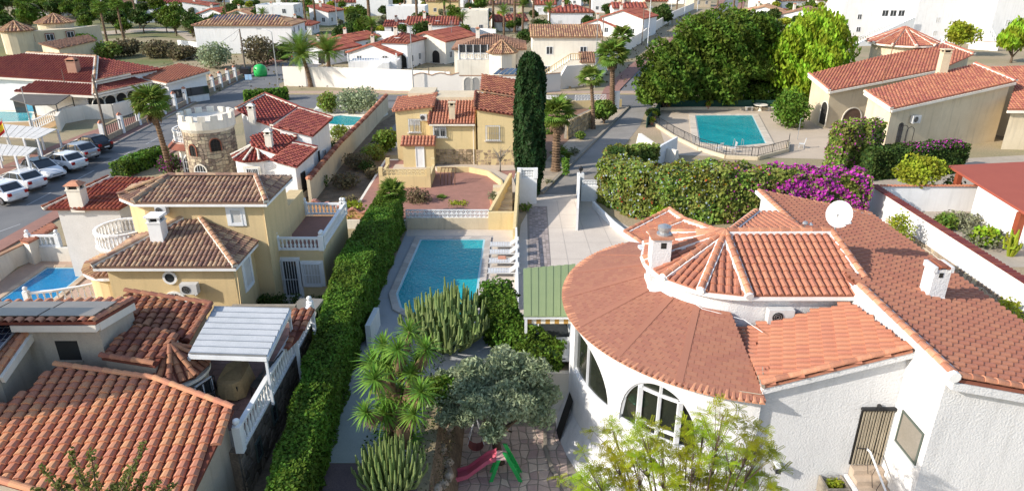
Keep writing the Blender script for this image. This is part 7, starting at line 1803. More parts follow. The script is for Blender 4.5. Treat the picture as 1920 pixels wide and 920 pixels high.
mb.prism([(p.x,p.y) for p in (wsh[1],wsh[2],wsh[3],wsh[4])], 0, lambda x, y: sp_.z(x,y)-.17); mb.build('wall', W, SH)
mb = MB(); p = wsh[0]; mb.bar((p.x,p.y,0),(p.x,p.y,p.z-.16),.35,.35); p = wsh[2]; mb.bar((p.x+.1,p.y-.5,0),(p.x+.1,p.y-.5,p.z-.2),.4,.4); mb.build('post', REDW, SH)
mb = MB(); p = wsh[2]; mb.box(p.x+.4,p.y-.9,0,p.x+3.6,p.y-.3,1.9); mb.build('cupboard', REDW, SH); mb = MB(); mb.box(p.x+.8,p.y-.96,0,p.x+1.7,p.y-.9,1.8); mb.build('cupboard_door', WS, SH)
# lamp post at the right end of white wall, satellite shadow left to the sun
# ------------------------------------------------------------------ left street: restaurant, canopies, cars
RS = thing('restaurant', G(150,200), 'sprawling restaurant under wide dark red roofs at the left edge', 'building')
T_RS = mat('maroon_roof_tile', (.235,.055,.04), (.19,.045,.033), rough=.75, scale=.5, tint=.14, hue=.008)
def rsroof(root, ref, g, corners, z0=0, wm=W, m=None, w=.34, L=.5, over=.35, **k):
    pl = Plane(G(*ref), *g); P = wing(root, corners, pl, z0, wm, m or T_RS, over=over, w=w, L=L, under=m or T_RS, **k); return pl, P
a, Pa = rsroof(RS, (177,154,3.7), (0,.30), ((-120,140),(0,143),(177,154),(181,107),(50,100),(-70,118)))
b, Pb2 = rsroof(RS, (177,154,3.7), (-.22,.14), ((177,154),(243,140),(306,129),(181,107)))
c, Pc2 = rsroof(RS, (177,178,2.7), (0,.30), ((26,171),(177,178),(177,156),(73,150)), over=.9)
d, Pd2 = rsroof(RS, (183,178,2.7), (-.24,.10), ((180,178),(283,155),(243,141),(178,156)), over=.9)
e, Pe2 = rsroof(RS, (310,155,2.9), (0,.20), ((247,141),(312,155),(393,132),(338,119)), m=T_OR)
for P, i, j in ((Pa,3,4),(Pa,2,3),(Pb2,1,0),(Pd2,1,0),(Pc2,1,2)): ridge(RS, P[i]+up_, P[j]+up_, .13, .6, m=T_TN, mortar=WC, mw=.5, ind=False)
band(RS, Pa, ((0,1),(1,2))); band(RS, Pb2, ((0,1),)); band(RS, Pd2, ((0,1),)); band(RS, Pc2, ((0,1),)); band(RS, Pe2, ((0,1),(1,2)))
q = a.px(140,135); chimney(RS, (q.x,q.y), 1.1, .9, q.z-.4, q.z+1.5, m=mat('salmon_chimney_brick',(.45,.26,.18),(.38,.2,.14)), cap='tile')
for k in range(5):
    px = 196+k*19; p0 = Pd2[0].lerp(Pd2[1], (k+.5)/5); dd = (Pd2[1]-Pd2[0]); dd.z = 0; dd.normalize(); nn = Vector((-dd.y,dd.x,0)); nn = nn if nn.y > 0 else -nn
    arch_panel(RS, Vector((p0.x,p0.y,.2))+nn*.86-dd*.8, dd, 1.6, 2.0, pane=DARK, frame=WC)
for k in range(4):
    x = G(45+k*34,178,2).x; y = Pc2[0].y+.9-.03; mb = MB(); mb.box(x,y-.02,.3,x+1.3,y+.05,1.9); mb.build('window', GLS, RS)
for k in range(4):
    p0 = Pe2[1].lerp(Pe2[2], (k+.5)/5); dd = (Pe2[2]-Pe2[1]); dd.z = 0; dd.normalize(); nn = Vector((-dd.y,dd.x,0)); nn = nn if nn.y > 0 else -nn; mb = MB(); q = Vector((p0.x,p0.y,1.35))+nn*.31; mb.bar(q, q+dd*1.3, .1, 1.0); mb.build('window', GLS, RS)
# sign board
sb = YP(332,170,G(333,185).y); sgn = thing('sign_board', (sb.x,sb.y,0), 'square white sign board on the restaurant entrance by the street', 'sign')
sb = Vector((G(322,188).x, G(322,188).y, 0)); mb = MB(); mb.box(sb.x-.1,sb.y,1.9,sb.x+1.75,sb.y+.12,3.5); mb.build('board', WS, sgn)
mb = MB(); z_ = 2.7; mb.bar((sb.x+.3,sb.y-.02,z_+.15),(sb.x+.75,sb.y-.02,z_),.05,.07); mb.bar((sb.x+.75,sb.y-.02,z_),(sb.x+1.35,sb.y-.02,z_-.35),.05,.07); mb.bar((sb.x+.6,sb.y-.02,z_+.2),(sb.x+1.2,sb.y-.02,z_+.25),.05,.06); mb.build('mark', GRYM, sgn)
mb = MB(); mb.box(sb.x,sb.y,0,sb.x+.25,sb.y+.1,1.9); mb.build('post', WS, sgn); mb = MB(); mb.box(sb.x+1.4,sb.y,0,sb.x+1.65,sb.y+.1,1.9); mb.build('post', WS, sgn)
# fence posts along the pavement
fl_ = [G(197,268), G(262,236), G(330,207), G(385,178), G(455,146)]
for (s, e2_) in zip(fl_, fl_[1:]):
    k = max(2, round((e2_-s).length/3.1))
    for i in range(k):
        q = s.lerp(e2_, i/k); q2 = s.lerp(e2_,(i+1)/k); t = thing('fence_section', q, 'section of low stone wall with a white pier and dark railing along the restaurant pavement', 'fence', 'fence sections along the restaurant pavement')
        mb = MB(); mb.box(q.x-.2,q.y-.2,0,q.x+.2,q.y+.2,2.0); mb.build('pier', WS, t); mb = MB(); mb.lathe((q.x,q.y,2.0), [(.34,0),(.1,.25)], 4); mb.build('pier_cap', T_OR, t)
        mb = MB(); mb.bar(q+Vector((0,0,.3)), q2+Vector((0,0,.3)), .2, .6); mb.build('low_wall', STON, t)
        mb = MB()
        for j in range(9): p = q.lerp(q2,(j+.5)/9); mb.bar(p+Vector((0,0,.6)), p+Vector((0,0,1.6)), .05, .05)
        mb.bar(q+Vector((0,0,1.55)), q2+Vector((0,0,1.55)), .06, .06); mb.build('railing', BLK, t, kind='stuff')
# curved white wall, terrace balustrade, pool and bar
wallrun('garden_wall', 'curved white wall below the restaurant terrace', [tuple(p)[:2] for p in xy((112,246),(120,232),(160,224),(215,222),(248,212))], 1.6, .3, WC)
rb_ = thing('balustrade', G(105,225), 'white balustrade zigzagging along the restaurant pool terrace', 'balustrade'); bpts = xy((64,252),(105,232),(152,214),(180,200)); balustrade(rb_, [(p.x,p.y,.4) for p in bpts], h=1.0, step=.45)
sheet('terrace_floor', xy((-120,262),(60,255),(180,205),(250,190),(120,180),(-120,180)), .02, mat('ochre_terrace_floor',(.48,.33,.18),(.42,.29,.16),rough=.9))
pool('green-blue restaurant pool at the left edge', [(p.x,p.y) for p in xy((-60,232),(60,228),(62,212),(-60,208))], WAT3, coping=WC, cw=.3)
bar_ = thing('pool_bar', G(55,212), 'sky-blue pool bar under a grey canopy', 'bar'); a0, b0_ = G(32,210), G(72,212); mb = MB(); mb.box(a0.x,a0.y,0,b0_.x,b0_.y+2.6,1.2); mb.build('counter', mat('sky_blue_paint',(.10,.42,.62),rough=.6), bar_)
gc = Plane(G(75,196,2.4), 0, .06); Pg = [gc.px(*c_) for c_ in ((18,186),(60,197),(104,196),(133,177),(45,170))]; mb = MB(); i = len(Pg); mb.v += [tuple(p) for p in Pg]+[tuple(p-Vector((0,0,.1))) for p in Pg]; mb.f += [tuple(range(i)), tuple(range(2*i-1,i-1,-1))]; mb.t += [.5,.5]
for j in range(i): mb.f.append((i+j,i+(j+1)%i,(j+1)%i,j)); mb.t.append(.5)
mb.build('canopy_roof', mat('grey_canvas',(.12,.11,.10),rough=.9), bar_)
for p in (Pg[1],Pg[2],Pg[3]): mb = MB(); mb.bar((p.x,p.y+.1,0),(p.x,p.y+.1,p.z-.1),.08,.08); mb.build('post', BLK, bar_)
SLT = mat('pale_slatted_shade', (.66,.64,.60), (.56,.54,.50), rough=.8)
for (cn_, lab) in ((((-60,252),(70,260),(107,242),(-60,226)), 'pale slatted parking shade, the farther of two'), (((-60,289),(50,292),(70,277),(-60,263)),'pale slatted parking shade, the nearer of two')):
    pl = Plane(G(40,cn_[1][1],2.3), 0, .0); P = [pl.px(*c_) for c_ in cn_]; t = thing('parking_shade', (P[1].x,P[1].y,0), lab, 'canopy')
    for k in range(12):
        q = [P[0].lerp(P[1],k/12+.004), P[0].lerp(P[1],(k+1)/12-.004), P[3].lerp(P[2],(k+1)/12-.004), P[3].lerp(P[2],k/12+.004)]; mb = MB(); mb.hexa([p-Vector((0,0,.06)) for p in q]+q, random.random()); mb.build('panel', SLT, t)
    for k in (0,.4,.8,1):
        for u, v in ((0,1),(3,2)): p = P[u].lerp(P[v],k); mb = MB(); mb.bar((p.x,p.y,0),(p.x,p.y,p.z-.06),.14,.14); mb.build('post', WM, t)
fg = thing('flag', G(40,322), 'red and yellow striped flag on a thin pole by the parked cars', 'flag'); p = G(40,322); mb = MB(); mb.tube([p, p+Vector((-.4,0,4.6))], .035, 5); mb.build('pole', GRYM, fg)
top = p+Vector((-.4,0,4.5)); mb1 = MB(); mb2 = MB()
for k in range(6):
    f = lambda t, h: top+Vector((-.9*t, .12*math.sin(t*7), -h-.75*t))
    for (h0,h1,m_) in ((0,.25,mb1),(.25,.75,mb2),(.75,1.0,mb1)): m_.face([f(k/6,h0), f(k/6,h1), f((k+1)/6,h1), f((k+1)/6,h0)])
mb2.build('yellow_cloth', mat('flag_yellow',(.7,.5,.03)), fg); mb1.build('red_cloth', mat('flag_red',(.5,.03,.02)), fg)
car_spots = [((0,360),CARW,'white parked car with its tail cut by the left edge of the photo'),((38,338),CARW,'white parked car second from the left edge, rear to the street'),((80,318),CARW,'white parked car with a black panoramic roof, nose to the street'),((119,303),CARW,'white hatchback parked between the white car with a black roof and the silver one'),((144,284),CARS,'silver hatchback parked next to the black car'),((170,270),CARB,'black hatchback at the far end of the parked row')]
for k, ((px,py), pm, lab) in enumerate(car_spots):
    p = G(px,py,.7); c_ = make_car((p.x,p.y,.10), R(158) if k != 2 else R(-28), pm, lab, 'cars parked beside the left street')
    if k == 2:
        for ch in c_.children:
            if ch.name.startswith('car_roof'): ch.data.materials[0] = CARB
wallrun('parking_wall', 'low pale wall in front of the parked cars', [tuple(p)[:2] for p in xy((-20,352),(60,318),(148,272))], .6, .18, WC)
p = G(566,108); make_car((p.x+1,p.y-3,0.02), R(70), CARBL, 'dark blue car parked at the end of the pink pavement far up the left street')
bn = G(482,143); t = thing('recycling_bin', bn, 'bright green rounded recycling container on the street corner', 'bin'); mb = MB(); mb.lathe(bn+Vector((.6,0,0)), [(.85,0),(1.0,.3),(1.0,1.1),(.8,1.55),(.35,1.8)], 14); mb.build('shell', GP, t, smooth=True); mb = MB(); mb.lathe(bn+Vector((.1,-.85,1.15)), [(.16,0),(.2,.05),(.16,.12)], 8); mb.build('hatch', BLK, t)
t = thing('waste_bin', bn, 'dark grey wheeled rubbish container beside the green one', 'bin'); mb = MB(); q = bn+Vector((-1.6,-.2,0)); mb.hexa([(q.x-.6,q.y-.5,.15),(q.x+.6,q.y-.5,.15),(q.x+.6,q.y+.5,.15),(q.x-.6,q.y+.5,.15),(q.x-.75,q.y-.6,1.2),(q.x+.75,q.y-.6,1.2),(q.x+.75,q.y+.6,1.2),(q.x-.75,q.y+.6,1.2)]); mb.build('bin_body', BLK, t); mb = MB(); mb.hexa([(q.x-.78,q.y-.64,1.21),(q.x+.78,q.y-.64,1.21),(q.x+.78,q.y+.64,1.21),(q.x-.78,q.y+.64,1.21),(q.x-.6,q.y-.3,1.4),(q.x+.6,q.y-.3,1.4),(q.x+.6,q.y+.5,1.4),(q.x-.6,q.y+.5,1.4)]); mb.build('lid', BLK, t)
t = thing('street_sign', G(452,205), 'small blue and white traffic sign seen above the tower', 'sign'); q = G(470,175); mb = MB(); mb.tube([q,q+Vector((0,0,2.4))],.04,5); mb.build('post', GRYM, t); mb = MB(); mb.box(q.x-.45,q.y-.03,1.8,q.x+.45,q.y,2.5); mb.build('sign_plate', mat('pale_blue_sign',(.35,.55,.75)), t)
# poles and street lamps
POL = mat('weathered_pole', (.20,.16,.12), (.14,.11,.09), rough=.9)
def pole(name, pb, h, label, lean=(0,0), r=.11, m=POL, arm=None, cat='pole', wires=None):
    p = G(*pb); t = thing(name, p, label, cat); mb = MB(); top = p+Vector((lean[0],lean[1],h)); mb.tube([p, top], [r, r*.6], 7); mb.build('post', m, t)
    if arm: mb = MB(); e = top+Vector((arm[0],arm[1],.35)); mb.tube([top, top+Vector((arm[0]*.4,arm[1]*.4,.3)), e], .035, 5); mb.build('arm', m, t); mb = MB(); mb.box(e.x-.3,e.y-.12,e.z-.06,e.x+.3,e.y+.12,e.z+.06); mb.build('lamp_head', GRYM, t)
    return top
T1 = pole('utility_pole', (204,273), 6.8, 'dark wooden utility pole beside the black parked car', r=.14)
T2 = pole('utility_pole', (462,143), 7.0, 'wooden utility pole beside the street-corner bins', r=.16)
pole('street_lamp', (523,166), 7.6, 'tall street lamp with a curved arm at the end of the long white wall', m=GRYM, arm=(-1.8,.4), cat='street lamp', r=.09)
pole('street_lamp', (776,180), 8.8, 'tall street lamp in front of the long white wall, below the red roofs', m=GRYM, arm=(-1.2,.6), cat='street lamp', r=.09)
pole('utility_pole', (806,178), 3.6, 'short dark pole on the scalloped wall', r=.10)
pole('street_lamp', (635,72), 9, 'far street lamp between white houses', m=GRYM, arm=(-1.5,0), cat='street lamp', r=.10)
pole('utility_pole', (1203,85), 7.5, 'dark pole on the white wall beside the climbing street', r=.12)
pole('street_lamp', (1214,87), 9.5, 'tall pale lamp post beside the climbing street', m=WM, cat='street lamp', r=.09)
pole('street_lamp', (1256,47), 8, 'second pale lamp post up the climbing street', m=WM, cat='street lamp', r=.09)
pole('street_lamp', (1283,30), 8, 'third pale lamp post up the climbing street', m=WM, cat='street lamp', r=.09)
pole('street_lamp', (1307,22), 8, 'fourth pale lamp post up the climbing street', m=WM, cat='street lamp', r=.09)
pole('street_lamp', (1115,165), 9.6, 'thin lamp post rising between the two tall fan palms', m=GRYM, cat='street lamp', r=.08)
pole('utility_pole', (1127,128), 8, 'pole with cables at the gable of the tan-roofed house', r=.12)
pole('flag_pole', (68,268), 5.5, 'thin lattice mast by the restaurant pool', r=.07, m=GRYM)
pole('utility_pole', (136,214), 5.2, 'thin pole on the restaurant terrace', r=.06)
def wire(a, b, label, sag=.6):
    mb = MB(); pts = [a.lerp(b,k/8)-Vector((0,0,sag*4*(k/8)*(1-k/8))) for k in range(9)]; mb.tube(pts, .018, 3, cap=False); tag(mb.build('cable', BLK), label, 'cable')
wire(T2, T1, 'overhead cable strung between the two wooden poles of the left street', 1.5)
wire(T2, T2+Vector((-8,16,-3.5)), 'overhead cable running from the corner pole to the long white building')
# ------------------------------------------------------------------ cross street walls and the houses behind
LWc = mat('sunlit_white_wall', (.80,.74,.66), (.75,.69,.61), rough=.9, scale=.3, fine=.03)
pw_ = [tuple(G(x,y))[:2] for x,y in ((534,161),(627,164),(757,171),(845,176))]
wallrun('boundary_wall', 'long blank white wall behind the cross street', pw_, [2.7,2.8,2.9,2.9], .25, LWc)
N = 12; a_, b_ = G(775,178), G(862,178)
wallrun('boundary_wall', 'scalloped white wall with wavy tile coping right of the long blank wall', [tuple(a_.lerp(b_,k/N))[:2] for k in range(N+1)], [2.5+.35*abs(math.sin(k/N*PI*2.5)) for k in range(N+1)], .25, LWc, cap=T_TN)
wg = [tuple(G(x,y))[:2] for x,y in ((862,178),(925,178),(985,178),(1050,172))]
wallrun('boundary_wall', 'white wall with gateways below the cream balcony villa', wg, 2.5, .25, LWc, cap=T_TN)
for (px, lab) in ((878,'left arched white gate in the wall below the balcony villa'),(892,'right tall white gate leaf in the wall below the balcony villa')):
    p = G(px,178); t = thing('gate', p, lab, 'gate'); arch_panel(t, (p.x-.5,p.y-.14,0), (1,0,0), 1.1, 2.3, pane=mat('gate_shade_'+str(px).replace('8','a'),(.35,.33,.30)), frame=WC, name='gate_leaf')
cr_ = [tuple(G(x,y))[:2] for x,y in ((1012,170),(1050,168),(1060,166),(1098,160))]
wallrun('boundary_wall', 'white wall with pink shaded gate recess at the street corner', cr_, [1.6,1.9,3.1,2.9], .3, LWc)
# near side of cross street
wallrun('garden_wall', 'pale yellow garden wall with pierced white panels along the cross street', [tuple(G(x,y))[:2] for x,y in ((1012,205),(1065,207),(1075,203),(1165,200))], .9, .2, YP_)
t = thing('screen_wall', G(1012,205), 'pierced white screen blocks on the pale yellow street wall', 'wall'); a_, b_ = G(1014,205), G(1062,207); lattice(t, (a_.x,a_.y,.95), (b_.x,b_.y,.95), .7, WS, cell=.4); a_, b_ = G(1078,203), G(1135,201); lattice(t, (a_.x,a_.y,.95), (b_.x,b_.y,.95), .6, WS, cell=.4)
t = thing('gate_pier', G(1155,203), 'square white gate pier at the top of the lane', 'gate pier'); q = G(1155,204); mb = MB(); mb.box(q.x-.8,q.y-.2,0,q.x+.35,q.y+.2,2.1); mb.build('pier', WS, t)
t = thing('stone_bank', G(1085,245), 'rough tan stone retaining bank behind the palms', 'wall'); a_, b_ = G(1062,262), G(1108,238); mb = MB(); d_ = (b_-a_).normalized(); cells(mb, lambda u, v, h: a_+d_*u+Vector((d_.y,-d_.x,0))*h+Vector((0,0,v)), 0, (b_-a_).length, 0, 1.9, .6, .45, gap=.1, ht=.15); mb.build('stones', mat('golden_bank_stone',(.5,.36,.2),(.4,.28,.15),tint=.35), t, kind='stuff')
mb = MB(); mb.bar(a_+Vector((0,.35,.9)), b_+Vector((0,.35,.9)), .5, 1.8); mb.build('bank_core', MORT, t)
# ---- generic houses
HM = {'r': mat('red_house_roof',(.32,.095,.06),(.26,.075,.05),rough=.8,tint=.2,hue=.01), 't': T_TN, 'b': mat('brown_house_roof',(.30,.17,.11),(.24,.13,.085),rough=.85,tint=.25), 'd': mat('dark_house_roof',(.10,.08,.075),(.08,.06,.055),rough=.85,tint=.2)}
rs0 = random.Random(3)
WMs = {'w': W, 'c': CR, 'y': YP_, 'k': WC}
def villa(px, py, wpx, hpx, roof='gx', rc='r', wc='w', depth=8, yaw=0, label=None, chim=True, wins=2, group=None, z0=0, tiles=True, flip=False, sl=.33, extras=True):
    p = G(px, py, z0); zc = p.y*_c + (CAM_H-z0)*_s; wd = wpx*zc/FP; h = hpx*zc/FP*1.0
    dist = p.y; rise = min(h*.45, wd*.5*sl if roof == 'gy' else depth*.5*sl) if roof != 'flat' else 0; wh = max(2.3, h-rise)
    rt = thing('house', p, label, 'house', group); cy_, sy_ = math.cos(yaw), math.sin(yaw)
    def L(x, y, z): return Vector((p.x+x*cy_-y*sy_, p.y+x*sy_+y*cy_, z0+z))
    hw = wd/2; D = depth
    mb = MB(); mb.prism([tuple(L(x,y,0))[:2] for x,y in ((-hw,0),(hw,0),(hw,D),(-hw,D))], z0-.1, z0+wh)
    rm = HM[rc]; o = .35; tw, tl = (.36,.6) if dist < 110 else (.6,1.4) if dist < 170 else (1.0,3)
    def slope(c):                      # corners listed eave, eave, top...
        P = [L(*q) for q in c]; n_ = (P[1]-P[0]).cross(P[2]-P[0]); pl = Plane(P[0], -n_.x/n_.z, -n_.y/n_.z); tile_roof(rt, P, pl, rm, w=tw, L=tl, thick=.15, h=tw*.25)
    e = wh-o*.15
    if roof == 'gx':
        slope([(-hw-o,-o,e),(hw+o,-o,e),(hw+o,D/2,wh+rise),(-hw-o,D/2,wh+rise)]); slope([(hw+o,D+o,e),(-hw-o,D+o,e),(-hw-o,D/2,wh+rise),(hw+o,D/2,wh+rise)])
        for x in (-hw+.02,hw-.22): mb.face([L(x,0,wh),L(x,D,wh),L(x,D/2,wh+rise-.1)]); mb.face([L(x+.2,0,wh),L(x+.2,D/2,wh+rise-.1),L(x+.2,D,wh)])
    elif roof == 'gy':
        slope([(-hw-o,D+o,e),(-hw-o,-o,e),(0,-o,wh+rise),(0,D+o,wh+rise)]); slope([(hw+o,-o,e),(hw+o,D+o,e),(0,D+o,wh+rise),(0,-o,wh+rise)])
        for y in (.02,D-.2): mb.face([L(-hw,y,wh),L(hw,y,wh),L(0,y,wh+rise-.1)])
    elif roof == 'hip':
        k = min(hw, D/2)*.95; slope([(-hw-o,-o,e),(hw+o,-o,e),(hw-k,D/2,wh+rise),(-hw+k,D/2,wh+rise)]); slope([(hw+o,D+o,e),(-hw-o,D+o,e),(-hw+k,D/2,wh+rise),(hw-k,D/2,wh+rise)])
        slope([(hw+o,-o,e),(hw+o,D+o,e),(hw-k,D/2,wh+rise)]); slope([(-hw-o,D+o,e),(-hw-o,-o,e),(-hw+k,D/2,wh+rise)])
    elif roof == 'mono':
        s_ = 1 if flip else -1
        slope([(s_*-(-hw-o)*-1,-o,e),(s_*(-hw-o)*-1*-1,D+o,e),(s_*(hw+o),D+o,wh+rise),(s_*(hw+o),-o,wh+rise)]) if False else slope([(-hw-o,D+o,e),(-hw-o,-o,e),(hw+o,-o,wh+rise),(hw+o,D+o,wh+rise)] if flip else [(hw+o,-o,e),(hw+o,D+o,e),(-hw-o,D+o,wh+rise),(-hw-o,-o,wh+rise)])
        x = hw if flip else -hw; mb.face([L(-x,.02,wh),L(x,.02,wh),L(x,.02,wh+rise-.12)]); mb.face([L(x,0,wh),L(x,D,wh),L(x,D,wh+rise-.12),L(x,0,wh+rise-.12)])
    else:
        for (xa_,ya2,xb2,yb2) in ((-hw,0,hw,.2),(-hw,D-.2,hw,D),(-hw,.2,-hw+.2,D-.2),(hw-.2,.2,hw,D-.2)): mb.hexa([L(xa_,ya2,wh),L(xb2,ya2,wh),L(xb2,yb2,wh),L(xa_,yb2,wh),L(xa_,ya2,wh+.6),L(xb2,ya2,wh+.6),L(xb2,yb2,wh+.6),L(xa_,yb2,wh+.6)])
    mb.build('wall', WMs[wc], rt)
    r = Vector((cy_,sy_,0)); r2 = Vector((-sy_,cy_,0))
    fl = 2 if wh > 5 else 1
    for f in range(fl):
        zz = .9+f*2.8
        for k in range(wins):
            x = -hw+wd*(k+.5)/wins-.5+random.uniform(-.2,.2)
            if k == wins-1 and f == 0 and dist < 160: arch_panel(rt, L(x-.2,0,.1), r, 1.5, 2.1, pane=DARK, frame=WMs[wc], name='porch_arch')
            else: opening(rt, L(x,0,zz), r, 1.0, 1.15, pane=random.choice([GLS,GLS,BLIND]), mull=1, frame=WM)
        for k in range(2): opening(rt, L(hw,1.2+k*3,zz), r2, .9, 1.1, mull=1, frame=WM)
    if dist < 260 and rs0.random() < .55:
        q = L(hw*.5, D*.5, wh+rise*.5); mb = MB(); mb.bar(q, q+Vector((0,0,2.2)), .05, .05)
        for k in range(3): mb.bar(q+Vector((-.5+.1*k,0,1.6+.25*k)), q+Vector((.5-.1*k,0,1.6+.25*k)), .04, .04)
        mb.build('antenna', GRYM, rt, kind='stuff')
    if dist < 200 and rs0.random() < .4:
        q = L(hw*.2, .3, wh+.5); mb = MB(); mb.lathe(q, [(.05,0),(.5,.15),(.55,.2)], 8, sx=1, sy=.6); mb.build('dish', WS, rt)
    if chim:
        cx_, cy3 = L(-hw*.35, D*.35, 0).x, L(-hw*.35, D*.35, 0).y; chimney(rt, (cx_,cy3), .6, .55, z0+wh, z0+wh+rise+1.0, m=WC, cap='tile')
    return rt, L, wd, wh, rise
v = villa(462,101,180,66,'hip','t','w',9,label='long white windowless building with a brown hipped roof and a strip of solar panels', chim=False, wins=0)
rt, L, wd, wh, rise = v; mb = MB(); hw = wd/2
for k in range(12):
    a0 = -hw*.72+k*hw*1.4/12; f = lambda x, t: L(x, t*4.5, wh+rise*t+.14); mb = MB(); w_ = hw*1.4/12-.06; q = [f(a0,.45), f(a0+w_,.45), f(a0+w_,.92), f(a0,.92)]; mb.hexa([p-Vector((0,0,.06)) for p in q]+q); mb.build('solar_panel', SOLAR, rt)
wallrun('boundary_wall', 'low white wall left of the long windowless building', [tuple(G(x,y))[:2] for x,y in ((336,93),(378,98))], 1.8, .2, W)
villa(700,128,105,44,'gy','r','w',9,yaw=-.35,label='white house with several red hipped bays and a white terrace, behind the long wall', wins=2)
villa(742,128,52,60,'hip','r','w',7,yaw=-.3,label='white wing with bright red hipped roof and a chimney, right of the terraced house',wins=2)
villa(800,118,85,55,'gy','r','k',11,yaw=-.45,label='grey-white house with crossed red roofs next to the sunlit terraced house', wins=2)
villa(812,80,95,44,'gx','r','w',8,label='white house with a wide red roof and a blue-shaded side, behind the crossed red roofs')
t = thing('terrace', G(720,130), 'white terrace balustrade and stair in front of the red-roofed house', 'terrace'); a_, b_ = G(655,140), G(745,140); mb = MB(); mb.box(a_.x,a_.y,0,b_.x,a_.y+4,2.0); mb.hexa([(a_.x+3,a_.y-1.3,0),(b_.x-1,a_.y-1.3,0),(b_.x-1,a_.y-.01,0),(a_.x+3,a_.y-.01,0),(b_.x-2,a_.y-1.3,2),(b_.x-1,a_.y-1.3,2),(b_.x-1,a_.y-.01,2),(b_.x-2,a_.y-.01,2)]); mb.build('base', W, t); balustrade(t, [(a_.x,a_.y+.1,2.0),(b_.x,a_.y+.1,2.0)], h=.9, step=.4)
v = villa(918,145,130,72,'hip','b','k',10,label='cream two-storey villa with a tan pointed bay and glazed balcony', wins=3)
rt, L, wd, wh, rise = v
balustrade(rt, [L(-wd*.42,-1.6,2.9), L(0,-1.6,2.9)], h=.9, step=.35); mb = MB(); mb.prism([tuple(L(x,y,0))[:2] for x,y in ((-wd*.45,-1.8),(.2,-1.8),(.2,-.01),(-wd*.45,-.01))], 0, 2.85); mb.build('balcony_base', WC, rt)
mb = MB(); 
for k in range(5):
    q = L(-wd*.42+k*wd*.10,-1.75,2.95); mb.bar(q, q+Vector((0,0,2.1)), .1, .1)
mb.build('glazing_bars', WM, rt, kind='stuff'); mb = MB(); q = L(-wd*.42,-1.6,0); q2 = L(0,-1.6,0); mb.hexa([q+Vector((0,0,3.9)), q2+Vector((0,0,3.9)), q2+Vector((0,.1,3.9)), q+Vector((0,.1,3.9)), q+Vector((0,0,5.0)), q2+Vector((0,0,5.0)), q2+Vector((0,.1,5.0)), q+Vector((0,.1,5.0))]); mb.build('glazing', GLS, rt)
tq_ = L(wd*.18,-1.2,0); mb = MB(); mb.lathe(tq_, [(2.1,0),(2.1,wh*.93)], 8); mb.build('bay', WC, rt); ap_ = tq_+Vector((0,0,wh+1.3)); EPx = [tq_+Vector((2.5*math.cos(2*PI*k/8), 2.5*math.sin(2*PI*k/8), wh*.92)) for k in range(8)]
for k in range(8):
    p, q = EPx[k], EPx[(k+1)%8]; n_ = (q-p).cross(ap_-p); pl = Plane(p, -n_.x/n_.z, -n_.y/n_.z); tile_roof(rt, [p,q,ap_], pl, T_TN, w=.32, L=.5); ridge(rt, p+up_, ap_+up_, .12, .5, m=T_TN, ind=False)
pg2 = thing('pergola', L(wd*.5,-3,0), 'white pergola with dark panels beside the cream balcony villa', 'pergola'); 
for k in range(5): q = G(925+k*10,140,2.3); mb = MB(); mb.hexa([q, q+Vector((.6,0,0)), q+Vector((1.5,3.2,.3)), q+Vector((.9,3.2,.3)), q+Vector((0,0,.08)), q+Vector((.6,0,.08)), q+Vector((1.5,3.2,.38)), q+Vector((.9,3.2,.38))]); mb.build('panel', SOLAR, pg2)
mb = MB(); a_, b_ = G(922,142,2.25), G(985,142,2.25); mb.bar(a_, b_, .1, .12); mb.build('beam', WM, pg2)
for p in (a_, b_): mb = MB(); mb.bar((p.x,p.y,0), p, .1, .1); mb.build('post', WM, pg2)
v = villa(1060,150,125,95,'gx','t','k',8,label='white two-storey house with a long tan tiled roof and an outside stair with yellow rails', wins=2, chim=False)
rt, L, wd, wh, rise = v; mb = MB(); a_ = L(-wd*.38,-2.2,0); b_ = L(wd*.05,-2.2,0)
mb.hexa([a_, b_, b_+Vector((0,2.19,0)), a_+Vector((0,2.19,0)), a_+Vector((0,0,.4)), b_+Vector((0,0,3.2)), b_+Vector((0,2.19,3.2)), a_+Vector((0,2.19,.4))]); mb.box(b_.x,b_.y,0,b_.x+1.6,b_.y+2.19,3.2); mb.build('stair', WC, rt)
YR_ = mat('yellow_stair_rail',(.62,.46,.24),rough=.8); mb = MB()
for k in range(14): q = a_.lerp(b_,k/13)+Vector((0,0,.4+2.8*k/13)); mb.bar(q, q+Vector((0,0,.9)), .09, .09)
mb.bar(a_+Vector((0,0,1.3)), b_+Vector((0,0,4.1)), .12, .1); mb.bar(b_+Vector((0,0,4.1)), b_+Vector((1.6,0,4.1)), .12, .1)
for k in range(5): q = b_+Vector((.35*k,0,3.2)); mb.bar(q, q+Vector((0,0,.9)), .09, .09)
mb.build('stair_rail', YR_, rt, kind='stuff')
pl = Plane(L(wd*.16,-2.4,3.0), 0, .45); tile_roof(rt, [pl.at(*tuple(L(x,y,0))[:2]) for x,y in ((wd*.18,-2.6),(wd*.42,-2.6),(wd*.42,-.02),(wd*.18,-.02))], pl, HM['b'], w=.36, L=.5); mb = MB(); mb.prism([tuple(L(x,y,0))[:2] for x,y in ((wd*.2,-2.3),(wd*.4,-2.3),(wd*.4,-.01),(wd*.2,-.01))], 0, 2.85); mb.build('wall', WC, rt)
# white walls along the climbing street
for (pts_, lab) in ((((1152,112),(1205,78),(1228,55)),'stepped white wall on the left of the climbing street'),(((1228,58),(1262,36),(1300,18)),'farther white railed wall on the left of the climbing street'),(((1108,165),(1150,118)),'pink-white wall behind the tall fan palms')):
    wallrun('boundary_wall', lab, [tuple(G(x,y))[:2] for x,y in pts_], 2.2, .3, LWc)
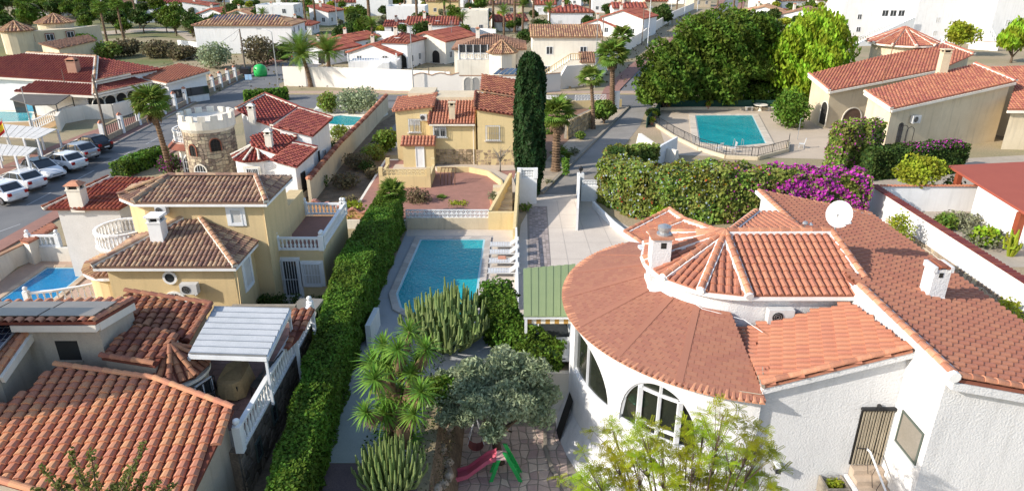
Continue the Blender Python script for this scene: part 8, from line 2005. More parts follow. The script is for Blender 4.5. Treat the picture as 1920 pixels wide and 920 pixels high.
# ---- houses and walls toward the horizon
spec = [ # px, base py, width px, height px, roof, colour, wall, depth, yaw, label
(590,112,70,32,'gy','r','w',9,-.4,'white house with dark red roofs between the palms and the windowless building'),
(640,95,55,35,'gy','r','w',9,-.4,'white-gabled house with a narrow red roof left of the round shrub'),
(520,88,60,26,'flat','r','w',7,-.2,'low flat white annex at the right end of the windowless building'),
(520,46,70,38,'flat','t','w',8,0,'white house with arches and a flat upper terrace'),
(600,40,40,34,'mono','r','w',8,-.3,'white house with a single sloping red roof, above the arched one'),
(560,58,50,20,'hip','r','w',7,0,'small house with a pointed red roof above the windowless building'),
(762,40,72,30,'flat','t','w',8,0,'plain white flat-roofed house between two palms'),
(752,60,60,18,'gx','r','w',7,0,'low house with a long dark red roof in front of the flat white one'),
(830,20,60,32,'gx','t','y',8,0,'far cream house with a tan roof right of the feathery palm'),
(890,55,50,36,'flat','t','k',8,0,'narrow cream flat-roofed house behind the bright palm'),
(700,22,60,26,'flat','t','w',8,0,'white terrace block at the top left of the flat white house'),
(650,12,50,22,'gx','r','w',8,0,'small far red-roofed house near the top edge'),
(1022,20,40,26,'gx','r','w',8,0,'far orange-roofed white house above the tan-roofed one'),
(1070,46,80,40,'hip','r','w',9,0,'white villa with dark red hipped roof and dish, behind the tan-roofed house'),
(1120,60,70,30,'gy','r','w',10,-.5,'white house with a dark gabled roof beside the climbing street'),
(1165,62,80,48,'gy','r','w',10,-.5,'larger white gabled house at the bend of the climbing street'),
(1180,30,62,30,'gx','r','w',8,0,'white house with a red roof split in two bays by the climbing street'),
(1230,16,40,28,'gx','r','c',8,0,'small orange-walled house up the climbing street'),
(1130,16,40,20,'flat','r','w',8,0,'far flat white house near the top of the climbing street'),
(940,20,80,26,'gx','b','c',8,0,'brown-roofed low house above the bushes'),
(960,50,60,22,'gx','r','k',8,.2,'low red-roofed house half hidden by palms'),
(1430,30,70,22,'gy','t','w',10,-.4,'low white house left of the red pergola'),
(1500,45,110,34,'gy','b','w',12,-.5,'long white house with a grey-brown roof right of the red pergola'),
(1560,50,100,42,'gy','r','w',12,-.5,'white house with a red roof edge behind the bright green tree'),
(1640,60,135,118,'flat','t','w',9,0,'tall blank white modern block with an outside stair at the upper right'),
(1790,68,165,100,'flat','t','w',10,0,'broad white modern block with a row of dark windows at the upper right'),
(1905,74,110,100,'flat','t','w',9,0,'white block at the top right corner with a balustraded stair'),
(60,97,0,0,'','','',0,0,''),
(100,22,50,20,'hip','t','w',8,0,'white house among pines at the upper left'),
(170,18,60,18,'gx','b','c',8,.2,'cream house with a brown roof among the upper left trees'),
(215,15,50,22,'hip','b','c',8,0,'pale house with hipped brown roof above the pines'),
(260,22,60,22,'gx','d','w',9,0,'white bungalow with a dark roof above the grassy park'),
(330,15,50,24,'gx','r','w',8,0,'white house with a small red roof left of the round dark tree'),
(370,20,50,24,'mono','r','w',8,0,'white house with one red slope beyond the park'),
(400,35,60,22,'gy','r','w',8,-.2,'white house with twin red roofs behind the grey shrubs'),
(450,40,50,28,'gy','t','w',8,-.2,'white house with a pale roof left of the arched house'),
]
for s in spec:
    if not s[2]: continue
    villa(s[0], s[1]+8, s[2], s[3], s[4], s[5], s[6], depth=s[7], yaw=s[8], label=s[9])
# dark window strips and stairs on the white blocks
for (px, py, n, lab, base) in ((1640,0,0,'',74),):
    pass
for (px0, px1, py, n, zf) in ((1600,1642,78,3,5.2),(1765,1808,76,6,6.3),(1740,1760,76,1,.6)):
    a, b = G(px0,py-10), G(px1,py-10); t = thing('window_band', (a.x,a.y-.3,zf), f'row of {n} dark windows high on a white block at the upper right', 'window')
    for k in range(n): opening(t, (a.x+(b.x-a.x)*k/n, (68 if 0 else G(px0,py).y)-.02, zf), (1,0,0), (b.x-a.x)/n*.8, 1.3, mull=1)
def outstair(pa, pb, h0, h1, label, side=-1):
    a = G(*pa); b = G(*pb); t = thing('outside_stair', a, label, 'stair'); mb = MB(); d = (b-a).normalized(); n = Vector((d.y,-d.x,0))*.9
    mb.hexa([a-n*0, a+n, b+n, b-n*0, a+Vector((0,0,h0)), a+n+Vector((0,0,h0)), b+n+Vector((0,0,h1)), b+Vector((0,0,h1))]); mb.build('flight', WS, t)
    k = max(6, round((b-a).length/.5)); mb = MB()
    for o in (0,1):
        for i in range(k+1): q = a.lerp(b,i/k)+n*o+Vector((0,0,h0+(h1-h0)*i/k)); mb.bar(q, q+Vector((0,0,.95)), .08, .08)
        mb.bar(a+n*o+Vector((0,0,h0+.95)), b+n*o+Vector((0,0,h1+.95)), .12, .12)
    mb.build('railing', WS, t, kind='stuff')
outstair((1597,86), (1700,84), .2, 5.5, 'white outside stair climbing right against the tall blank block')
outstair((1868,88), (1822,86), .2, 6.5, 'balustraded white stair climbing left at the upper right')
wallrun('boundary_wall', 'low white wall in front of the broad white block', [tuple(G(x,y))[:2] for x,y in ((1690,80),(1760,80),(1845,84))], 1.3, .3, W)
wallrun('boundary_wall', 'white wall stub with red coping right of the round turret', [tuple(G(x,y))[:2] for x,y in ((1815,92),(1870,96))], 1.6, .3, W, cap=T_OR)
pgr = thing('pergola', G(1437,36), 'dark red timber pergola above the round trees', 'pergola'); a_, b_ = G(1437,36), G(1478,36); mb = MB(); mb.box(a_.x,a_.y,2.5,b_.x,a_.y+3.5,2.75); mb.build('roof', MATS['red_wood'], pgr)
for x in (a_.x+.3,b_.x-.3,(a_.x*.4+b_.x*.6)): mb = MB(); mb.bar((x,a_.y+.2,0),(x,a_.y+.2,2.5),.25,.25); mb.build('post', MATS['red_wood'], pgr)
wallrun('fence', 'pale railed wall below the red pergola', [tuple(G(x,y))[:2] for x,y in ((1400,46),(1480,48),(1575,46))], 1.6, .3, WC, cat='wall')
# cream villa at upper left with two pointed tiled towers
UV = thing('house', G(110,105), 'cream villa with two small pointed tiled turrets at the upper left', 'house')
pl = Plane(G(108,92,2.6), 0, .12); Pz = [pl.px(*c) for c in ((72,82),(108,92),(182,76),(165,66))]; wing(UV, Pz, pl, 0, CR, HM['b'], over=.3, w=.5, L=.8)
a_, b_ = G(52,100), G(145,92); mb = MB(); mb.prism([(a_.x,a_.y),(b_.x,b_.y),(b_.x+1,b_.y+8),(a_.x+1,a_.y+8)], 0, 3.9); mb.build('wall', CR, UV)
for (px,py,r,h) in ((42,100,2.6,4.2),(115,88,3.2,4.8)):
    c_ = G(px,py); mb = MB(); mb.lathe(c_, [(r,0),(r,h)], 12); mb.build('tower_wall', CR, UV); ap_ = c_+Vector((0,0,h+1.6)); E_ = [c_+Vector(((r+.6)*math.cos(2*PI*k/8),(r+.6)*math.sin(2*PI*k/8),h)) for k in range(8)]
    for k in range(8): p, q = E_[k], E_[(k+1)%8]; n_ = (q-p).cross(ap_-p); p2 = Plane(p, -n_.x/n_.z, -n_.y/n_.z); tile_roof(UV, [p,q,ap_], p2, T_TN, w=.6, L=.9); ridge(UV, p+up_, ap_+up_, .14, .8, m=T_TN, ind=False)
for (px,py) in ((48,72),(70,72),(93,70)): p = YP(px,py+8,a_.y-.3-.0*px); opening(UV, (p.x,a_.y-.35+(p.x-a_.x)*(b_.y-a_.y)/(b_.x-a_.x)*1.0,p.z), (b_-a_).normalized(), 1.3, 1.2, surround=T_BR)
# far town: rows of small houses seen above everything
zones = ['at the far left','left of centre','near the centre','right of centre','toward the right']
rs = random.Random(5)
for row, (py, zrow) in enumerate(((14,'third row back'),(6,'second farthest row'),(-2,'horizon row'),(-12,'farthest row'))):
    x = -40+row*17
    while x < 2000:
        wpx = rs.uniform(30,52)*(1-.10*row)
        if not (1325 < x < 1420) and not (row < 1 and (x < 420 or x > 1560)) and rs.random() < .86:
            rf, rc_, wc_ = rs.choice(['gx','gy','hip','flat','gx']), rs.choice('rrtbr'), rs.choice('wwwkc')
            cn_ = {'r':'red','t':'tan','b':'brown'}[rc_]; rn = {'gx':'long','gy':'gabled','hip':'hipped','flat':'flat'}[rf]; wn = {'w':'white','k':'off-white','c':'cream'}[wc_]
            lab = f"tiny {wn} house with a {rn} {cn_ if rf != 'flat' else 'pale'} roof, {zrow}, {zones[min(4,max(0,int(x//390)))]}"
            villa(x, py+rs.uniform(-3,3), wpx, rs.uniform(16,24)*(1-.12*row), rf, rc_, wc_, depth=9, yaw=rs.uniform(-.4,.3), label=lab, chim=rs.random()<.4, wins=2, group='small far houses of the town')
        x += wpx+rs.uniform(4,26)
for (pts_, lab) in ((((240,36),(310,34),(372,36)),'long far white wall beyond the grassy park'),(((400,70),(480,58)),'white wall left of the arched white house'),(((640,62),(700,70),(748,72)),'white garden wall below the far palms'),(((860,62),(930,66)),'pale wall beside the bright palm'),(((1000,66),(1040,66)),'white yard wall behind the tan-roofed house')):
    wallrun('boundary_wall', lab, [tuple(G(x,y+8))[:2] for x,y in pts_], 2.2, .3, W)
# ------------------------------------------------------------------ planting, near to far
hedge('long tall clipped green hedge running from the foreground up beside the pool court', [(-6.95,13),(-7.1,17),(-7.8,26),(-8.2,33),(-8.15,43)], [1.0,1.15,1.45,2.0,1.7], [1.8,1.95,2.35,2.5,2.5], L_HED, size=.085, dens=420, lump=.10, rnd=.16, core=L_DRK)
hedge('dark clipped juniper hedge curving between the pool and the carport', [(-.75,30.4),(-.5,28.6),(.3,27.0),(2.2,26.2)], [1.7,1.6,1.3,1.0], [2.3,2.0,1.5,1.2], L_HED, size=.10, dens=260, lump=.22, rnd=.5)
def anyp(p): return True
hedge('broad flowering hedge with blue, red and magenta blossom behind the driveway', [(8.6,55.0),(7.6,49.0),(9.6,46.2),(14,45.6),(19.5,45.7),(24.5,45.6)], [1.4,2.4,2.8,3.2,2.8,2.6], [2.7,3.1,3.4,3.7,3.3,3.2], L_BOU, size=.17, dens=95, lump=.28, rnd=.6, core=L_DRK,
      flowers=((F_BLU,.10,.12,lambda p: p[0] < 14 and p[1] < 50),(F_RED,.035,.13,lambda p: p[0] < 13),(F_RED,.03,.12,lambda p: 13 < p[0] < 18),(F_YEL,.04,.12,lambda p: 11 < p[0] < 16 and p[2] > 2.2),(F_MAG,.85,.19,lambda p: p[0] > 18.3+1.2*math.sin(p[2]*2+p[1]) and p[2] > .6 and math.sin(p[0]*2.3+p[2]*3)+math.sin(p[1]*3+p[0]) > -1.2),(F_MAG,.10,.14,lambda p: 14.5 < p[0] < 18)))
hedge('thin flat-topped hedge turning back toward the white wall stub', [(8.6,55.5),(12.2,56.2)], 1.2, 2.5, L_BOU, size=.16, dens=90, lump=.1, core=L_DRK)
h4 = hedge('tall hedge with an arched opening and purple bloom beside the cream house', [(26.9,55.6),(27.6,55.9)], 1.6, 4.2, L_BOU, size=.17, dens=90, lump=.2, core=L_DRK, flowers=((F_MAG,.12,.14,None),))
for (ln, w_, h_, z_) in (([(28.8,56.4),(30.8,57.4)],2.2,4.3,0),([(27.4,55.8),(29.2,56.7)],1.8,1.9,2.5)):
    o = hedge('x', ln, w_, h_, L_BOU, size=.17, dens=90, lump=.2, core=L_DRK, z=z_, flowers=((F_MAG,.16,.14,None),))
    for ch in list(o.children): ch.location = Vector(o.location)-Vector(h4.location); ch.parent = h4
    bpy.data.objects.remove(o)
hedge('dark box-cut hedge with a purple top edge below the cream house wall', [(29.3,54.9),(38.4,57.2)], 2.0, 2.5, L_DRK, size=.16, dens=90, lump=.1, flowers=((F_MAG,.25,.13,lambda p: p[2] > 2.2 and p[0] > 33),))
_a, _b = G(225,332), G(306,300); hedge('bright low hedge along the street beside the stone tower', [(_a.x,_a.y),(_b.x,_b.y)], 1.6, 1.3, L_HED, size=.16, dens=70, lump=.12)
_a, _b = G(460,192), G(540,186); hedge('dark hedge at the street corner above the dark red roofs', [(_a.x,_a.y),(_b.x,_b.y)], 1.6, 1.4, L_HED, size=.22, dens=45)
_p = G(323,330); bush('magenta bougainvillea at the foot of the leaning fan palm', _p.x, _p.y, 2.0, 1.3, L_DRK, 500, .16, flowers=(F_MAG,.7))
cypress('tall dark column cypress beside the driveway', G(992,366).x, G(992,366).y, YP(992,100,G(992,366).y).z, 1.12, n=15000, size=.16)
for i, (x, y, h, r, n, lab) in enumerate(((18.4,82.6,8.0,3.9,13000,'round pale-edged pine at the left of the big trees, nearest the lane'),(24.6,86,11.8,5.7,24000,'tallest dense pine of the big tree group behind the pool terrace'),(29.2,87,11.2,5.0,20000,'wide dense pine in the middle of the big tree group'),(31.8,90,9.5,3.6,8000,'smaller dark pine at the right of the big tree group'))):
    tree('pine_tree', lab, 'tree', x, y, h, r, L_PIN, n=n, size=.27, nb=34, trunk_h=.3, tr=.25, elong=1.8, clump=.36, squash=.8, shell=.45, full=True)
tree('pepper_tree', 'bright yellow-green weeping pepper tree beside the cream house', 'tree', 36.0, 85, 11.0, 5.2, L_PEP, n=22000, size=.26, nb=30, trunk_h=.3, tr=.3, elong=2.2, droop=1, clump=.36, squash=1.1, full=True)
tree('pepper_tree', 'weeping green tree at the right edge behind the cream house', 'tree', *tuple(G(1895,118))[:2], 7.5, 3.6, L_PEP, n=5000, size=.32, nb=14, trunk_h=1, tr=.25, elong=2.2, droop=1)
tree('round_tree', 'bushy yellow-green tree right of the round roof turret', 'tree', *tuple(G(1790,105))[:2], 6.5, 3.4, L_LEM, n=3500, size=.34, nb=12, trunk_h=1)
_p = G(1487,244); bush('rounded green bush against the arched corner of the cream house', _p.x, _p.y+1.2, 4.2, 2.1, L_HED, 3600, .2)
for (px, py, h, r, lm, lab) in ((1440,70,4,3,L_DRK,'dark green thicket above the gap between the big trees'),(1395,62,4,3.4,L_DRK,'dark thicket behind the tallest pine'),(1520,70,3.5,3,L_DRK,'low green trees behind the pepper tree'),(1650,66,2.8,2.2,L_LEM,'bright bush at the foot of the outside stair'),(1850,62,3,2,L_LEM,'yellow-green bush below the balustraded stair'),(1132,232,2.9,1.7,L_PAL,'bushy green shrub between the two fan palm trunks'),(1240,48,5.5,3.2,L_DRK,'round tree beside the climbing street'),(1385,55,5,3,L_PEP,'yellow-green tree right of the climbing street'),(652,80,4.2,3.6,L_DRK,'large round dark shrub behind the long white wall'),(870,100,3.4,1.9,L_LEM,'light green round bush between two houses'),(1225,225,1.2,.9,L_DRK,'small bush at the terrace corner')):
    p = G(px,py); tree('round_tree', lab, 'tree', p.x, p.y, h, r, lm, n=int(1500+r*700), size=.2+.0012*p.y, nb=9, trunk_h=.3)
for (px, h, r, lab) in ((616,2.6,1.3,'small oleander at the left of the bright pool'),(657,2.8,1.7,'middle oleander behind the bright pool'),(684,3.2,1.9,'tallest oleander behind the bright pool')):
    p = G(px,212); bush(lab, p.x, p.y, h, r, L_OLV if px != 616 else L_BOU, 1300, .2)
# the near group: yucca, candelabra, olive, cactus
YG = thing('yucca_clump', (-4.2,21,0), 'many-headed yucca with sword-leaved rosettes and brown skirts of dead leaves', 'yucca')
heads = [(719,648),(768,622),(725,684),(703,711),(771,700),(727,743),(686,773),(776,776),(735,815),(782,678),(745,655),(800,655),(755,740),(700,680),(790,735),(722,775),(768,820)]
rmesh = [rosette_mesh(76, .82, .07, L_YUC) for k in range(3)]
DRYL = mat('dead_yucca_leaf', (.26,.17,.10), (.18,.11,.06), rough=1, tint=.3)
trunk(YG, [(-4.1,21.0,-.3),(-4.2,21.0,1.0),(-4.3,21.2,2.4)], [.42,.36,.25], DRYL)
for k, (px, py) in enumerate(heads):
    yy = 20.3+.9*math.sin(k*1.7)+(.8 if py < 690 else 0); p = YP(px, py, yy); base = Vector((-4.2+(p.x+4.2)*.35, 21.0, max(.3, p.z-1.5)))
    mb = MB(); mb.tube([base, base.lerp(p,.5)+Vector((0,0,.05)), p], [.13,.11,.09], 6); mb.build('branch', DRYL, YG)
    M = Matrix.Translation(p) @ Matrix.Rotation(random.uniform(0,6),4,'Z') @ Matrix.Rotation(.35*random.uniform(-1,1),4,'X') @ Matrix.Scale(random.uniform(.78,1.05),4)
    inst('leaf_rosette', random.choice(rmesh), L_YUC, YG, M)
    n = 90; mb = MB(); dd = (base-p).normalized()
    for j in range(n):
        a = random.uniform(0,2*PI); q = p+dd*random.uniform(.05,.75); o = Vector((math.cos(a),math.sin(a),0)); l = random.uniform(.3,.6)
        sdv = Vector((-o.y,o.x,0))*.022; mb.face([q+sdv, q-sdv, q+o*l*.45-Vector((0,0,l))], random.random())
    mb.build('dead_leaves', DRYL, YG)
column_cactus('large candelabra cactus with crowded upright green arms by the pool', -3.0, 28.2, 60, 3.15, 1.75, 1, spread=.55, arm=.085)
column_cactus('dense dome of thin grey-green cactus columns at the bottom centre', G(735,905,0).x, G(735,905,0).y, 95, 1.7, 1.1, 1, spread=.3, arm=.055, split=False)
column_cactus('small bright columnar cactus at the right edge', G(1893,480).x, G(1893,480).y, 6, 1.7, .25, 1, m=L_LEM, spread=.15, arm=.1)
OL = thing('olive_tree', (-.7,22.6,LOW), 'wide silvery olive tree over the patio', 'tree')
trunk(OL, [(-.5,22.6,LOW-.1),(-.65,22.7,LOW+.9),(-.5,22.5,LOW+1.6)], [.24,.18,.16]); tips = branches(OL, (-.5,22.5,LOW+1.6), 7, 1.9, 1.0, .11, up=.7)
P = []
for k in range(40):
    a = k*2.4; q = math.sqrt((k+.5)/40); c = (-.75+2.35*q*math.cos(a), 22.9+2.0*q*math.sin(a), 1.25+.55*(1-q*q)+random.uniform(-.9,.35)); rr = random.uniform(.42,.66); P.append(blobpts(850, c, (rr*1.1,rr*1.1,rr*.8), .95))
leaves('crown', np.vstack(P), .075, L_OLV, OL, elong=2.6)
JT = thing('feathery_tree', (5.0,13.5,LOW), 'yellow-green feathery-leaved tree in front of the round white room', 'tree')
mb = MB(); sprays = []; jc = [(1105,880),(1150,850),(1185,860),(1210,800),(1175,900),(1240,870),(1120,905),(1150,810),(1220,905),(1205,840),(1265,900),(1320,800),(1345,840),(1300,850),(1380,860),(1370,900),(1320,900),(1420,850),(1400,890),(1430,900),(1345,880),(1275,850),(1355,780),(1415,815),(1090,910),(1295,910),(1290,800),(1390,830),(1240,840),(1160,880)]
root_ = Vector((5.0,14.2,LOW)); fk = Vector((4.9,14.2,LOW+1.4)); mb.tube([root_, fk], [.13,.1], 6)
for (px, py) in jc:
    c = YP(px, py, 14.3+random.uniform(-.5,.5)); mid = fk.lerp(c,.5)+Vector((0,0,-.15)); mb.tube([fk, mid, c], [.05,.03,.012], 4, cap=False); tw = []
    for k in range(9):
        e = c+Vector((random.gauss(0,.24), random.gauss(0,.24), random.gauss(0,.16))); mb.tube([mid.lerp(c,.7), e], [.012,.005], 3, cap=False); sprays.append(e)
mb.build('branches', BARK, JT, smooth=True)
mb = MB()
for e in sprays:
    for k in range(9):
        a = random.uniform(0,2*PI); d = Vector((math.cos(a), math.sin(a), random.uniform(-.35,.5))).normalized(); s_ = d.cross(Vector((0,0,1))).normalized(); l = random.uniform(.2,.34); t = min(1,max(0,.5+.35*math.sin(e.x*3+e.z*2)+random.gauss(0,.15)))
        for j in range(7):
            q = e+d*l*(j+1)/7-Vector((0,0,.10*l*(j/7)**2))
            for sd in (-1,1): tip = q+s_*sd*.05+d*.02; wv = d*.015; mb.face([q, q+wv+s_*sd*.03, tip, q-wv+s_*sd*.03], t)
mb.build('crown', L_JAC, JT)
# conifer tip in the bottom left corner
CT = thing('conifer', (-7.5,9.5,-.1), 'spiky conifer branch tips rising into the bottom left corner', 'tree'); cen = YP(190,990,10.5); mb = MB(); PTS = []
trunk(CT, [(cen.x,cen.y,0),(cen.x,cen.y,cen.z)], [.14,.08])
for (px, py) in ((75,873),(132,845),(268,832),(300,900),(170,845),(215,905),(120,905),(330,905),(240,880),(150,890),(60,915),(275,885),(345,925)):
    e = YP(px, py, 10.5+random.uniform(-.4,.4)); mb.tube([cen, cen.lerp(e,.6)+Vector((0,0,-.06)), e], [.035,.022,.008], 4, cap=False)
    for k in range(240):
        t = random.uniform(.25,1); q = cen.lerp(e,t)+Vector((0,0,-.06*math.sin(t*PI))); s_ = .10*(1.12-t)+.02; PTS.append((q.x+random.gauss(0,s_), q.y+random.gauss(0,s_), q.z+random.gauss(0,s_)))
mb.build('branches', BARK, CT); leaves('foliage', PTS, .045, leafmat('olive_conifer_leaf',(.13,.15,.035),(.18,.19,.05),tint=.4), CT, elong=1.9)
# undergrowth in the bank bed and along walls
def cover(label, pts, size, lm): leaves_ = leaves('ground_cover', pts, size, lm, kind='stuff')
n = 2600; cover('', np.c_[np.random.uniform(-3.2,-2.3,n), np.random.uniform(14,25.5,n), np.random.uniform(-1.2,.15,n)], .07, L_DRY)
n = 1500; cover('', np.c_[np.random.uniform(-5.6,-3.0,n), np.random.uniform(20,29,n), np.random.uniform(0,.35,n)], .09, L_DRK)
tree('round_tree', 'yellow-green shrub squeezed between the yucca and the olive', 'shrub', -2.7, 22.6, 2.2, .8, L_HED, n=2600, size=.09, nb=7, trunk_h=.2)
n = 5000; cover('', np.c_[np.random.uniform(-60,60,n)*1.0, np.random.uniform(95,230,n), np.random.uniform(0,.3,n)], .35, L_DRY)
# palms
def palm_px(label, base, crown, kind, L, n, tr, **k):
    b = G(*base); c = YP(crown[0], crown[1], b.y); return palm(label, b.x, b.y, c.z, kind, L, n, tr, lean=(c.x-b.x, 0), **k)
palm_px('fan palm with a long leaning trunk beside the left street and stone tower', (322,334), (284,198), 'fan', 2.0, 34, .22, dead=.5)
palm_px('fan palm with a rough brown trunk just right of the cypress', (1042,320), (1045,218), 'fan', 2.0, 34, .33, dead=.6)
palm_px('slender fan palm nearer the lane kerb', (1112,242), (1108,150), 'fan', 1.9, 22, .20)
palm_px('tallest fan palm with a thick crown where the lane meets the street', (1147,205), (1148,108), 'fan', 2.6, 38, .30, dead=.5)
palm_px('yellowish fan palm behind the tallest one', (1165,118), (1166,72), 'fan', 2.6, 30, .25)
palm_px('short fan palm standing in front of the tall hedge end', (738,428), (736,366), 'fan', 1.35, 34, .16, dead=.5)
palm_px('left date palm with arching feathery fronds in front of the long white wall', (583,163), (566,102), 'feather', 4.2, 40, .28)
palm_px('right date palm with drooping feathery fronds behind the long white wall', (617,138), (615,98), 'feather', 4.0, 40, .33)
palm_px('young fan palm in the pink gravel', (829,386), (829,378), 'fan', .8, 14, .08, z=.0)
for (px, py, h, lab) in ((1030,250,.3,'low fan palm beneath the brown-trunked palm'),(1052,300,.2,'spiky low palm at the foot of the brown trunk')): p = G(px,py); palm(lab, p.x, p.y, h, 'fan', 1.3, 18, .12)
far = [(695,62,10,'f'),(783,50,9,'f'),(835,62,8,'f'),(868,72,5,'f'),(575,48,9,'w'),(593,46,9,'w'),(427,40,7,'w'),(965,55,9,'f'),(980,60,7,'f'),(925,52,8,'f'),(945,70,6,'f'),(1000,40,8,'f'),(1372,38,9,'w'),(1385,48,7,'w'),(1105,38,8,'f'),(206,95,8,'w'),(236,85,8,'w'),(258,38,9,'w'),(1345,8,8,'w'),(700,90,5,'f'),(1030,60,6,'f'),(760,22,8,'f'),(610,22,8,'w'),(540,20,8,'w'),(1165,20,8,'f'),(1268,20,8,'w'),(845,30,8,'w'),(880,24,8,'f'),(498,62,5,'f'),(705,110,3.5,'f')]
protoF = palm('x', 0, 0, 8, 'feather', 3.4, 26, .3, single=False); protoW = palm('x', 0, 0, 8, 'fan', 1.9, 24, .22, single=False)
zn = lambda px: ['far left','left','centre left','centre','centre right','right'][min(5,int(px//320))]
for (px, py, h, k) in far:
    p = G(px,py+6); o = copytree(protoF if k == 'f' else protoW); o.location = (p.x,p.y,0); s_ = h/8; o.scale = (max(.7,s_),max(.7,s_),s_); o.rotation_euler = (0,0,random.uniform(0,6))
    tag(o, f"distant {'feathery' if k == 'f' else 'slim fan'} palm about {'two storeys' if h > 7 else 'one storey'} tall among the houses, {zn(px)}", 'palm tree', 'distant palms among the houses')
for o in (protoF, protoW):
    for ch in list(o.children): bpy.data.objects.remove(ch)
    bpy.data.objects.remove(o)
# gardens in the middle distance
for (px, py, h, r, lm, s, lab, z) in ((724,283,2.2,1.3,L_PAL,.2,'bushy green yucca at the gate side of the yellow villa',0),(700,300,1.5,1.3,L_BOU,.15,'green shrub in the dry garden, upper one',0),(672,315,1.3,1.4,L_DRY,.13,'brown scrub in the middle of the dry garden',0),(688,322,1.0,.8,L_DRK,.13,'dark shrub in the dry garden',0),(650,352,1.2,1.3,L_DRY,.13,'grey twiggy shrub at the near end of the dry garden',0),(705,335,1.0,1.1,L_DRY,.13,'reddish dry shrub beside the yellow terrace box',0),(783,392,1.7,1.1,L_DRY,.12,'grey-brown shrub right of the short fan palm',0),(858,398,.9,.9,L_LEM,.12,'low spreading green shrub in the pink gravel',0),(665,420,1.8,1.0,L_LEM,.13,'yellowish shrub behind the tall hedge',0),(655,395,1.2,.8,L_DRY,.13,'shrub in front of the wavy orange wall',0),(600,350,1.2,.9,L_HED,.14,'bright shrub in the alley of the tower house',0),(622,296,1.6,1.2,L_DRK,.15,'dark shrub below the dark red roof',0),(640,262,1.6,1.2,L_BOU,.15,'reddish shrub against the long tiled wall',0),(1075,290,.7,.6,L_GRY,.12,'grey agave in the palm bed',0),(1088,262,.9,.6,L_PAL,.14,'spiky green agave in the palm bed',0),(1060,330,1.7,.45,L_YUC,.14,'thin young yucca beside the brown palm trunk',0),(1030,345,.4,.5,L_GRY,.1,'low cactus patch at the foot of the palm bed',0),(985,395,.6,.6,L_PAL,.1,'small plants at the foot of the gate pier',0),(545,330,1.4,.9,L_DRK,.14,'dark shrub by the white house end',0),(1300,400,3.4,2.0,L_GRY,.14,'greyish tangle of shrubs in front of the flowering hedge',0),(1370,408,3.7,2.3,L_BOU,.14,'loose olive-green shrub in front of the flowering hedge',0),(1238,420,1.4,.8,L_PEP,.12,'bright green sprig of a shrub above the porch roof',0),(1450,405,3.3,2.0,L_BOU,.14,'dark green shrub below the magenta bougainvillea',0),(1679,470,2.6,1.0,L_LEM,.12,'round shrub between the roof and the long white wall',0),(1880,600,1.3,.7,L_LEM,.12,'straggly flowering plant at the foot of the long wall',0),(1905,640,1.5,.8,L_LEM,.12,'yellow-flowered plant at the right edge by the wall',0),(1775,388,2.5,.9,L_DRK,.13,'dark climbing shrub against the red post',0),(1800,425,1.0,1.5,L_GRY,.13,'grey mounded shrub in the right garden, upper one',0),(1845,460,1.1,1.6,L_GRY,.13,'grey mounded shrub in the right garden, lower one',0),(1772,428,1.0,.9,L_PAL,.2,'sago-like rosette beside the long white wall',0),(1842,462,1.5,.9,L_PEP,.2,'yellow-green grassy clump in the right garden',0),(1160,300,.5,.5,L_DRY,.1,'dry tuft at the lane edge',0),(160,90,3,2.5,L_PEP,.3,'bright yellow bush beside the far-left cream villa',0),(404,128,4.2,3.0,L_OLV,.3,'grey-green round tree beside the restaurant corner',0),(490,122,5,3.2,L_DRY,.3,'brown-green tree at the street corner',0),(528,112,3,2.6,L_DRK,.3,'dark bush at the end of the windowless building',0),(240,105,3,3,L_DRY,.35,'brown thicket left of the dirt path',0),(300,108,3,3.4,L_DRY,.35,'brown thicket above the restaurant roof',0),(345,112,2.6,3,L_DRY,.35,'brown thicket right of the restaurant roof',0),(200,110,3,3,L_BOU,.35,'green-brown thicket behind the maroon roof',0),(45,92,3,3,L_PEP,.3,'bright green bush left of the cream villa',0)):
    p = G(px,py,z); bush(lab, p.x, p.y, h, r, lm, int(520*min(3,(r*r*h)**.6)), s, z=z)
for (px, h, r, lab) in ((489,.75,.42,'leftmost clipped box bush in front of the ochre villa'),(500,.75,.4,'second clipped box bush from the left'),(514,.75,.42,'third clipped box bush, left of the barred door'),(527,.8,.42,'clipped box bush beside the barred door'),(556,.8,.42,'clipped box bush between door and window'),(588,.7,.4,'clipped box bush under the barred window'),(601,.7,.38,'rightmost clipped box bush by the tall hedge')):
    p = YP(px,566,31.4); bush(lab, p.x, p.y, h+p.z*.0+.35, r, L_DRK, 300, .08)
p = G(1712,384); LT = tree('citrus_tree', 'small yellow-green citrus tree with a pale forked trunk behind the white cross wall', 'tree', p.x, p.y, 4.0, 2.2, L_LEM, n=3600, size=.17, nb=12, trunk_h=1.1, tr=.09, shell=.7, bm=MORT)
bt_ = G(938,322,zg); BT = thing('bare_tree', bt_, 'small leafless tree in front of the stone plinth', 'tree'); trunk(BT, [bt_, bt_+Vector((0,0,1.0))], [.07,.05], MORT); 
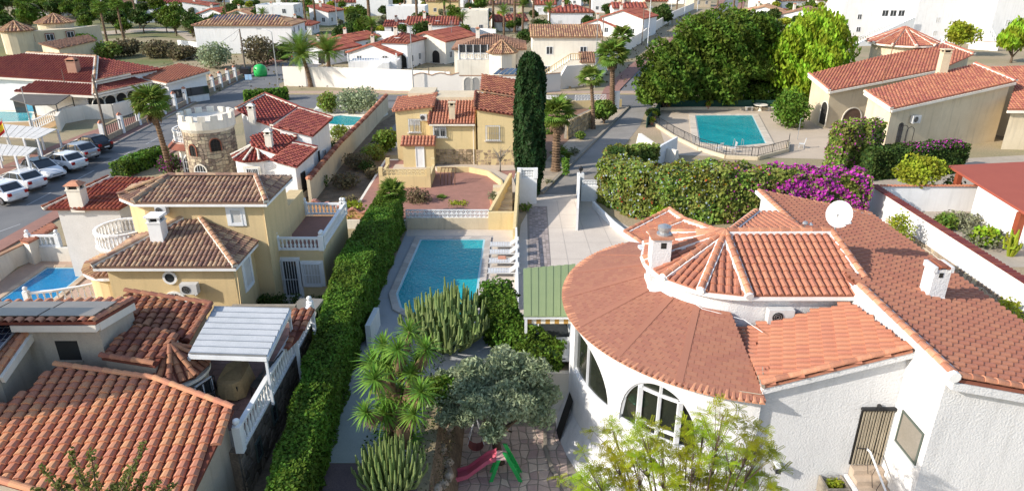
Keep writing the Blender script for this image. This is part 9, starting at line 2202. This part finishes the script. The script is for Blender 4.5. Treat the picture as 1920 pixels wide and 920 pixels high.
for k in range(3): branches(BT, tuple(bt_+Vector((0,0,.8+k*.15))), 5, 1.2, .8, .035, MORT, up=.8)
# far trees among the houses and the wooded park at the upper left
rt_ = random.Random(11); npr = np.random.RandomState(3)
kinds = {}
for nm, lm, r, h in (('dark',L_DRK,3.4,7),('pine',L_PIN,3.6,8),('grey',L_GRY,3.0,5),('bright',L_LEM,2.6,4.5)):
    kinds[nm] = [tree('round_tree','x','tree',0,0,h,r,lm,n=1300,size=.5,nb=9,trunk_h=h*.22,tr=.2,clump=.45) for q in range(2)]
def fartree(px, py, k, sc, lab, grp='trees among the far houses'):
    p = G(px,py); o = copytree(rt_.choice(kinds[k])); o.location = (p.x,p.y,0); o.scale = (sc*rt_.uniform(.85,1.15),)*2+(sc,); o.rotation_euler = (0,0,rt_.uniform(0,6)); tag(o, lab, 'tree', grp)
DS = {'dark':'dark green','pine':'olive green','grey':'grey-green','bright':'light green'}
for k in range(105):
    px = rt_.uniform(-20,370); py = rt_.uniform(8,66)
    if 60 < px < 140 and py > 30 or py > 62 and px < 150: py *= .5
    kd = rt_.choice(['dark','dark','pine','pine','grey','bright']); row = 'nearer the dirt paths' if py > 44 else 'midway' if py > 26 else 'farthest back'
    fartree(px, py+6, kd, rt_.uniform(.4,.95), f"{DS[kd]} tree in the park at the upper left, {row}", 'trees of the upper left park')
for k in range(290):
    px = rt_.uniform(370,1600) if k % 3 else rt_.uniform(0,1900); py = rt_.choice([rt_.uniform(-6,20), rt_.uniform(10,60), rt_.uniform(30,95)])
    if py > 60 and (px < 640 or px > 1050): continue
    if 1180 < px < 1420 and py > 8: continue
    if px > 1560 and py > 10: continue
    kd = rt_.choice(['dark','dark','pine','grey','bright']); fartree(px, py, kd, rt_.uniform(.35,.8), f"{DS[kd]} garden tree among the houses, {zn(px)}, {'near row' if py > 45 else 'middle rows' if py > 15 else 'far rows'}")
for L__ in kinds.values():
    for o in L__:
        for ch in list(o.children): bpy.data.objects.remove(ch)
        bpy.data.objects.remove(o)
